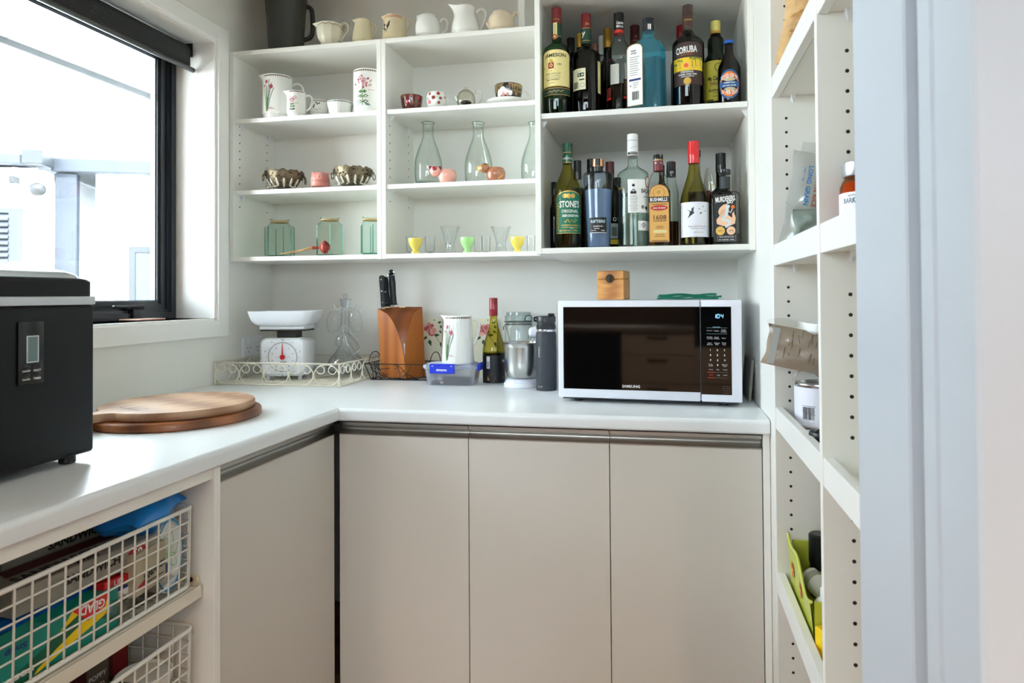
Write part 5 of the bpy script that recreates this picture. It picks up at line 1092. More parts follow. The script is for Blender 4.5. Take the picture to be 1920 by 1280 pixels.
# -- middle cabinet, bottom
def eggcup(cx, col, label, yb, yt):
    it = Item('d', cx, 2.212, ZD_, 'egg_cup', label, 'egg cup', 'plain egg cups')
    vessel(it, [(34, yb+8), (38, yb+2), (36, yb-12), (26, yb-24), (30, yb-38), (48, yb-65), (60, yb-100), (63, yt+4)], col, th=0.0022, seg=28)
    MB().lathe(it.prof([(30, yb+10), (32, yb+9)]), 20).build('foot_ring', col, it.o)
yel = M('glaze_yellow', (236, 214, 92), 0.22, coat=0.6)
eggcup(362, yel, 'yellow egg cup nearest the corner cabinet', 1165, 1035); eggcup(806, M('glaze_mint', (176, 230, 150), 0.22, coat=0.6), 'mint green egg cup in the middle of the bottom shelf', 1160, 1026); eggcup(1236, yel, 'yellow egg cup beside the drinks cabinet', 1158, 1022)
crys = GL('crystal', (0.98, 0.985, 0.985), (0.6, 0.66, 0.68), 0.03, 1.6); glt = GL('tumbler_glass', (0.985, 0.99, 0.99), (0.6, 0.68, 0.7))
def vase(cx, label):
    it = Item('d', cx, 2.27, ZD_, 'crystal_vase', label, 'vase', 'cut crystal vases'); n = 24
    pts = [(48, 1166), (50, 1155), (44, 1110), (46, 1070), (58, 1020), (74, 970), (86, 938)]; P = curveprof(it.prof(pts), 2); P = [(r, max(h, .0008)) for r, h in P]
    def wp(p, a, z): k = 1+0.03*math.cos(12*a+z*160); return Vector((p.x*k, p.y*k, p.z+0.0015*abs(math.cos(6*a))*(z/P[-1][1])**4))
    MB().lathe(P+[(r-0.003, h) for r, h in reversed(P) if h > 0.012]+[(1e-4, 0.012)], 48, warp=wp, cap1=False).build('glass_body', crys, it.o, smooth=True, ang=20)
    e = MB(); it.P = P
    for sg in (-1, 1):
        for k in range(8):
            q = [((radius_at(it, h)+0.0003)*math.cos(a), (radius_at(it, h)+0.0003)*math.sin(a), h) for h, a in [(P[-1][1]*(0.1+0.8*t/10), 2*PI*k/8+sg*1.3*t/10) for t in range(11)]]
            e.tube(q, 0.0008, 5)
    e.build('cut_lines', M('crystal_line', (214, 222, 222), 0.1, coat=0.8), it.o, smooth=True, kind='stuff')
vase(658, 'cut crystal vase between yellow and mint egg cups'); vase(1095, 'cut crystal vase between mint egg cup and the second yellow one')
def tumbler(cx, half, yt, label, y=2.33):
    it = Item('d', cx, y, ZD_, 'tumbler', label, 'glass', 'small clear glasses')
    P = it.prof([(half*.86, 1150), (half*.9, 1140), (half, yt)]); P = [(r, max(h, .0008)) for r, h in P]
    MB().lathe(P+[(r-0.0015, h) for r, h in reversed(P) if h > 0.004]+[(1e-4, 0.008)], 24, cap1=False).build('glass_body', glt, it.o, smooth=True, ang=50)
    MB().lathe([(P[0][0]*.9, 0.001), (P[0][0]*.92, 0.006)], 24).build('thick_base', GL('tumbler_base', (0.75, 0.82, 0.84), (0.4, 0.5, 0.52)), it.o, smooth=True)
tumbler(326, 46, 1022, 'clear tumbler behind the first yellow egg cup'); tumbler(486, 46, 1020, 'clear tumbler standing between yellow egg cup and crystal vase')
tumbler(900, 40, 1018, 'clear tumbler just right of the mint egg cup', 2.36); tumbler(966, 40, 1018, 'clear tumbler left of the second crystal vase', 2.33); tumbler(1352, 38, 1012, 'clear tumbler beside the drinks cabinet panel', 2.30)
# -- on top of the cabinets
YT = 2.27
it = Item('n', 600, 2.30, ZT_, 'plastic_jug', 'tall dark grey plastic jug with loop handle on the cabinet top', 'jug')
vessel(it, [(320, 985), (334, 970), (350, 700), (372, 350), (400, 0), (425, -330), (436, -480)], M('charcoal_plastic', (46, 50, 46), 0.35, coat=0.2), th=0.003, spout=(0.02, 0.03, 0.4), smooth=2)
handle(it, [(910, 110), (990, 80), (1075, 110), (1105, 250), (1105, 560), (1060, 690), (960, 750), (850, 800)], [44, 44, 44, 46, 46, 46, 44, 50], M('charcoal_handle', (30, 33, 32), 0.4, coat=0.2), 0.8)
MB().tube([(it.X(870), 0, it.V(100)), (it.X(850), 0, it.V(450)), (it.X(820), 0, it.V(880))], [0.005, 0.006, 0.005], 8).build('handle_rib', MATS['charcoal_handle'], it.o, smooth=True)
vz = lambda it, cy: it.V(cy)
it = vessel(Item('a', 905, 2.25, ZT_, 'cream_jug', 'cream lobed gravy jug with gilt rim beside the dark plastic jug', 'jug', JT), [(72, 385), (78, 372), (95, 345), (108, 305), (110, 270), (104, 240), (108, 222)], M('ivory_glaze', (240, 236, 214), 0.18, coat=0.6), seg=64, flute=(9, 0.02), spout=(0.014, 0.02, 0.45, 0.0))
handle(it, [(985, 225), (1000, 200), (1030, 186), (1056, 210), (1052, 260), (1022, 300), (995, 350)], [13, 12, 11, 11, 10, 9, 8], MATS['ivory_glaze'])
printed(it, lambda a, U: a.line([(U(800+12*i), it.V(240+4*math.sin(1.3*i))) for i in range(18)], it.W(5), M('ink_gilt', (150, 110, 60), 0.35, 0.5), 8), 'gilt_line')
it = vessel(Item('a', 1188, 2.255, ZT_, 'cream_jug', 'small ribbed custard-coloured jug, second jug from the dark plastic one', 'jug', JT), [(76, 365), (84, 352), (80, 300), (68, 240), (62, 205), (66, 182)], creamc, seg=120, flute=(30, 0.015), spout=(0.008, 0.014, 0.35))
handle(it, [(1245, 225), (1265, 205), (1290, 210), (1298, 245), (1285, 290), (1262, 330)], [9]*6, creamc)
it = vessel(Item('b', 182, 2.25, ZT_, 'hen_jug', 'cream jug with red lines and a dark hen print', 'jug', JT), [(98, 345), (102, 335), (100, 280), (94, 220), (90, 175), (92, 155)], M('ecru_glaze', (226, 210, 172), 0.3, coat=0.4), spout=(0.008, 0.02, 0.4))
handle(it, [(248, 220), (262, 180), (285, 158), (310, 165), (316, 200), (296, 240), (266, 285), (245, 310)], [8, 9, 9, 9, 9, 9, 9, 8], MATS['ecru_glaze'])
hen = M('ink_hen', (66, 60, 58), 0.5)
printed(it, lambda a, U: (a.poly([(U(x), it.V(y)) for x, y in ((86, 235), (98, 232), (104, 246), (118, 245), (132, 215), (142, 212), (138, 250), (125, 280), (112, 292), (98, 288), (88, 270), (92, 250))], hen, 2), a.disc(U(92), it.V(238), it.W(8), hen, 3), a.disc(U(94), it.V(226), it.W(5), inkr, 3),
        a.line([(U(104), it.V(290)), (U(102), it.V(310))], it.W(4), hen, 2), a.line([(U(114), it.V(290)), (U(116), it.V(308))], it.W(4), hen, 2), [a.line([(U(84+8*i), it.V(y)) for i in range(22)], it.W(4), inkr, 2) for y in (166, 178)]), 'hen_print')
it = vessel(Item('b', 470, 2.25, ZT_, 'creamer', 'plain round white creamer left of the tallest white jug', 'jug', JT), [(92, 320), (100, 310), (108, 270), (106, 220), (92, 175), (78, 155), (74, 146)], china, spout=(0.012, 0.022, 0.4, 0.0))
handle(it, [(565, 190), (585, 165), (612, 160), (632, 190), (626, 240), (600, 270), (575, 290)], [14, 14, 13, 13, 12, 11, 10], china)
it = vessel(Item('b', 790, 2.25, ZT_, 'pitcher', 'tallest plain white jug with curved spout on the cabinet top', 'jug', JT), [(112, 300), (122, 285), (120, 240), (104, 180), (88, 130), (82, 100), (84, 70)], china, spout=(0.026, 0.045, 0.5, 0.012))
handle(it, [(878, 110), (900, 85), (935, 78), (960, 100), (960, 150), (940, 210), (915, 255)], [11, 13, 14, 14, 13, 12, 10], china)
speck = M('speckle_glaze', (228, 212, 184), 0.35, var=0.12, vscale=160)
it = vessel(Item('b', 1096, 2.25, ZT_, 'teapot', 'speckled oatmeal teapot with lid at the end of the jug row', 'teapot'), [(100, 275), (108, 262), (110, 220), (106, 170), (92, 140), (70, 122), (62, 120)], speck)
MB().lathe(it.prof([(70, 122), (72, 114), (60, 106), (30, 100), (12, 97), (14, 90), (5, 87)]), 28).build('lid', speck, it.o, smooth=True)
handle(it, [(1190, 150), (1215, 105), (1240, 120), (1255, 170), (1250, 215), (1220, 250)], [13, 15, 14, 13, 12, 12], speck)
MB().tube([(it.X(1000), -0.01, it.V(235)), (it.X(982), -0.012, it.V(222)), (it.X(972), -0.014, it.V(208))], [0.008, 0.006, 0.0045], 10).build('spout', speck, it.o, smooth=True)
p = spot(990, 2.36, ZT_); ob = MB().box(-0.012, 0.012, -0.08, 0.08, 0, 0.26, 0.002)
bo = thing('white_board', 'white board standing on edge against the drinks cabinet', 'board', (p.x-0.002, 2.34, ZT_)); ob.build('sheet', lamedge, bo)
MB().box(-0.0135, -0.012, -0.08, 0.08, 0, 0.26).build('edge_band', white_pl, bo)
# ================================================================ on the worktop
# ---- wire tray
ivory = M('ivory_wire', (236, 231, 214), 0.5, bump=0.3, bscale=300)
tray = thing('wire_tray', 'ivory wire tray with scrolled rim in the worktop corner', 'tray', (-1.33, 2.27, ZK))
TX0, TX1, TY0, TY1, TH = -1.574, -1.098, 2.098, 2.445, 0.078
ox, oy = -1.33, 2.27
def TP(x, y, z): return (x-ox, y-oy, z)
b = MB()
for z, r in ((0.0032, 0.0028), (TH, 0.0026)): b.tube([TP(TX0, TY0, z), TP(TX1, TY0, z), TP(TX1, TY1, z), TP(TX0, TY1, z)], r, 6, closed=True)
for x, y in ((TX0, TY0), (TX1, TY0), (TX1, TY1), (TX0, TY1)): b.tube([TP(x, y, 0.002), TP(x, y, TH)], 0.0028, 6)
b.build('rim', ivory, tray, smooth=True, ang=60)
def scroll(n, fn):
    """a row of n scrolled hoops; fn(u, z) gives the point; hoop: big open C with two inward curls at the top"""
    for k in range(n):
        c = (k+.5)/n; w_ = 0.5/n; pts = []
        for i in range(25):
            a = PI*0.5+2*PI*i/24*1.0; pts.append((c+w_*0.98*math.cos(a), TH*0.5-0.0+TH*0.47*math.sin(a)))
        MB().tube([fn(u, z) for u, z in pts[:-1]], 0.0019, 5, closed=True).build('hoop', ivory, tray, smooth=True, ang=60)
        for sg in (-1, 1):
            q = []
            for i in range(15):
                t = i/14; a = PI/2-sg*0.3+sg*2*PI*0.80*t; r = 0.36*(1-0.25*t); q.append((c+sg*w_*0.48+w_*r*math.cos(a), TH*0.72+TH*0.26*r/0.36*0.75*math.sin(a)))
            MB().tube([fn(u, z) for u, z in q], 0.0017, 5).build('curl', ivory, tray, smooth=True, ang=60)
scroll(5, lambda u, z: TP(TX0+(TX1-TX0)*u, TY0, z)); scroll(5, lambda u, z: TP(TX0+(TX1-TX0)*u, TY1, z))
scroll(4, lambda u, z: TP(TX1, TY0+(TY1-TY0)*u, z)); scroll(4, lambda u, z: TP(TX0, TY0+(TY1-TY0)*u, z))
b = MB(); r = random.Random(12)
for k in range(26):
    y = TY0+(TY1-TY0)*(k+.5)/26; ph = r.uniform(0, 6)
    b.tube([TP(TX0+(TX1-TX0)*t/16, y+0.006*math.sin(ph+t*1.1), 0.0035+0.0008*math.sin(t+ph)) for t in range(17)], 0.0015, 4)
for k in range(30):
    x = TX0+(TX1-TX0)*(k+.5)/30; ph = r.uniform(0, 6)
    b.tube([TP(x+0.006*math.sin(ph+t*1.2), TY0+(TY1-TY0)*t/12, 0.0045+0.0008*math.sin(t+ph)) for t in range(13)], 0.0015, 4)
b.build('wire_base', ivory, tray, smooth=True, ang=60, kind='stuff')
# ---- kitchen scale standing in the tray
ZT0 = ZK+0.0066
scl = Item('i', 768, 2.20, ZT0, 'kitchen_scale', 'white mechanical kitchen scale with pan and red needle dial in the tray', 'scale', face=False)
scl.o.rotation_euler = (0, 0, 0.16)
X, V, W = scl.X, scl.V, scl.W
def rrect(cx, cz, hw, hh, r, n=6, bow=0.0):
    pts = []
    for k, (sx, sz) in enumerate(((1, 1), (-1, 1), (-1, -1), (1, -1))):
        for i in range(n+1):
            a = PI/2*k+PI/2*i/n; x = sx*(hw-r)+r*math.cos(a); z = sz*(hh-r)+r*math.sin(a)
            x *= 1-bow*(1-(z/hh)**2)*-1; pts.append((cx+x*(1+bow*(1-(z/hh)**2)), cz+z))
    return pts
zc, hh = (V(735)+V(1100))/2, (V(735)-V(1100))/2; hw = W(222)
rings = []
for y, k, kk in ((0.004, 0.93, .95), (0.0, 0.97, .98), (0.006, 1.0, 1.0), (0.075, 0.99, .99), (0.115, 0.93, .95), (0.12, 0.88, .9)):
    rings.append([(x, y, z) for x, z in rrect(0, zc, hw*k, hh*kk, W(60))])
MB().loft(rings).build('body', white_pl, scl.o, smooth=True, ang=40)
fm = flatmap((0, 0.0005, V(918)), (1, 0, 0), (0, 0, 1)); a = Art(); gy = M('dial_grey', (120, 124, 128), 0.5); R_ = W(138)
MB().loft([[(x, y, z) for x, z in rrect(0, zc, hw*.90, hh*.90, W(50))] for y in (0.0035, -0.0004)]).build('dial_plate', M('dial_white', (236, 238, 242), 0.3), scl.o, smooth=True, ang=40)
a.ring(0, 0, R_, W(5), gy, 2, n=60)
for k in range(60):
    an = PI/2-2*PI*k/60; l = 0.06 if k % 5 else 0.16; a.line([(R_*(1.02)*math.cos(an), R_*1.02*math.sin(an)), (R_*(1.02+l)*math.cos(an), R_*(1.02+l)*math.sin(an))], W(2.2), gy, 2)
for k, s_ in enumerate('0 1 2 3 4 5 6 7 8 9'.split()):
    an = PI/2-2*PI*k/10
    if k: a.text(s_, R_*1.28*math.cos(an), R_*1.28*math.sin(an), None, gy, 2, h=W(17))
    if k: a.text(str(2*k), R_*0.76*math.cos(an), R_*0.76*math.sin(an), None, gy, 2, h=W(15))
a.text('10kg', 0, R_*1.20, W(34), gy, 2); a.text('rampart', W(8), -W(50), W(66), inkk, 2, bold=0.02); a.line([(-W(68), 0), (-W(40), 0)], W(2), gy, 2); a.line([(W(46), 0), (W(76), 0)], W(2), gy, 2)
a.build('dial_print', scl.o, flatmap((0, -0.0008, V(918)), (1, 0, 0), (0, 0, 1)))
MB().loft([[(W(24)*math.cos(2*PI*j/20), y, V(918)+W(24)*math.sin(2*PI*j/20)) for j in range(20)] for y in (-0.001, -0.005)]).add([(-W(9), -0.003, V(918)), (W(9), -0.003, V(918)), (W(2), -0.003, V(785)), (-W(2), -0.003, V(785)), (-W(9), -0.0045, V(918)), (W(9), -0.0045, V(918)), (W(2), -0.0045, V(785)), (-W(2), -0.0045, V(785))], [(0, 1, 2, 3), (7, 6, 5, 4), (0, 4, 5, 1), (1, 5, 6, 2), (2, 6, 7, 3), (3, 7, 4, 0)]).build('needle', M('needle_red', (200, 24, 36), 0.35), scl.o, smooth=True)
MB().box(X(690), X(880), 0.02, 0.075, V(745), V(655)).build('neck', M('scale_black', (26, 26, 28), 0.4), scl.o)
MB().box(X(545), X(985), 0.002, 0.095, V(668), V(655), 0.001).build('platform_base', MATS['scale_black'], scl.o)
MB().box(X(538), X(988), 0.0, 0.098, V(656), V(618), 0.004).build('platform', white_pl, scl.o)
rings = []
zt_, zb_ = V(477), V(620); xc = X(748); HW = W(322)
for t, k in ((0, .64), (.03, .72), (.15, .82), (.35, .90), (.6, .95), (.97, 1.0), (1, 1.0), (1, .97), (.95, .96), (.5, .90), (.2, .80), (.08, .66)):
    z = zb_+(zt_-zb_)*t; rings.append([(xc+x, 0.05+y, z) for x, y in rrect(0, 0, HW*k, 0.075*(.8+.2*k)*k**.5, 0.03*k)])
MB().loft(rings).build('pan', M('pan_white', (236, 240, 246), 0.3, coat=0.2), scl.o, smooth=True, ang=45)
for x, y in ((-.35, .015), (.35, .015), (-.35, .08), (.35, .08)): MB().box(hw*2*x-0.005, hw*2*x+0.005, y-0.005, y+0.005, 0, V(1092)).build('foot', white_pl, scl.o)
# ---- glass decanter hung with tiny cups
dg = GL('decanter_glass', (0.98, 0.988, 0.992), (0.66, 0.74, 0.78), refl=2.0)
it = Item('i', 1372, 2.335, ZT0, 'decanter', 'clear glass decanter hung with little glass cups, standing in the wire tray', 'decanter', 'decanter set')
P = curveprof(it.prof([(120, 1068), (165, 1050), (172, 1000), (150, 930), (100, 870), (55, 800), (36, 720), (36, 560), (38, 450), (46, 400), (56, 358)]), 3); P = [(r, max(h, .001)) for r, h in P]
MB().lathe(P+[(r-0.0015, h) for r, h in reversed(P) if h > 0.005]+[(1e-4, 0.005)], 28, cap1=False).build('glass_body', dg, it.o, smooth=True, ang=60)
MB().lathe(it.prof([(30, 440), (44, 372), (46, 362), (20, 356), (10, 352)]), 20).ball((0, 0, it.V(330)), it.W(25), sc_=(1, 1, 1)).build('stopper', GL('stopper_glass', (0.86, 0.90, 0.92), (0.35, 0.45, 0.5), 0.02, 2.5), it.o, smooth=True)
hk = M('glass_hook', (206, 216, 220), 0.1, coat=0.8)
for sg, zz in ((-1, 440), (1, 440), (-1, 790), (1, 760)):
    MB().tube([(sg*it.W(36), 0, it.V(zz)), (sg*it.W(70), -0.004, it.V(zz+18)), (sg*it.W(96), -0.006, it.V(zz+4)), (sg*it.W(104), -0.006, it.V(zz-26))], [0.0022, 0.002, 0.0018, 0.0012], 7).build('hook', hk, it.o, smooth=True)
dec = it
def tiny_cup(cx, cy, R, H, tilt, label, dy):
    c = Item('i', cx, 2.335+dy, ZT0, 'glass_cup', label, 'cup', None); c.o.location = Vector(c.o.location)+Vector((0, 0, c.V(cy))); c.o.rotation_euler = (0, tilt, c.rz)
    P = [(R*.62, -H*.5), (R*.86, -H*.3), (R, 0), (R*.92, H*.25), (R*.6, H*.46), (1e-4, H*.5)]
    P = curveprof(P, 3)
    MB().lathe(P, 20, cap0=False, cap1=False).build('bowl', dg, c.o, smooth=True, ang=70)
    MB().tube([(R*.62*math.cos(t*PI/8), R*.62*math.sin(t*PI/8), -H*.5) for t in range(16)], 0.0009, 5, closed=True).build('rim', hk, c.o, smooth=True)
    MB().tube(bez((R*.55, 0, H*.42), (R*1.0, 0, H*.9), (R*1.5, 0, H*.6), (R*.98, 0, 0), 8), 0.0014, 6).build('handle', hk, c.o, smooth=True)
w1 = dec.W(1)
tiny_cup(1264, 575, 72*w1, 200*w1, 0.10, 'little glass cup hanging on the window side of the decanter', -0.004); tiny_cup(1470, 560, 62*w1, 190*w1, -0.10, 'little glass cup hanging on the knife block side of the decanter', -0.004)
tiny_cup(1390, 790, 84*w1, 230*w1, -0.75, 'tilted little glass cup hanging low before the decanter', -0.042)
# ---- power point on the window wall
p = atX(468, 648, XL); q0, q1 = atX(446, 640, XL), atX(492, 640, XL); zt_, zb_ = atX(468, 630, XL).z, atX(468, 668, XL).z
pp = thing('power_outlet', 'white double power outlet low on the window wall behind the scale', 'outlet', (XL, (q0.y+q1.y)/2, (zt_+zb_)/2))
hy, hz = 0.058, 0.038
pl = MB().box(0, 0.012, -hy, hy, -hz, hz, 0.002).build('face_plate', white_pl, pp)
for sg in (-1, 1):
    MB().loft([[(0.012+h, sg*0.028+0.007*math.cos(2*PI*j/14), 0.02+0.007*math.sin(2*PI*j/14)) for j in range(14)] for h in (0, 0.003)]).build('switch', white_pl, pp, smooth=True)
    a = Art(); dk = M('socket_slot', (70, 66, 60), 0.7)
    for dx, dz, r_ in ((-0.008, -0.004, 0.5), (0.008, -0.004, -0.5), (0, -0.018, 0)):
        c_, s_ = math.cos(r_), math.sin(r_); a.poly([(sg*0.028+dx+u*c_-v*s_, dz+u*s_+v*c_) for u, v in ((-.0013, -.0045), (.0013, -.0045), (.0013, .0045), (-.0013, .0045))], dk, 1)
    a.build('socket_slots', pp, lambda u, v, h: (0.0122+h, u, v))
# ---- black wire basket with the knife block
WB = Item('j', 415, 2.36, ZK, 'wire_basket', 'small black wire basket with loop handles holding the knife block', 'basket', face=False)
X, V, W = WB.X, WB.V, WB.W; wire = M('black_wire', (26, 24, 24), 0.5)
bx0, bx1, tx0, tx1 = -W(285), W(275), -W(335), W(345); by0, by1, ty0, ty1 = -0.060, 0.052, -0.072, 0.064; zt_ = V(958)-0.004
bot = [(bx0, by0), (bx1, by0), (bx1, by1), (bx0, by1)]; top = [(tx0, ty0), (tx1, ty0), (tx1, ty1), (tx0, ty1)]
b = MB(); b.tube([(x, y, zt_) for x, y in top], 0.0018, 6, closed=True); b.tube([(x, y, 0.0022) for x, y in bot], 0.0018, 6, closed=True)
for (x, y), (x2, y2) in zip(bot, top): b.tube([(x, y, 0.002), (x2, y2, zt_)], 0.0018, 6)
b.build('rim', wire, WB.o, smooth=True)
b = MB(); r = random.Random(21)
def side(s, t, k):  # bilinear point on side k
    a0, a1 = Vector((*bot[k], 0.002)), Vector((*bot[(k+1) % 4], 0.002)); b0, b1 = Vector((*top[k], zt_)), Vector((*top[(k+1) % 4], zt_))
    return (a0.lerp(a1, s)).lerp(b0.lerp(b1, s), t)
for k in range(4):
    for i in range(26 if k % 2 == 0 else 14):
        s0, t0 = r.random(), r.choice((0, 1, r.random())); s1, t1 = min(1, max(0, s0+r.uniform(-.28, .28))), r.choice((0, 1, r.random())); bow = r.uniform(-.08, .08)
        b.tube([side(min(1, max(0, s0+(s1-s0)*q+bow*math.sin(PI*q))), t0+(t1-t0)*q, k) for q in (0, .25, .5, .75, 1)], 0.0012, 4)
for i in range(9): s = i/8; b.tube([(bx0+(bx1-bx0)*s, by0, 0.002), (bx0+(bx1-bx0)*s, by1, 0.002)], 0.001, 4)
b.build('wire_mesh', wire, WB.o, kind='stuff')
for sg, xa in ((-1, tx0+0.006), (1, tx1-0.02)):
    MB().tube(bez((xa, -0.05, zt_), (xa, -0.05, zt_+0.05), (xa+0.012, 0.02, zt_+0.06), (xa+0.012, 0.03, zt_), 12), 0.0016, 6).build('loop_handle', wire, WB.o, smooth=True)
kb = Item('j', 390, 2.36, ZK+0.0035, 'knife_block', 'honey coloured wooden knife block with scooped front in the black basket', 'knife block', face=False)
X, V, W = kb.X, kb.V, kb.W
kwood = WOOD('block_wood', (160, 86, 28), (196, 116, 46), (9, 9, .7), 0.38, 5.0, .6, coat=0.3); kwood_shaded = WOOD('block_scoop_wood', (104, 52, 16), (134, 70, 26), (9, 9, .7), 0.3, 5.0, .6, coat=0.4)  # scoop is the same wood with its shade put into a darker tone
A0, N0, C0 = Vector((-W(205), -0.022)), Vector((W(78), -0.050)), Vector((W(205), 0.022)); B0 = A0+C0-N0
H = V(437); rings = []; nseg = 14
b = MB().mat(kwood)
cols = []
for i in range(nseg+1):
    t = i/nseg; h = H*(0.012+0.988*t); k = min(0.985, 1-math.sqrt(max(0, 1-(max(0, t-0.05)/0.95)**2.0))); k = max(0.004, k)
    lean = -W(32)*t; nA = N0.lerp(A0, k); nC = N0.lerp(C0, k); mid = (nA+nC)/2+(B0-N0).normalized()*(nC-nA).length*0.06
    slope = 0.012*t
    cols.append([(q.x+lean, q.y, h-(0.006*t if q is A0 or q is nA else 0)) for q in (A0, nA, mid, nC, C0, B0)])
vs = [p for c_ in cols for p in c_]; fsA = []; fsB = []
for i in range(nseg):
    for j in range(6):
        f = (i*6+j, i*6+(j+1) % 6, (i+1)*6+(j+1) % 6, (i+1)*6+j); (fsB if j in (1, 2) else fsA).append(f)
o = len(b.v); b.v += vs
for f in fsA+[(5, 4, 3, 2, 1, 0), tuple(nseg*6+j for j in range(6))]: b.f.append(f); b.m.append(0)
b.mat(kwood_shaded)
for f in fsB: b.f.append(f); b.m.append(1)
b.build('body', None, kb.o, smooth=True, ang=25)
sl = M('knife_slot', (226, 190, 120), 0.6)
for (x, y) in ((W(-118), -0.012), (W(40), -0.01), (W(-70), 0.012), (W(60), 0.022)):
    MB().box(x-0.012-W(32), x+0.012-W(32), y-0.0035, y+0.0035, H-0.002, H+0.0006).build('slot', M('slot_dark', (70, 36, 14), 0.8), kb.o); MB().box(x-0.011-W(32), x+0.011-W(32), y-0.0048, y-0.0033, H-0.002, H+0.0012).build('slot_lip', sl, kb.o)
hb = M('knife_black', (22, 30, 36), 0.35, coat=0.2)
def knife(cx, cyt, cyb, label, dy, lean, hw_=0.0085, steel=False):
    k = Item('j', cx, 2.36+dy, ZK+0.0035+H, 'knife', label, 'knife', 'knives in the block', face=False); q = Vector(k.o.location)
    zb_ = k.V(cyb); L_ = k.V(cyt)-zb_
    k.o.location = (q.x, q.y, q.z+max(zb_, 0.001)); k.o.rotation_euler = (0.03, lean, 0)
    if not steel:
        pr = [(-hw_*.9, 0), (hw_*.9, 0), (hw_*1.0, L_*.2), (hw_*.85, L_*.5), (hw_*1.05, L_*.85), (hw_*.8, L_*.97), (0, L_), (-hw_*.9, L_*.96), (-hw_*1.0, L_*.8), (-hw_*.85, L_*.5)]
        MB().prism(pr, -0.0075, 0.0075, 'y').build('handle', hb, k.o)
        for t in (.14, .5, .86): MB().loft([[(0.0032*math.cos(2*PI*j/12), y, L_*t+0.0032*math.sin(2*PI*j/12)) for j in range(12)] for y in (-0.0085, -0.007)]).build('rivet', chrome, k.o, smooth=True)
        MB().box(-hw_, hw_, -0.006, 0.006, -0.008, 0.001).build('bolster', chrome, k.o); MB().box(-hw_*.8, hw_*.8, -0.0009, 0.0009, -0.15, -0.008).build('blade', chrome, k.o)
    else:
        MB().lathe([(0.009, 0), (0.0125, 0.004), (0.012, L_*.3), (0.0135, L_*.6), (0.011, L_*.88), (0.006, L_*.93)], 18).build('handle', hb, k.o, smooth=True)
        MB().ball((0, 0, L_*.96), 0.0085, sc_=(1.05, 1, .8)).build('pommel', hb, k.o, smooth=True); MB().tube([(0.015*math.cos(t*PI/10)+0.001, -0.006+0.004*math.sin(t*PI/10), L_*.89+0.008*math.sin(t*PI/10)) for t in range(20)], 0.0013, 6, closed=True).build('ring', chrome, k.o, smooth=True)
        MB().box(-0.014, 0.014, -0.008, 0.008, -0.001, 0.003, 0.001).build('guard', hb, k.o); MB().tube([(0, 0, -0.15), (0, 0, 0)], 0.004, 8).build('blade', chrome, k.o)
knife(202, 145, 450, 'black three-rivet knife nearest the window in the block', -0.012, -0.05); knife(243, 145, 437, 'black three-rivet knife in the middle of the block', 0.0, -0.09); knife(298, 80, 415, 'black round handled sharpening steel with hanging ring in the block', 0.02, -0.06, steel=True)
# ---- rose boards leaning on the wall
def rose_board(cx0, cx1, label, rc, seed):
    cx = (cx0+cx1)/2; it = Item('j', cx, 2.436, ZK, 'rose_board', label, 'board', 'rose boards', face=False); hw_ = it.W((cx1-cx0)/2); h = it.V(548)
    it.o.rotation_euler = (-0.07, 0, 0); pr = [(x, z) for x, z in rrect(0, h/2+0.0005, hw_, h/2, 0.012)]
    MB().prism(pr, 0, 0.006, 'y').build('board', M('placemat_cream', (232, 228, 206), 0.35), it.o); MB().prism([(x*1.0, z) for x, z in pr], 0.006, 0.0075, 'y').build('cork_back', twine, it.o)
    X, V, W = it.X, it.V, it.W; a = Art(); r = random.Random(seed); cols = [M('rose_pink', (222, 150, 140), .4), M('rose_deep', (186, 90, 90), .4), M('rose_pale', (240, 190, 176), .4)]
    rx, ry = rc
    for k in range(26):
        an = r.uniform(0, 6.28); q = 50*math.sqrt(r.random()); a.disc(X(rx+q*math.cos(an)), V(ry+q*math.sin(an)), W(r.uniform(14, 24)), cols[k % 3], 2+k*0.02, n=10)
    for k in range(4): a.ring(X(rx+4), V(ry), W(12+9*k), W(4), cols[1], 3, 0.5*k, 0.5*k+4, 16)
    for x, y, an, s_ in ((rx+35, ry-80, 1.2, 40), (rx+75, ry-60, .3, 45), (rx+95, ry-30, -.4, 50), (rx+90, ry+15, -.6, 46), (rx+40, ry+60, .1, 60), (rx-10, ry+100, -1.2, 70), (rx-30, ry+70, -2.4, 50), (rx+20, ry-95, 2, 30), (rx+110, ry+120, -1.3, 60)):
        c_, sn = math.cos(an), math.sin(an); a.poly([(X(x+u*c_-v*sn), V(y-u*sn-v*c_)) for u, v in ((0, 0), (s_*.35, s_*.28), (s_, 0), (s_*.35, -s_*.28))], leafd if s_ > 44 else leafg, 1.5)
    a.line([(X(rx+40), V(ry+40)), (X(rx+75), V(ry+95)), (X(rx+115), V(ry+150))], W(5), M('ink_bramble', (150, 130, 70), .5), 1.2)
    a.b2 = [([(max(-hw_*.985, min(hw_*.985, u)), max(0.004, min(h-0.004, v))) for u, v in p], f, m, l) for p, f, m, l in a.b2]
    a.build('rose_print', it.o, flatmap((0, 0, 0), (1, 0, 0), (0, 0, 1)))
rose_board(490, 760, 'cream placemat board with pink rose between knife block and chive jug', (640, 650), 1); rose_board(930, 1290, 'cream placemat board with pink rose between chive jug and wine bottle', (1160, 650), 2)
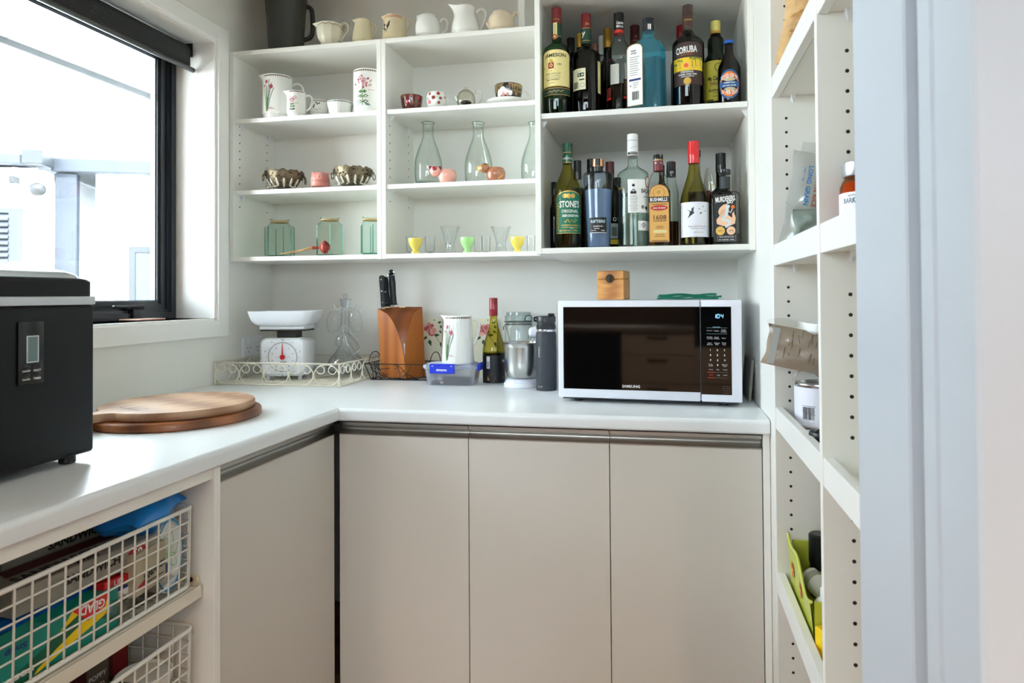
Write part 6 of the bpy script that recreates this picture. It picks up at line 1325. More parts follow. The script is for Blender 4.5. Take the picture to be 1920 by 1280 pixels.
# ---- clip-lid box with cake, and the jug on it
bx = Item('j', 868, 2.24, ZK, 'food_container', 'clear plastic food box with blue clips under the chive jug', 'container', face=False); bx.o.rotation_euler = (0, 0, 0.04)
X, V, W = bx.X, bx.V, bx.W; pla = GL('box_plastic', (0.90, 0.92, 0.97), (0.66, 0.70, 0.84), 0.12, 1.5, frost=.28, fcol=(.80, .84, .93)); hw0, hw1, hd = W(218), W(248), 0.052
zl = V(1000)
rings = [[(x, y, z) for x, y in rrect(0, 0, a_, b_, 0.018)] for a_, b_, z in ((hw0, hd*.88, 0.0008), (hw0+.003, hd*.9, 0.004), (hw1, hd, zl-0.004))]
MB().loft(rings, cap1=False).build('tub', pla, bx.o, smooth=True, ang=40)
rings = [[(x, y, z) for x, y in rrect(0, 0, a_, b_, 0.02)] for a_, b_, z in ((hw1+.004, hd+.004, zl-0.006), (hw1+.006, hd+.006, zl), (hw1+.004, hd+.004, zl+0.007), (hw1-.01, hd-.01, zl+0.008))]
MB().loft(rings).build('lid', GL('lid_plastic', (0.80, 0.85, 0.94), (0.6, 0.66, 0.84), 0.2, 2.0, frost=.55, fcol=(.72, .78, .90)), bx.o, smooth=True, ang=40)
MB().loft([[(x, y, z) for x, y in rrect(0, 0, hw1-.008, hd-.008, 0.018)] for z in (zl+0.0085, zl+0.011)]).build('lid_ridge', M('lid_frost', (206, 214, 232), 0.4), bx.o)
blue = M('clip_blue', (28, 56, 214), 0.3, coat=0.3)
cl = MB().box(W(-180), W(62), -hd-0.0115, -hd-0.006, V(1058), V(985)+0.002, 0.002).box(W(-180), W(62), -hd-0.010, -hd+0.004, zl+0.0075, zl+0.0115, 0.001).build('clip', blue, bx.o)
for x in (-150, 32): MB().tube([(W(x-9), -hd-0.0085, zl+0.004), (W(x+9), -hd-0.0085, zl+0.004)], 0.0034, 8).build('hinge', M('hinge_pale', (190, 200, 230), .4), cl)
Art().text('sistema', W(-62), V(1022), W(102), inkw, 1, bold=0.02).build('lettering', cl, flatmap((0, -hd-0.0117, 0), (1, 0, 0), (0, 0, 1)))
MB().box(hw1+.006, hw1+.0115, -0.04, 0.04, V(1040), zl+0.0115, 0.002).build('clip', blue, bx.o)
cakem = M('dark_fruitcake', (72, 46, 48), 0.8, bump=1.0, bscale=90, var=0.4, vscale=90)
for i, (x0, x1, y, z0, z1) in enumerate(((-180, -5, -0.030, 0.003, 0.016), (-90, 110, -0.004, 0.003, 0.026), (60, 170, 0.02, 0.003, 0.022))):
    cb = MB().box(W(x0), W(x1), y-0.013, y+0.013, z0, z1, 0.004).build('cake_slice', cakem, None); tag(cb, ('small flat dark cake slice with a pale nut inside the clear box', 'long dark cake slice in the middle of the clear box', 'dark cake slice at the wine bottle end of the clear box')[i], 'cake'); cb.matrix_world = Matrix.Translation(bx.o.location) @ Matrix.Rotation(0.04, 4, 'Z')
    if i == 0: MB().ball((W(-75), -0.0435, 0.009), 0.0045, sc_=(1.3, .4, .8)).build('nut', M('almond', (222, 206, 170), .6), cb, smooth=True)
a = Art(); a.rect(-0.03, V(1130)+0.002, 0.035, V(1035)-0.004, M('tag_russet', (150, 72, 48), .5), 1); [a.rect(-0.024, V(1050+16*k), 0.02, V(1056+16*k), M('tag_line', (200, 140, 110), .5), 2) for k in range(5)]
a.build('paper_label', bx.o, lambda u, v, h: (hw0+(hw1-hw0)*(v/zl)+0.0008+h, u, v))
zj = zl+0.0112
it = vessel(Item('j', 916, 2.24, ZK+zj, 'jug', 'white jug with purple chive print standing on the clear food box', 'jug', None), [(150, 970), (157, 962), (152, 860), (144, 740), (138, 640), (134, 560), (130, 520)], china, spout=(0.014, 0.022, 0.40, 0.002), smooth=3)
handle(it, [(1028, 578), (1060, 556), (1100, 566), (1124, 620), (1110, 700), (1075, 780), (1040, 832)], [13, 12, 11, 11, 11, 12, 14], china)
printed(it, lambda a, U: (chives(a, it, 812, 925, 600, 1.15, U), border(a, it, it.V(538), 15, it.W(19), [MATS['ink_clover'], leafd]), a.rect(U(828), it.V(890), U(862), it.V(886), clover, 2), a.rect(U(834), it.V(900), U(876), it.V(897), clover, 2)))
# ---- wine bottle, clip jar, mixer, flask
def art_wb(it):
    R = it.R+.0003; U = lambda c: it.U(c, R); V = it.V
    def f(a):
        a.rect(U(208), V(1050), U(446), V(722), M('label_ink_blue', (24, 26, 32), .45), 1); a.rect(U(250), V(866), U(284), V(735), inkw, 2); barcode(a, U(256), V(850), U(279), V(790), ink_gr, 3)
        a.poly([(U(318), V(1012)), (U(402), V(1008)), (U(345), V(962))], inkg, 2); a.poly([(U(262), V(940)), (U(256), V(990)), (U(280), V(994))], inkg, 2); a.poly([(U(262), V(905)), (U(300), V(908)), (U(318), V(938)), (U(290), V(934))], M('ink_russet', (150, 70, 40)), 2)
        a.poly([(U(392), V(975)), (U(428), V(960)), (U(430), V(970))], inkg, 2); a.text('Akarua', U(432), V(782), it.W(60), inkw, 3, h=it.W(30))
    lab(it, 'label', f, R)
bottle('k', 327, 2.31, ZK, bprof(123, 40, 1078, 700, 320, 290, sh=1.05), GL('glass_olive2', (0.74, 0.68, 0.24), (0.05, 0.05, 0.01)), 'wine bottle with dark red capsule and black label on the worktop', 'wine_bottle', None, capprof(46, 302, 106), M('capsule_dark_red', (150, 20, 34), .3, coat=.3), (700, l_dark), art_wb)
it = Item('k', 600, 2.395, ZK, 'clip_jar', 'large clear clip-top jar behind the steel mixing bowl', 'jar')
P = it.prof([(146, 1010), (152, 1000), (152, 420), (146, 400), (140, 392), (140, 372)]); P = [(r, max(h, .001)) for r, h in P]
MB().lathe(P+[(r-.003, h) for r, h in reversed(P) if h > .008]+[(1e-4, .008)], 36, cap1=False).build('glass_body', GL('jar_clear', (0.97, 0.985, 0.985), (0.5, 0.6, 0.6)), it.o, smooth=True, ang=50)
MB().lathe(it.prof([(140, 368), (152, 360), (154, 345), (148, 335), (152, 322), (150, 300), (136, 290), (134, 262), (120, 258)]), 36).build('lid', GL('jar_lid', (0.80, 0.86, 0.86), (0.40, 0.50, 0.50), .03, 1.6), it.o, smooth=True, ang=50)
for z_, r_ in ((366, 155), (392, 150)): MB().tube([(it.W(r_)*math.cos(t*PI/16), it.W(r_)*math.sin(t*PI/16), it.V(z_)) for t in range(32)], 0.0014, 6, closed=True).build('wire_band', M('zinc_wire', (90, 92, 92), .4, .8), it.o, smooth=True)
MB().tube([(it.W(64), -it.W(150), it.V(352)), (it.W(80), -it.W(156), it.V(300)), (it.W(120), -it.W(120), it.V(292)), (it.W(150), -it.W(60), it.V(330)), (it.W(130), -it.W(100), it.V(356)), (it.W(70), -it.W(150), it.V(350))], 0.0016, 6).build('clasp', MATS['zinc_wire'], it.o, smooth=True)
MB().tube([(-it.W(150), -it.W(30), it.V(400)), (-it.W(166), -it.W(30), it.V(425)), (-it.W(164), -it.W(30), it.V(455))], 0.0016, 6).build('clasp_tail', MATS['zinc_wire'], it.o, smooth=True)
mx = Item('k', 640, 2.215, ZK, 'stand_mixer', 'white mixer base with brushed steel bowl half hidden by the black flask', 'mixer', face=False)
X, V, W = mx.X, mx.V, mx.W; st = M('brushed_steel', (196, 196, 192), 0.24, 1.0); mw = M('mixer_white', (228, 230, 242), .3, coat=.3)
MB().lathe(mx.prof([(196, 1138), (204, 1128), (204, 1050), (186, 1005), (170, 985), (150, 975)]), 40).build('base', mw, mx.o, smooth=True, ang=40)
MB().lathe(mx.prof([(204.5, 1045), (206, 1040), (198, 1020)]), 40).build('base_ring', white_pl, mx.o, smooth=True)
P = mx.prof([(40, 978), (130, 976), (160, 962), (186, 900), (196, 800), (202, 640), (206, 596), (214, 588)]);
MB().lathe(P+[(P[-1][0]-.002, P[-1][1]+.001)]+[(r-.0015, h+.0008) for r, h in reversed(P[1:-1])]+[(1e-4, P[1][1]+.002)], 48, cap1=False).build('bowl', st, mx.o, smooth=True, ang=40)
MB().box(X(760), X(860), 0.035, 0.085, V(1060), V(470), .008, 2).build('column', mw, mx.o); MB().box(X(700), X(880), 0.0, 0.085, V(545), V(425), .014, 3).build('head', mw, mx.o, smooth=True, ang=50)
MB().tube([(X(745), 0.02, V(545)), (X(745), 0.02, V(640))], .004, 10).build('beater_shaft', chrome, mx.o, smooth=True)
fl_ = Item('k', 900, 2.14, ZK, 'insulated_flask', 'matt black insulated flask beside the microwave', 'flask')
mk = M('powder_black', (42, 46, 52), 0.5, bump=.15, bscale=900); X, V, W = fl_.X, fl_.V, fl_.W
MB().lathe(fl_.prof([(104, 1196), (112, 1188), (112, 520), (108, 486), (98, 472)]), 36).build('body', mk, fl_.o, smooth=True, ang=40)
MB().lathe(fl_.prof([(97, 474), (99, 462), (97, 446)]), 36).build('steel_collar', chrome, fl_.o, smooth=True)
MB().lathe(fl_.prof([(102, 448), (106, 440), (106, 402), (99, 396), (99, 372), (106, 368), (106, 316), (100, 304), (60, 300)]), 36).build('lid', M('lid_black', (34, 34, 36), .4), fl_.o, smooth=True, ang=40)
b = MB().tube([(-W(96), 0, V(360)), (-W(128), 0, V(350)), (-W(130), 0, V(325)), (-W(96), 0, V(318))], .004, 8); b.build('carry_loop', MATS['lid_black'], fl_.o, smooth=True)
MB().box(W(20), W(96), -W(60), W(60), V(302), V(276), .003).build('spout_cap', MATS['lid_black'], fl_.o)
lab(fl_, 'print', lambda a: (a.text('HYDRO', -W(84), V(690), W(110), M('print_grey', (170, 174, 176), .4), 2, rot=PI/2), a.text('FLASK', -W(70), V(1062), W(60), M('print_grey', (170, 174, 176)), 2)), W(112.5))
# ---- microwave
pL, pR = atZ(1047, 744, ZK+0.014), atZ(1392.5, 755.5, ZK+0.014); ang = math.atan2(pR.y-pL.y, pR.x-pL.x); wid = (pR-pL).length; c = (pL+pR)/2
mwv = thing('microwave', 'white microwave oven with black glass door showing a clock', 'microwave', (c.x, c.y, ZK), ang)
zt_ = atY(1042, 562.5, pL.y).z-ZK; zt2 = atY(1389, 562.5, pR.y).z-ZK; H = (zt_+zt2)/2; hw_ = wid/2; D = 0.40
mww = M('microwave_white', (226, 228, 238), .32, coat=.2); mbk = M('microwave_glass', (7, 7, 8), .04, spec=.6)
MB().box(-hw_+.002, hw_-.002, .018, D, .014, H-.001, .006, 2).build('case', mww, mwv, smooth=True, ang=40)
MB().box(-hw_+.01, hw_-.01, .02, D-.01, .008, .016).build('underside', M('underside_dark', (40, 44, 50), .6), mwv)
for x in (-hw_+.05, hw_-.05):
    for y in (.05, D-.05): MB().lathe([(.012, 0), (.014, .014)], 14, (x, y, 0)).build('foot', black, mwv)
k = wid/(1645-88); xs = lambda cx: -hw_+(cx-88)*k; zs = lambda cy: .014+(H-.014)*(1180-cy)/(1180-360)
xd = xs(1313)
dr = MB().box(-hw_, xd-.001, 0, .02, .014, H, .004, 2).build('door', mww, mwv, smooth=True, ang=40)
MB().box(xs(137), xd-.0012, -.0015, .002, zs(1105), zs(415), .001).build('door_glass', mbk, dr)
Art().text('SAMSUNG', xs(730), zs(1072), .150*k/k*wid*0.0+(806-653)*k, M('print_silver', (214, 214, 214), .3), 1, h=24*k, bold=.03).build('lettering', dr, flatmap((0, -.0016, 0), (1, 0, 0), (0, 0, 1)))
fp = MB().box(xd+.001, hw_, 0, .02, .014, H, .004, 2).build('control_panel', mww, mwv, smooth=True, ang=40)
MB().box(xd+.0012, xs(1562), -.0015, .002, zs(1120), zs(415), .001).build('panel_glass', mbk, fp)
a = Art(); pr_ = M('print_pale', (206, 210, 214), .4); clk = M('clock_blue', (120, 190, 255), .4, emit=1.0); rd = M('print_red', (200, 40, 40), .4)
def seg7(a, d, x, z, w_, h_, mat):
    on = {'0': 'abcdef', '1': 'bc', '4': 'fgbc'}[d]; t = w_*.2
    S = {'a': ((0, h_), (w_, h_)), 'b': ((w_, h_), (w_, h_/2)), 'c': ((w_, h_/2), (w_, 0)), 'd': ((0, 0), (w_, 0)), 'e': ((0, 0), (0, h_/2)), 'f': ((0, h_/2), (0, h_)), 'g': ((0, h_/2), (w_, h_/2))}
    for s_ in on: (u0, v0), (u1, v1) = S[s_]; a.line([(x+u0+v0*.1, z+v0), (x+u1+v1*.1, z+v1)], t, mat, 2)
for d, x in (('1', 1420), ('0', 1448), ('4', 1478)): seg7(a, d, xs(x), zs(506), 17*k, 31*k, clk)
for z in (482, 496): a.disc(xs(1443), zs(z), 2.5*k, clk, 2, n=8)
for (y0) in (585, 633): a.rect(xs(1362), zs(y0+1), xs(1530), zs(y0-1), M('print_teal', (110, 150, 160), .4), 1)
a.rect(xs(1412), zs(581), xs(1474), zs(576), MATS['print_teal'], 2)
tx = [(1388, 608, 'Popcorn'), (1444, 608, 'Potato'), (1501, 604, 'Single'), (1501, 616, 'Entrees'), (1388, 660, 'Healthy'), (1388, 672, 'Cooking'), (1444, 660, 'Meat/'), (1444, 672, 'Poultry'), (1501, 666, 'Snack'), (1388, 706, 'Power'), (1388, 718, 'Defrost'), (1446, 706, 'Soften/'), (1446, 718, 'Melt'), (1503, 706, 'Ready'), (1503, 718, 'Meal'), (1393, 876, 'Power'), (1393, 888, 'Level'), (1507, 878, 'Kitchen'), (1507, 890, 'Timer'), (1394, 918, 'Clock'), (1452, 918, 'Eco'), (1508, 918, 'Sound'), (1454, 963, '+30s'), (1510, 963, 'START')]
for x, y, s_ in tx: a.text(s_, xs(x), zs(y), len(s_)*6.4*k, pr_, 2, bold=.0)
for i, s_ in enumerate('123456789'): a.text(s_, xs((1391, 1448, 1505)[i % 3]+i//3), zs((762, 803, 844)[i//3]), None, M('print_bright', (240, 240, 240), .4), 2, h=16*k)
a.text('0', xs(1450), zs(882), None, MATS['print_bright'], 2, h=16*k)
for y in (940, 984): a.rect(xs(1368), zs(y+2), xs(1422), zs(y-2), rd, 2); a.rect(xs(1424), zs(y+1), xs(1535), zs(y-1), M('print_dim', (90, 92, 94), .4), 1)
a.text('STOP', xs(1395), zs(963), 30*k, rd, 2)
for i in range(4):
    for j in range(4): a.rect(xs(1487+17*i), zs(1054+17*j), xs(1496+17*i), zs(1050+17*j), M('print_dim', (90, 92, 94)), 1)
a.build('key_print', fp, flatmap((0, -.0016, 0), (1, 0, 0), (0, 0, 1)))
# thin tray slotted between microwave and end panel
tb = MB().box(-.004, .004, -.09, .09, 0, .12, .002); to = tb.build('thin_board', M('board_grey', (150, 150, 140), .5)); to.location = (XR-.016, 2.08, ZK); to.rotation_euler = (0, 0.09, 0)
tag(to, 'thin grey board leaning on the end panel beside the microwave', 'board')
# ---- wooden box and green cloth on the microwave
zm = ZK+H
wbx = Item('l', 578, 2.10, zm, 'wooden_box', 'small wooden box with dark metal clasp on the microwave', 'box', face=False); X, V, W = wbx.X, wbx.V, wbx.W; wbx.o.rotation_euler = (0, 0, ang-.10)
bw = WOOD('box_wood', (172, 104, 44), (222, 160, 86), (3, 3, 26), 0.45, 4.0, 1.3); hw2 = W(112); dp = .085; h2 = V(124)
MB().box(-hw2, hw2, -dp/2, dp/2, 0.0005, h2*.70, .002).build('base', bw, wbx.o); MB().box(-hw2, hw2, -dp/2, dp/2, h2*.705, h2, .003).build('lid', bw, wbx.o)
clm = M('aged_brass', (62, 54, 40), .4, .8); oc = [(W(-4)+W(36)*math.cos(2*PI*(j+.5)/8), V(188)+W(38)*math.sin(2*PI*(j+.5)/8)) for j in range(8)]
cp = MB().prism(oc, -dp/2-.002, -dp/2+.0005, 'y').build('clasp', clm, wbx.o); MB().box(W(-12), W(6), -dp/2-.008, -dp/2-.002, V(212), V(160), .002).build('hasp', clm, cp)
MB().box(W(-34), W(28), -dp/2-.0035, -dp/2-.002, V(178), V(170), .0006).build('hinge_bar', clm, cp)
gc = Item('l', 1205, 2.08, zm, 'cloth', 'folded dark green cloth lying on the microwave', 'cloth', face=False); X, V, W = gc.X, gc.V, gc.W; gc.o.rotation_euler = (0, 0, ang)
gm_ = M('green_cloth', (14, 112, 86), .85, bump=.4, bscale=600); r = random.Random(6)
for k, (z0, z1, x0, x1, d) in enumerate(((0.001, .0055, -255, 230, .05), (.0058, .010, -250, 255, .052), (.0103, V(314), -240, 215, .046))):
    def fn(u, v, top): x = W(x0)+(W(x1)-W(x0))*u; return (x, -d+2*d*v+.003*math.sin(9*u+k), (z1 if top else z0)+.0016*math.sin(11*u+2*k)*(0.3 if k == 0 and not top else 1)+.001*math.sin(5*v+7*u)*(k > 0))
    b = MB(); n1, n2 = 26, 6; b.grid(lambda u, v: fn(u, v, 1), n1, n2); b.grid(lambda u, v: fn(u, v, 0), n1, n2)
    o1 = (n1+1)*(n2+1)
    for i in range(n1): b.add([b.v[i], b.v[i+1], b.v[o1+i+1], b.v[o1+i]], [(0, 1, 2, 3)]); q = n2*(n1+1); b.add([b.v[q+i], b.v[q+i+1], b.v[o1+q+i+1], b.v[o1+q+i]], [(0, 1, 2, 3)])
    for j in range(n2):
        for q in (0, n1): i0, i1 = j*(n1+1)+q, (j+1)*(n1+1)+q; b.add([b.v[i0], b.v[i1], b.v[o1+i1], b.v[o1+i0]], [(0, 1, 2, 3)])
    b.build('fold', gm_, gc.o, smooth=True, ang=50)
# ---- round boards
def round_board(x, y, r, z0, th, ha, hl, name, label, m1, m2, strips):
    o = thing(name, label, 'chopping board', (x, y, z0), ha); n = 72; body = []
    hw_ = .021
    for j in range(n):
        a = 2*PI*j/n
        if abs((a-PI+PI) % (2*PI)-PI) < math.asin(hw_*1.7/r): continue
        body.append((r*math.cos(a), r*math.sin(a)))
    # handle outline toward -x: concave neck, straight grip, round end
    k = next(i for i, p in enumerate(body) if p[1] < 0)
    up, dn = body[:k], body[k:]; hnd = []
    for i in range(7): t = i/6; hnd.append((-r*math.cos(math.asin(hw_*1.7/r))-.028*t, hw_*1.7-(hw_*.75)*math.sin(t*PI/2)))
    for i in range(9): a = PI/2+PI*i/8; hnd.append((-r-hl+.02+.020*math.cos(a), hw_*.95*math.sin(a)))
    low = [(p[0], -p[1]) for p in reversed(hnd[:7])]
    poly = up+hnd+low+dn
    rings = [[(p[0]*k_, p[1]*k_, zz) for p in poly] for k_, zz in ((.985, .0006), (1, .004), (1, th-.004), (.985, th))]
    MB().loft(rings).build('board', m1, o, smooth=True, ang=40)
    return o
bd1 = WOOD('acacia_dark', (92, 48, 24), (170, 104, 60), (3, 26, 8), .35, 2.5, .8, coat=.2); bd2 = WOOD('acacia_light', (152, 110, 80), (206, 168, 134), (3, 30, 8), .45, 2.0, .8)
x, y, r = -1.232, 1.500, .198; round_board(x, y, r, ZK, .020, .95, .09, 'round_board', 'dark round wooden serving board lying on the worktop', bd1, bd1, 0); B1 = (x, y, r)
x, y, r = -1.238, 1.512, .180; o = round_board(x, y, r, ZK+.0203, .020, 1.2, .085, 'round_board', 'lighter round paddle board with handle on top of the dark board', bd2, bd1, 0)
Art().text('NOSH & CO', -.62*r, -.1*r, .05, M('burnt_print', (90, 54, 34), .6), 1, rot=-PI/2+.5).rect(-.72*r, -.3*r, -.70*r, .2*r, MATS['burnt_print'], 1).build('branding', o, flatmap((0, 0, .0202), (1, 0, 0), (0, 1, 0)))
# ---- ice maker
XI = -1.083; pa = atX(178, 843, XI); Y1 = pa.y; D, Wd = .36, .30
im = thing('ice_maker', 'black countertop ice maker with silver lid at the window end', 'ice maker', (XI, Y1-Wd/2, ZK)); hy = Wd/2
ztp = atX(177, 555, XI).z-ZK; zlid = atX(176, 520, XI).z-ZK; zb_ = atX(178, 845, XI).z-ZK; z2 = atX(177, 570, XI).z-ZK
zdome = max(.02, atX(0, 492, XI-.10).z-ZK-zlid)
imb = M('ice_black', (11, 13, 16), .5, spec=.3)
def rbx(name, x0, x1, y0, y1, z0, z1, r, mat, par=im, seg=3): return MB().box(x0, x1, y0, y1, z0, z1, r, seg).build(name, mat, par, smooth=True, ang=50)
rbx('body', -D, 0, -hy, hy, zb_, z2-.001, .008, imb)
rbx('trim_band', -D-.001, .001, -hy-.001, hy+.001, z2-.001, ztp, .003, M('ice_silver', (206, 210, 212), .35, .3), seg=2)
rings = []
for t, ins in ((0, 0), (.75, 0), (.88, .004), (.96, .012), (1, .022)):
    z = ztp+(zlid-ztp)*t; rings.append([(-D/2+px_, py_, z) for px_, py_ in rrect(0, 0, D/2-ins, hy-ins, .02)])
MB().loft(rings).build('lid_rim', imb, im, smooth=True, ang=40)
rings = []
for t in range(7):
    q = t/6; ins = .010+.10*(1-math.cos(q*PI/2)); rings.append([(-D/2+px_, py_, zlid-.003+zdome*math.sin(q*PI/2)) for px_, py_ in rrect(0, 0, D/2-ins, hy-ins*.9, .03)])
MB().loft(rings).build('lid', M('ice_lid', (214, 222, 228), .18, .55, coat=.5), im, smooth=True, ang=60)
p0, p1 = atX(31, 603, XI), atX(79, 720, XI); y0, y1 = p0.y-(Y1-hy), p1.y-(Y1-hy)
za, zb2 = p0.z-ZK, atX(55, 720, XI).z-ZK
cpn = MB().box(-.001, .004, y0, y1, zb2, za, .002, 2).build('control_panel', M('ice_panel', (12, 13, 14), .25), im, smooth=True)
mp = lambda u, v, h: (.0042+h, y0+(y1-y0)*u, zb2+(za-zb2)*v); a = Art(step=.5)
a.rect(.30, .34, .78, .77, M('lcd_frame', (206, 210, 212), .4), 1); a.rect(.35, .36, .73, .75, M('lcd_grey', (110, 132, 130), .3), 2)
a.build('display', cpn, mp)
for u, v, s_ in ((.30, .28, 'ON/OFF'), (.72, .28, 'SELECT'), (.30, .15, 'CLOCK'), (.72, .15, 'TIMER')):
    c_ = mp(u, v, 0); MB().ball((c_[0], c_[1], c_[2]), .0052, sc_=(.4, 1.3, .8)).build('button', black, cpn, smooth=True)
a = Art()
for u, v, s_ in ((.30, .215, 'ON/OFF'), (.72, .215, 'SELECT'), (.30, .085, 'CLOCK'), (.72, .085, 'TIMER')): a.text(s_, (y1-y0)*u, (za-zb2)*v, .0145, inkw, 1, bold=.02)
a.build('lettering', cpn, lambda u, v, h: (.0043+h, y0+u, zb2+v))
fy = atX(130, 868, XI-.02).y-(Y1-hy)
for yy in (fy, -hy+.03):
    for xx in (-.025, -D+.03): MB().lathe([(.012, 0), (.014, .002), (.014, zb_+.002)], 18, (xx, yy, 0)).build('foot', black, im, smooth=True, ang=40)
# ================================================================ pantry cupboard contents
def pillow(w, h, d, seed, nu=14, nv=16, crumple=.004, pinch=.25):
    """a filled bag: two bulged sheets joined at the seams; x width, z height, y depth, base at z = 0"""
    r = random.Random(seed); ph = [r.uniform(0, 6.28) for _ in range(6)]
    def fn(sg):
        def f(u, v):
            e = (max(0, math.sin(PI*u))**.55)*(max(0, math.sin(PI*min(1, .12+v*.88)))**.5)
            x = (u-.5)*w*(1-pinch*.2*math.sin(PI*v)); z = v*h
            n = crumple*(math.sin(9*u+ph[0]+5*v)+math.sin(13*v+ph[1]-7*u)+.7*math.sin(23*u+17*v+ph[2]))
            return (x+.5*crumple*math.sin(12*v+ph[3]), sg*(d/2*e+n*e), z)
        return f
    return MB().grid(fn(-1), nu, nv).grid(fn(1), nu, nv)
def tilt(o, ax=0.0, ay=0.0): o.rotation_euler = (ax, ay, o.rotation_euler.z)
S1, S2_, S3, S4 = [c+.0222 for a, c in PZ]; T2 = PZ2[1][1]+.0222
def printbag(it, fn, d, name='print'):
    a = Art(); fn(a); return a.build(name, it.o, flatmap((0, -d/2-.0045, 0), (1, 0, 0), (0, 0, 1)))
# pasta bag
it = Item('u', 650, 1.50, S1, 'pasta_bag', 'amber bag of pasta shells on the highest visible pantry shelf', 'food packet', turn=.3); tilt(it.o, 0, .13); it.o.location.z += .012
pillow(.17, .26, .06, 3).build('film', M('pasta_film', (222, 184, 130), .25, coat=.5, var=.3, vscale=70), it.o, smooth=True, ang=60)
printbag(it, lambda a: (a.rect(.005, .085, .035, .125, inkw, 1), barcode(a, .008, .09, .032, .12, inkk, 2), a.disc(.02, .2, .045, M('ink_apricot', (226, 150, 80), .4), 1), a.rect(-.075, .004, -.05, .03, M('foil_silver', (200, 200, 200), .3, .6), 1)), .056)
sh = MB(); r = random.Random(4)
for k in range(40):
    u, v = r.uniform(-.07, .06), r.uniform(.01, .2); b_ = [(u+.011*math.cos(t*.5), -.034-.002*math.sin(t), v+.008*math.sin(t*.5)) for t in range(7)]; sh.tube(b_, .0035, 5)
sh.build('pasta_pieces', M('pasta', (216, 170, 104), .5), it.o, smooth=True, kind='stuff')
# rice bag
it = Item('r', 615, 1.545, S2_, 'rice_bag', 'clear bag of brown rice leaning in the pantry above the foil bag', 'food packet', turn=.32); tilt(it.o, .02, .17); it.o.location.z += .013
b = pillow(.15, .205, .045, 9, crumple=.003); b.build('film', GL('bag_film', (.86, .87, .86), (.6, .62, .62), .15, 3.0, frost=.4, fcol=(.76, .77, .76)), it.o, smooth=True, ang=60)
blu, brn = M('ink_azure', (26, 120, 190), .4), M('ink_brown', (150, 66, 30), .4)
pillow(.135, .085, .036, 12).build('rice_fill', M('rice_pale', (196, 194, 176), .8, bump=.6, bscale=500), it.o, smooth=True)
printbag(it, lambda a: (a.text('BROWN RICE', -.024, .125, .085, brn, 1, h=.0105, bold=.03, rot=-PI/2), a.text('LONG GRAIN', -.041, .127, .085, blu, 1, h=.0105, bold=.03, rot=-PI/2), a.text('NET 1 kg', -.054, .15, .028, blu, 1, h=.006, rot=-PI/2), a.text('slightly nutty', -.006, .135, .05, brn, 1, h=.007, rot=-PI/2), a.ring(-.038, .062, .010, .007, blu, 1), a.disc(-.038, .062, .003, blu, 1), a.rect(-.046, .028, -.038, .036, blu, 1), a.rect(-.044, .04, -.036, .047, blu, 1), a.rect(-.022, .05, -.004, .0515, blu, 1)), .052)
MB().grid(lambda u, v: ((u-.5)*.12, .002*math.sin(9*u), .203+.022*v+.003*math.sin(7*u)), 12, 2).build('top_flap', MATS['bag_film'], it.o, smooth=True)
def packet(crop, cx, y, z, w, d, h, label, mat, name='food_packet', turn=0, art=None, rx=0, ry=0, dz=0.0):
    it = Item(crop, cx, y, z, name, label, 'food packet', None, turn); it.o.location.z += dz; it.o.rotation_euler = (rx, ry, it.rz)
    MB().box(-w/2, w/2, -d/2, d/2, 0, h, .0012).build('carton', mat, it.o)
    if art: a = Art(); art(a); a.build('print', it.o, flatmap((0, -d/2-.0002, 0), (1, 0, 0), (0, 0, 1)))
    return it
it = Item('r', 640, 1.47, S2_, 'pouch', 'grey-green pouch behind the pantry divider next to the rice bag', 'food packet', turn=.2); pillow(.09, .09, .03, 15).build('film', M('pouch_sage', (128, 140, 132), .4), it.o, smooth=True, ang=60)
packet('r', 575, 1.42, S2_, .06, .03, .022, 'low brick-red packet lying before the rice bag', M('packet_brick', (150, 48, 32), .5), turn=.5, art=lambda a: a.text('SPICE', 0, .011, .03, inkw, 1))
packet('r', 625, 1.36, S2_, .05, .03, .026, 'small straw yellow packet at the pantry divider', M('packet_straw', (222, 192, 120), .5), turn=.1)
# tin, foil bag, black dish
it = Item('v', 556, 1.53, S3, 'tin', 'white-labelled steel tin with plain rim under the foil bag', 'tin'); R = it.W(182)
zt_ = it.V(150)
MB().lathe([(R*.99, 0), (R, .003), (R, zt_-.003), (R*1.025, zt_-.001), (R*1.02, zt_+.001), (R*.95, zt_+.001), (R*.93, zt_-.004), (1e-4, zt_-.0045)], 40, cap1=False).build('can', chrome, it.o, smooth=True, ang=40)
def f(a):
    U = lambda c: it.U(c, R+.0004); V = it.V; a.rect(-R*1.45, .004, R*1.45, zt_-.006, M('label_lilac_white', (226, 226, 238), .45), 1)
    barcode(a, U(437), .018, U(515), .044, inkk)
    for k in range(6): a.rect(U(434+(k % 3)*4), V(305+12*k)-.0006, U(524-(k*7) % 16), V(305+12*k)+.0006, ink_gr, 2)
lab(it, 'label', f, R+.0004)
MB().tube(bez((-R*1.01, 0, zt_-.004), (-R*1.1, -.005, zt_+.03), (-R*.3, -.01, zt_+.035), (0, -.01, zt_+.012), 10), .0022, 6).build('lever_lid', M('tin_bright', (220, 222, 224), .2, 1.0), it.o, smooth=True)
tin = it
it = Item('s', 545, 1.53, S3, 'foil_bag', 'brown paper-print foil bag lying across the tin', 'food packet', turn=.22); it.o.location.z = S3+zt_+.034; it.o.rotation_euler = (0, .20, it.rz)
b = pillow(.20, .088, .04, 31, nu=20, nv=10, crumple=.003); b.v = [(x, y, z-.012) for x, y, z in b.v]
b.build('film', M('kraft_foil', (160, 144, 128), .35, coat=.4, bump=.5, bscale=60, var=.2, vscale=30), it.o, smooth=True, ang=60)
a = Art(); r = random.Random(8); dkb = M('ink_bark', (84, 68, 56), .5)
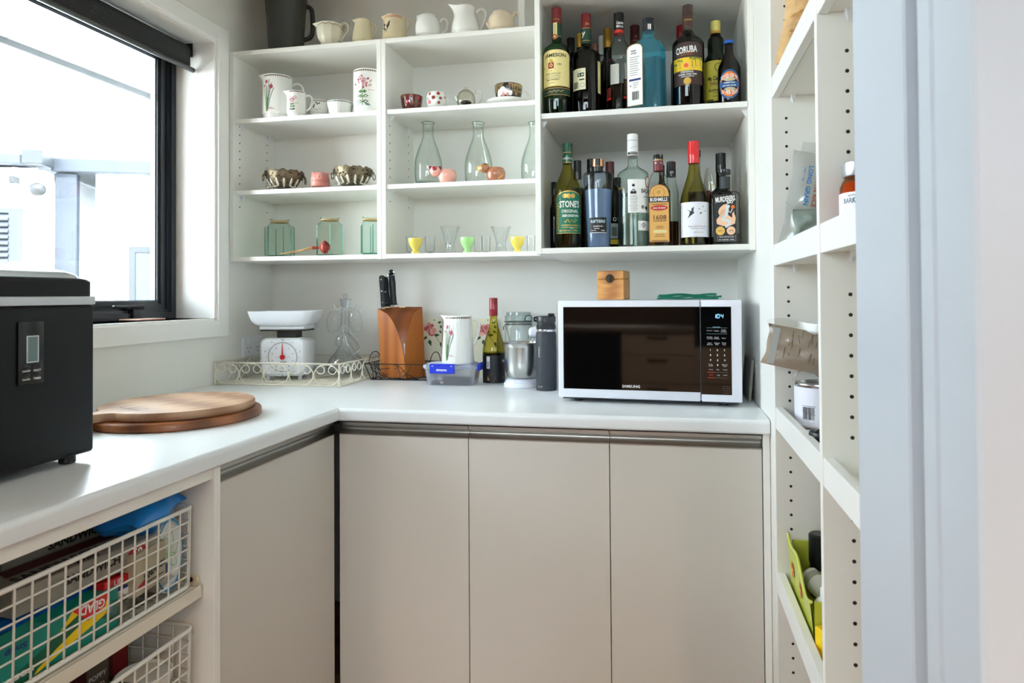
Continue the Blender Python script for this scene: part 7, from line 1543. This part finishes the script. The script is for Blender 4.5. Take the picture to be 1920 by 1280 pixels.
for k in range(46): u = r.uniform(-.065, .08); v = r.uniform(0, .06); a.rect(u, v, u+.0006+.0008*r.random(), v+r.uniform(.004, .02), dkb, 1)
a.line([(.022, .070), (.018, .03), (.024, -.010)], .0022, M('ink_seam', (60, 46, 36), .5), 2); a.rect(.026, .058, .075, .068, M('ink_peach_tan', (204, 160, 130), .5), 1)
a.rect(-.092, -.008, -.078, .070, M('foil_silver', (206, 206, 210), .25, .5), 1)
a.build('print', it.o, flatmap((0, -.0245, 0), (1, 0, 0), (0, 0, 1)))
MB().grid(lambda u, v: (-.105+.2*u, -.004+.01*math.sin(7*u), .074+.022*v*(.4+.6*math.sin(PI*u))+.004*math.sin(11*u)), 16, 3).build('loose_film', GL('film_clear2', (.90, .90, .88), (.7, .7, .7), .12, 3.0), it.o, smooth=True)
it = Item('v', 600, 1.29, S3, 'dish', 'small black rimmed glass dish near the pantry divider', 'dish'); R = .030
MB().lathe([(R*.7, 0), (R*.95, .008), (R, .028), (R*.96, .032), (R*.84, .032), (R*.8, .026), (1e-4, .02)], 28, cap1=False).build('bowl', black, it.o, smooth=True, ang=50)
MB().ball((0, 0, .028), R*.8, sc_=(1, 1, .45)).build('glass_dome', GL('dome_glass', (.75, .88, .90), (.3, .45, .45)), it.o, smooth=True)
# lime caddy and what stands in it
y0, y1 = 1.325, 1.565; lime = GL('lime_plastic', (.62, .70, .16), (.52, .60, .10), .25, 1.5)
MATS['lime_plastic'].node_tree
lm = M('lime_solid', (190, 198, 66), .35, coat=.2)
cd = thing('caddy', 'lime green plastic packet caddy with red oval badges on a pantry shelf', 'caddy', (.32, (y0+y1)/2, S4)); hy = (y1-y0)/2; x0_, x1_ = .262-.32, .40-.32
b = MB()
def cwall(pts, zt_fn, n=16):
    for i in range(n):
        pass
top = lambda v: .118-.028*max(0, math.sin(PI*v))**2 if v < .5 else .118-.028-.034*(v-.5)*2*0-.0
zf = lambda t: .100+.024*math.cos(t*PI*1.0)-.010*math.sin(3.2*t*PI)
n = 18; out = [(x0_, hy-2*hy*i/n, zf(i/n)) for i in range(n+1)]
vs = []
for (x, y, z) in out: vs += [(x, y, 0), (x-.008, y, z), (x-.004, y, z), (x+.004, y, .004)]
fs = []
for i in range(n): o = 4*i; fs += [(o, o+4, o+5, o+1), (o+1, o+5, o+6, o+2), (o+2, o+6, o+7, o+3)]
b.add(vs, fs); b.box(x0_, x1_, -hy, hy, 0, .004); b.box(x0_+.002, x1_, hy-.004, hy, 0, .112); b.box(x0_, x1_, -hy, -hy+.004, 0, zf(1)); b.box(x1_-.004, x1_, -hy, hy, 0, .115)
b.build('tub', lm, cd, smooth=True, ang=30)
MB().tube([(x-.006, y, z) for x, y, z in out], .0032, 6).build('rim', M('lime_rim', (206, 214, 92), .3, coat=.3), cd, smooth=True)
mpc = lambda u, v, h: (x0_-.0085-h, -u, v)
for u, v in ((-.066, .066), (.020, .060)):
    a = Art(); a.disc(u, v, .016, M('badge_red', (214, 30, 26), .35), 1, ry=.0155, n=28); a.ring(u, v, .0148, .0012, M('badge_gold', (236, 190, 70), .35), 2, ry=.0143); a.text('Maggi', u, v, .022, M('badge_yellow', (250, 214, 70), .4), 2, bold=.03, rot=.25)
    a.build('badge', cd, lambda u, v, h: (x0_-.008*(v/zf(.5+u/(2*hy)))-.0012-h, -u, v))
tb = thing('tub', 'white round tub lying on its side in the lime caddy', 'tub', (.300, 1.475, S4+.052), .5)
tbm = MB().lathe([(.020, -.03), (.022, -.028), (.022, .020), (.023, .021), (.023, .031), (.0215, .033)], 32); tbm.xf(Matrix.Rotation(PI/2+.25, 4, 'X')); tbm.build('body', M('tub_white', (226, 228, 222), .4), tb, smooth=True, ang=40)
lt_ = MB().lathe([(.0224, -.02), (.0224, -.006)], 32); lt_.xf(Matrix.Rotation(PI/2+.25, 4, 'X')); lt_.build('lid_band', M('tub_green_grey', (170, 176, 158), .4), tb, smooth=True)
bb = thing('bottle', 'white squat bottle with green lettering standing in the lime caddy', 'bottle', (.300, 1.385, S4+.005), .75)
MB().lathe([(.021, 0), (.023, .004), (.023, .050), (.019, .058), (.013, .062), (.013, .066)], 28, pw=3.5).build('body', M('bottle_white', (238, 240, 240), .3), bb, smooth=True, ang=40); MB().lathe([(.015, .064), (.015, .078), (.013, .081)], 24).build('cap', white_pl, bb, smooth=True, ang=40)
a = Art(); gk = M('ink_bottle_green', (30, 90, 60), .5); a.text('Pure Care', -.002, .034, .030, gk, 1, h=.008, bold=.02); a.disc(-.002, .044, .004, gk, 1); a.rect(-.016, .022, .012, .024, gk, 1); a.build('label', bb, flatmap((0, -.0232, 0), (1, 0, 0), (0, 0, 1)))
bg_ = thing('spice_bottle', 'small green capped glass bottle in the lime caddy', 'bottle', (.345, 1.43, S4+.005), 0)
MB().lathe([(.016, 0), (.018, .003), (.018, .075), (.013, .085), (.013, .09)], 20).build('glass_body', GL('spice_glass', (.80, .86, .82), (.35, .45, .4)), bg_, smooth=True); MB().lathe([(.0165, .088), (.0165, .108), (.015, .11)], 20).build('cap', M('cap_emerald', (30, 110, 70), .35), bg_, smooth=True, ang=40)
bk_ = thing('grinder', 'black grinder jar standing in the lime caddy behind the tub', 'jar', (.315, 1.535, S4+.005), .3)
MB().lathe([(.018, 0), (.02, .004), (.02, .07), (.022, .075), (.022, .13), (.018, .134)], 20).build('body', black, bk_, smooth=True, ang=40); MB().lathe([(.0205, .02), (.0205, .06)], 20).build('label', M('label_kraft', (200, 196, 180), .5), bk_, smooth=True)
it = Item('t', 585, 1.33, S4, 'lolly_bag', 'purple and yellow sweet bag behind the lime caddy', 'food packet', turn=.2); it.o.location = (.365, 1.50, S4+.068); it.o.rotation_euler = (0, .16, it.rz)
pillow(.10, .16, .030, 22).build('film', M('bag_purple', (126, 52, 128), .3, coat=.5), it.o, smooth=True, ang=60)
MB().box(-.018, .018, -.012, .012, -.062, .02).build('stand_base', M('bag_base', (210, 160, 70), .5), it.o)
printbag(it, lambda a: (a.rect(-.05, .012, .05, .05, M('ink_mango', (240, 180, 70), .4), 1), a.text('GELATIN', 0, .06, .07, inkw, 2, bold=.03), a.text('PUDDING', 0, .032, .07, MATS['bag_purple'], 2, bold=.03), a.disc(-.02, .12, .02, inkw, 1)), .03)
it = Item('t', 560, 1.172, S4, 'yellow_box', 'bright yellow tea box with bee logo standing by the pantry divider', 'food packet', turn=0); it.o.location = (.288, 1.285, S4); it.o.rotation_euler = (0, 0, .45)
MB().box(-.028, .028, -.018, .018, .0005, .055, .001).build('carton', M('carton_yellow', (244, 206, 20), .45), it.o)
a = Art(); a.ring(-.004, .022, .012, .0016, inkk, 1); a.disc(-.004, .022, .005, inkk, 1); a.text('MURO', .002, .044, .032, M('ink_ochre_dark', (150, 100, 10), .5), 1, bold=.03); a.build('print', it.o, flatmap((0, -.0182, 0), (1, 0, 0), (0, 0, 1)))
# jam jar in the nearer bay
it = Item('r', 1105, 1.075, T2, 'jam_jar', 'apricot jam jar with white label and silver lid behind the door jamb', 'jar'); zt_ = it.V(215)
R = .036
MB().lathe([(R*.9, 0), (R, .005), (R, zt_*.66), (R*.9, zt_*.74), (R*.82, zt_*.78), (R*.82, zt_*.82)], 32).build('glass_body', GL('jam_glass', (.80, .50, .18), (.5, .22, .05)), it.o, smooth=True, ang=50)
MB().lathe([(R*.9, .004), (R*.93, zt_*.6), (R*.8, zt_*.72)], 24).build('jam', M('jam_apricot', (190, 84, 20), .3), it.o, smooth=True)
MB().lathe([(R*.87, zt_*.80), (R*.90, zt_*.82), (R*.90, zt_*.98), (R*.84, zt_)], 32).build('lid', M('lid_silver', (200, 206, 212), .25, .8), it.o, smooth=True, ang=40)
def f(a):
    a.rect(-R*1.5, zt_*.03, R*1.4, zt_*.57, M('label_frost', (236, 238, 240), .5), 1); a.text("BARKER'S", -.016, zt_*.46, .034, M('ink_slate', (70, 84, 100), .5), 2, h=.0085, bold=.02); a.text('ANATHOTH', -.016, zt_*.525, .02, MATS['ink_slate'], 2)
    a.poly([(-.038, zt_*.3), (-.030, zt_*.36), (-.022, zt_*.31), (-.012, zt_*.35), (0, zt_*.29), (0, zt_*.27), (-.038, zt_*.27)], M('ink_haze', (196, 204, 210), .5), 2); a.text('WILD APRICOT', -.014, zt_*.20, .036, MATS['ink_slate'], 2); a.disc(-.028, zt_*.08, .008, M('ink_apricot2', (230, 100, 50), .5), 2)
lab(it, 'label', f, R+.0004)
# ================================================================ basket bay under the worktop
bay = thing('basket_bay', 'white open cabinet bay under the worktop fitted with pull-out wire baskets', 'cabinet', (XF-.018, .92, 0))
ox, oy = XF-.018, .92
def bb_(mb): return mb.xf(Matrix.Translation((-ox, -oy, 0)))
XBk = -1.53
bb_(board(MB(), XBk, XF-.008, 1.1985, 1.2175, 0, .863)).build('side_panel', lam, bay); bb_(board(MB(), XBk, XF-.008, .645, .6635, 0, .863)).build('side_panel', lam, bay)
bb_(MB().box(XBk-.006, XBk, .645, 1.2175, 0, .863)).build('back_panel', lam, bay); bb_(board(MB(), XF-.030, XF-.012, .664, 1.198, .842, .863)).build('top_rail', lam, bay)
runm = M('runner_cream', (214, 198, 168), .4)
for z in (.606, .366):
    for (ya, yb_) in ((1.182, 1.198), (.664, .680)):
        bb_(MB().box(XBk+.02, XF-.046, ya+.008 if ya > 1 else ya, yb_ if ya > 1 else yb_-.008, z+.010, z+.030, .001).box(XF-.075, XF-.040, ya+.010 if ya > 1 else ya, yb_ if ya > 1 else yb_-.010, z+.024, z+.042, .003)).build('runner', runm, bay)
        bb_(MB().loft([[(XF-.056+.005*math.cos(2*PI*j/10), yy, z+.034+.005*math.sin(2*PI*j/10)) for j in range(10)] for yy in ((ya+.007, ya+.009) if ya > 1 else (yb_-.009, yb_-.007))])).build('screw', M('screw_dark', (60, 56, 48), .4, .8), bay)
wirew = M('white_wire', (224, 224, 216), .35, coat=.3)
def basket(label, zr, zb):
    """pull-out basket: flat base tray, heavy rim, grid of wires; local origin at its floor centre"""
    x0, x1, y0, y1 = XBk+.05, -.932, .682, 1.180; cx, cy_ = (x0+x1)/2, (y0+y1)/2
    o = thing('pull_out_basket', label, 'basket', (cx, cy_, zb), 0, 'pull-out wire baskets'); hx, hy_, h = (x1-x0)/2, (y1-y0)/2, zr-zb
    def rr_(hx, hy, r, z, n=5):
        return [(x, y, z) for x, y in rrect(0, 0, hx, hy, r, n)]
    MB().tube(rr_(hx, hy_, .02, h), .0042, 8, closed=True).build('rim', wirew, o, smooth=True)
    MB().tube(rr_(hx-.004, hy_-.004, .02, .006), .0042, 8, closed=True).build('base_rim', wirew, o, smooth=True)
    ny = 18; nx = 16; wz = [h*(k+1)/6 for k in range(5)]
    for k in range(ny):
        y = -hy_+.012+(2*hy_-.024)*k/(ny-1); MB().tube([(-hx, y, h), (-hx+.003, y, .006), (-hx+.01, y, .002), (hx-.01, y, .002), (hx-.003, y, .006), (hx, y, h)], .0017, 5).build('wire', wirew, o, smooth=True, ang=60)
    for k in range(nx):
        x = -hx+.014+(2*hx-.028)*k/(nx-1); MB().tube([(x, -hy_, h), (x, -hy_+.003, .006), (x, -hy_+.01, .002), (x, hy_-.01, .002), (x, hy_-.003, .006), (x, hy_, h)], .0017, 5).build('wire', wirew, o, smooth=True, ang=60)
    for z in wz: MB().tube(rr_(hx-.003*(1-z/h)-.001, hy_-.003*(1-z/h)-.001, .018, z), .0017, 5, closed=True).build('wire_hoop', wirew, o, smooth=True, ang=60)
    t = MB().box(-hx-.006, hx+.006, -hy_-.0, hy_+.0, -.004, -.001); t.box(hx+.003, hx+.0065, -hy_-.008, hy_+.014, -.026, -.001, .001)
    t.build('slide_tray', M('tray_cream', (222, 216, 200), .4), o)
    return o
ZU, ZUB, ZL, ZLB = .792, .632, .553, .392
basket('white wire pull-out basket packed with sandwich bags and cling wrap', ZU, ZUB); basket('white wire pull-out basket underneath, holding dark packets and a white tub', ZL, ZLB)
def pack(name, label, px, py, Xc, ly, dx, hz, mat, rz=0, rx=0, ry=0, art=None, top=None, cat='food packet', z=None, soft=False, seed=1, yy=None):
    p = atX(px, py, Xc); o = thing(name, label, cat, (p.x, yy if yy is not None else p.y, z if z is not None else p.z), 0); o.rotation_euler = (rx, ry, rz)
    if soft:
        r = random.Random(seed); ph = [r.uniform(0, 6) for _ in range(4)]
        def f(sg): return lambda u, v: ((v-.5)*dx+.006*math.sin(9*u+ph[3]), (u-.5)*ly+.006*math.sin(8*v+ph[2]), sg*hz/2*(max(0, math.sin(PI*u))**.5)*(max(0, math.sin(PI*v))**.5)*(1+.16*math.sin(13*u+ph[0]+4*v)+.14*math.sin(17*v+ph[1]-6*u))+.004*math.sin(7*u+ph[0])*math.sin(6*v+ph[1]))
        MB().grid(f(1), 22, 14).grid(f(-1), 22, 14).build('film', mat, o, smooth=True, ang=50)
    else: MB().box(-dx/2, dx/2, -ly/2, ly/2, -hz/2, hz/2, .0015).build('carton', mat, o)
    if art: a = Art(); art(a); a.build('print', o, flatmap((dx/2+.0003, 0, 0), (0, 1, 0), (0, 0, 1)))
    if top: a = Art(); top(a); a.build('top_print', o, flatmap((0, 0, hz/2+(.006 if soft else .0003)), (0, 1, 0), (-1, 0, 0)))
    return o
Q = lambda x, y: (x/3.2, 880+y/3.2)
taupe, sbl = M('carton_taupe', (150, 146, 134), .5), M('bag_bright_blue', (16, 128, 206), .3, coat=.4)
oval = lambda a, u, v, k=1.0: (a.disc(u, v, .020*k, M('oval_red', (170, 24, 40), .4), 2, ry=.016*k), a.text('50', u, v+.003, .020*k, inkw, 3, bold=.03), a.rect(u-.012*k, v-.010*k, u+.012*k, v-.008*k, inkw, 3))
pack('sandwich_bag_box', 'taupe box of sandwich bags with red fifty oval, lower of two in the basket', *Q(430, 590), -1.01, .26, .10, .042, taupe, rz=-.12, art=lambda a: (oval(a, .085, .0), a.text('SANDWICH', .0, .004, .10, inkk, 2, bold=.04)),
     top=lambda a: (a.text('SANDWICH', -.03, -.012, .15, inkk, 2, h=.026, bold=.04), a.text('BAGS', .0, -.036, .04, inkk, 2, bold=.03), a.poly([(-.10, .01), (.09, .012), (.10, .044), (-.09, .044)], M('carton_maroon', (84, 26, 24), .5), 1)), z=.744)
pack('sandwich_bag_box', 'taupe box of sandwich bags stacked behind and above its twin in the basket', *Q(640, 470), -1.115, .26, .10, .042, taupe, rz=-.10, yy=1.045, art=lambda a: (oval(a, .10, .002, .8), a.text('SANDWICH', .0, .004, .11, inkk, 2, bold=.04)),
     top=lambda a: (a.text('SANDWICH', -.03, -.022, .16, inkk, 2, h=.026, bold=.04), a.poly([(-.11, .0), (.06, .002), (.07, .03), (-.10, .03)], MATS['carton_maroon'], 1)), z=.770)
pack('bag_carton', 'kraft sandwich bag box with red flash standing on end in the basket', *Q(770, 560), -.985, .085, .09, .075, M('carton_kraft', (176, 166, 140), .55), rz=.12, art=lambda a: (a.text('SANDWICH', .008, -.006, .06, inkk, 2, h=.013, bold=.04, rot=.15), a.poly([(-.04, -.02), (-.015, -.012), (-.022, -.028)], MATS['oval_red'], 2), a.rect(-.015, -.022, .035, -.02, inkk, 2)), z=.71)
pack('plastic_bag', 'bright blue plastic bag bunched on top of the basket by the cabinet side', *Q(1000, 205), -.99, .14, .10, .07, sbl, rz=.1, rx=.10, soft=True, seed=3, cat='bag', z=.800, yy=1.108)
pack('plastic_bag', 'blue plastic bag lying flat behind the sandwich bag boxes', *Q(700, 340), -1.26, .24, .15, .05, M('bag_deep_blue', (20, 104, 176), .3, coat=.4), rz=.0, soft=True, seed=5, cat='bag', z=.765, yy=1.055)
pack('zip_bags', 'clear resealable bags crumpled below the bright blue bag', *Q(1010, 340), -1.04, .12, .09, .05, GL('film_zip', (.80, .82, .82), (.55, .58, .58), .15, 3), rz=.1, soft=True, seed=8, cat='bag', z=.742, yy=1.115)
o = thing('paper_plates', 'stack of white paper plates with green flower and blue rim standing on edge', 'plates', (-.957, 1.132, .712)); o.rotation_euler = (0, 0, .05)
for k in range(8):
    MB().loft([[(-.004*k+h_, .040*q*math.cos(2*PI*j/32), .072*q*math.sin(2*PI*j/32)) for j in range(32)] for q, h_ in ((.75, 0), (.80, .001), (1, .005), (1.0, .006), (.78, .002), (.73, .001))]).build('plate', M('paper_white', (232, 234, 230), .6), o, smooth=True, ang=40)
a = Art(); gl_ = M('ink_fresh_green', (80, 160, 80), .5); a.ring(0, 0, .037, .003, M('ink_cyan', (40, 150, 200), .5), 6, ry=.067)
for k in range(7):
    an = 2*PI*k/7+.3; c_, s_ = math.cos(an), math.sin(an); a.line([(0, 0)]+[(.028*t*c_-.008*math.sin(PI*t)*s_, (.028*t*s_+.008*math.sin(PI*t)*c_)*1.6) for t in (.25, .5, .75, 1)], .0012, gl_, 1); a.line([(0, 0)]+[(.028*t*c_+.008*math.sin(PI*t)*s_, (.028*t*s_-.008*math.sin(PI*t)*c_)*1.6) for t in (.25, .5, .75, 1)], .0012, gl_, 1)
a.build('flower_print', o, flatmap((.006, 0, 0), (0, 1, 0), (0, 0, 1)))
pack('freezer_bags', 'glossy blue packet with pale zigzag letters along the basket front', *Q(200, 680), -1.03, .34, .09, .034, M('packet_cobalt', (28, 104, 184), .25, coat=.5), rz=-.10, soft=True, seed=11, z=.700,
     top=lambda a: a.text('TIMATE', -.08, -.012, .14, M('ink_pale_blue', (170, 206, 230), .4), 2, h=.03, bold=.03))
pack('straws_packet', 'navy and white plastic packet lying along the basket front', *Q(430, 730), -.965, .40, .03, .022, M('packet_navy', (30, 60, 150), .3, coat=.4), rz=.0, z=.686, art=lambda a: (a.rect(-.19, -.010, .19, -.004, inkw, 1), a.rect(.03, -.003, .17, .008, inkw, 1)))
pack('lid_packet', 'slim red packet with green tip above the clear bags', *Q(730, 650), -.962, .10, .025, .014, M('packet_scarlet', (200, 30, 36), .35), rz=.0, rx=-.04, z=.711, art=lambda a: (a.rect(.015, -.006, .045, .006, M('ink_lime_dark', (120, 140, 40), .4), 1), a.text('LID', -.02, 0, .02, inkw, 1)))
teal, gy_, gg = M('carton_teal', (14, 136, 120), .4), M('ink_signal_yellow', (248, 214, 20), .4), M('ink_forest', (12, 92, 66), .4)
def glad(a):
    a.poly([(-.02, -.034), (.05, .034), (.12, .034), (.12, .0)], gy_, 1); a.poly([(-.14, -.034), (-.10, -.034), (.0, .0), (.09, .034), (.12, .034), (.12, .026), (.02, -.012), (-.03, -.034)], gg, 2)
    a.poly([(.045, .034), (.075, .004), (.11, .012), (.118, .034)], M('ink_brand_red', (214, 30, 36), .4), 3); a.text('GLAD', .085, .022, .05, inkw, 4, h=.016, bold=.03, rot=PI-.12)
    a.text('Snap Lock', -.07, .022, .08, M('ink_deep_blue', (24, 48, 130), .4), 3, h=.012, bold=.03, rot=PI); a.text('reseal', -.05, -.022, .06, inkw, 3, h=.012, rot=PI, bold=.03)
pack('cling_wrap_box', 'teal and yellow cling wrap box with red badge lying upside down in the basket', *Q(215, 960), -.962, .28, .035, .070, teal, rz=.0, art=glad, z=.673, top=lambda a: a.rect(-.13, -.014, .0, .014, M('carton_teal_light', (40, 160, 140), .4), 1))
pack('clear_bags', 'crumpled clear bags with yellow dots filling the basket front by the cling wrap', *Q(740, 790), -.972, .19, .05, .075, GL('film_grey', (.78, .78, .78), (.5, .5, .5), .15, 3), soft=True, seed=14, cat='bag', z=.672, rz=0)
pack('tissue_packet', 'white tissue packet lying behind the clear bags in the basket', *Q(760, 790), -1.15, .20, .08, .06, M('tissue_white', (206, 208, 206), .6), soft=True, seed=17, z=.672, yy=1.06)
pack('carton', 'plain pale box beneath the teal cling wrap box', *Q(300, 1150), -1.04, .36, .08, .03, M('carton_pale', (196, 192, 178), .5), z=.652, art=lambda a: a.rect(-.12, -.008, .05, .006, gy_, 1))
# lower basket
pack('seed_packet', 'dark maroon seed packet standing in the lower basket', *Q(720, 1130), -1.10, .16, .05, .10, M('packet_maroon', (70, 16, 20), .4), z=.475, yy=1.09, art=lambda a: (a.rect(-.02, -.04, .03, .04, M('ink_taupe2', (110, 96, 84), .5), 1), a.text('POPPY', .005, .012, .04, inkw, 2), a.text('SEED', .005, -.008, .032, inkw, 2), a.rect(.04, -.03, .075, .045, M('packet_crimson', (130, 22, 28), .4), 1)))
pack('herb_packet', 'grey and green herb packet in the lower basket', *Q(560, 1220), -1.00, .12, .05, .09, M('packet_bottle', (26, 60, 46), .4), z=.455, art=lambda a: (a.rect(-.06, -.02, -.02, .045, M('label_grey2', (200, 200, 196), .5), 1), a.text('HERB', -.04, .02, .034, inkk, 2, bold=.03)))
p = atX(*Q(960, 1215), -1.02); o = thing('plastic_tub', 'round white plastic tub with lid in the lower basket', 'tub', (-.992, 1.115, ZLB+.003))
MB().lathe([(.040, 0), (.046, .07), (.047, .085)], 36).build('body', M('tub_milky', (214, 214, 206), .4), o, smooth=True); MB().lathe([(.050, .082), (.051, .094), (.047, .097), (.043, .093), (1e-4, .093)], 36, cap1=False).build('lid', M('lid_milky', (222, 222, 214), .35), o, smooth=True, ang=40)
pack('spice_box', 'small red spice box beside the white tub in the lower basket', *Q(940, 1260), -.955, .045, .03, .06, M('packet_scarlet2', (170, 30, 34), .4), z=.432, art=lambda a: (a.rect(-.018, -.02, .018, .012, inkw, 1), a.text('CHILLI', 0, .02, .034, inkw, 1)))
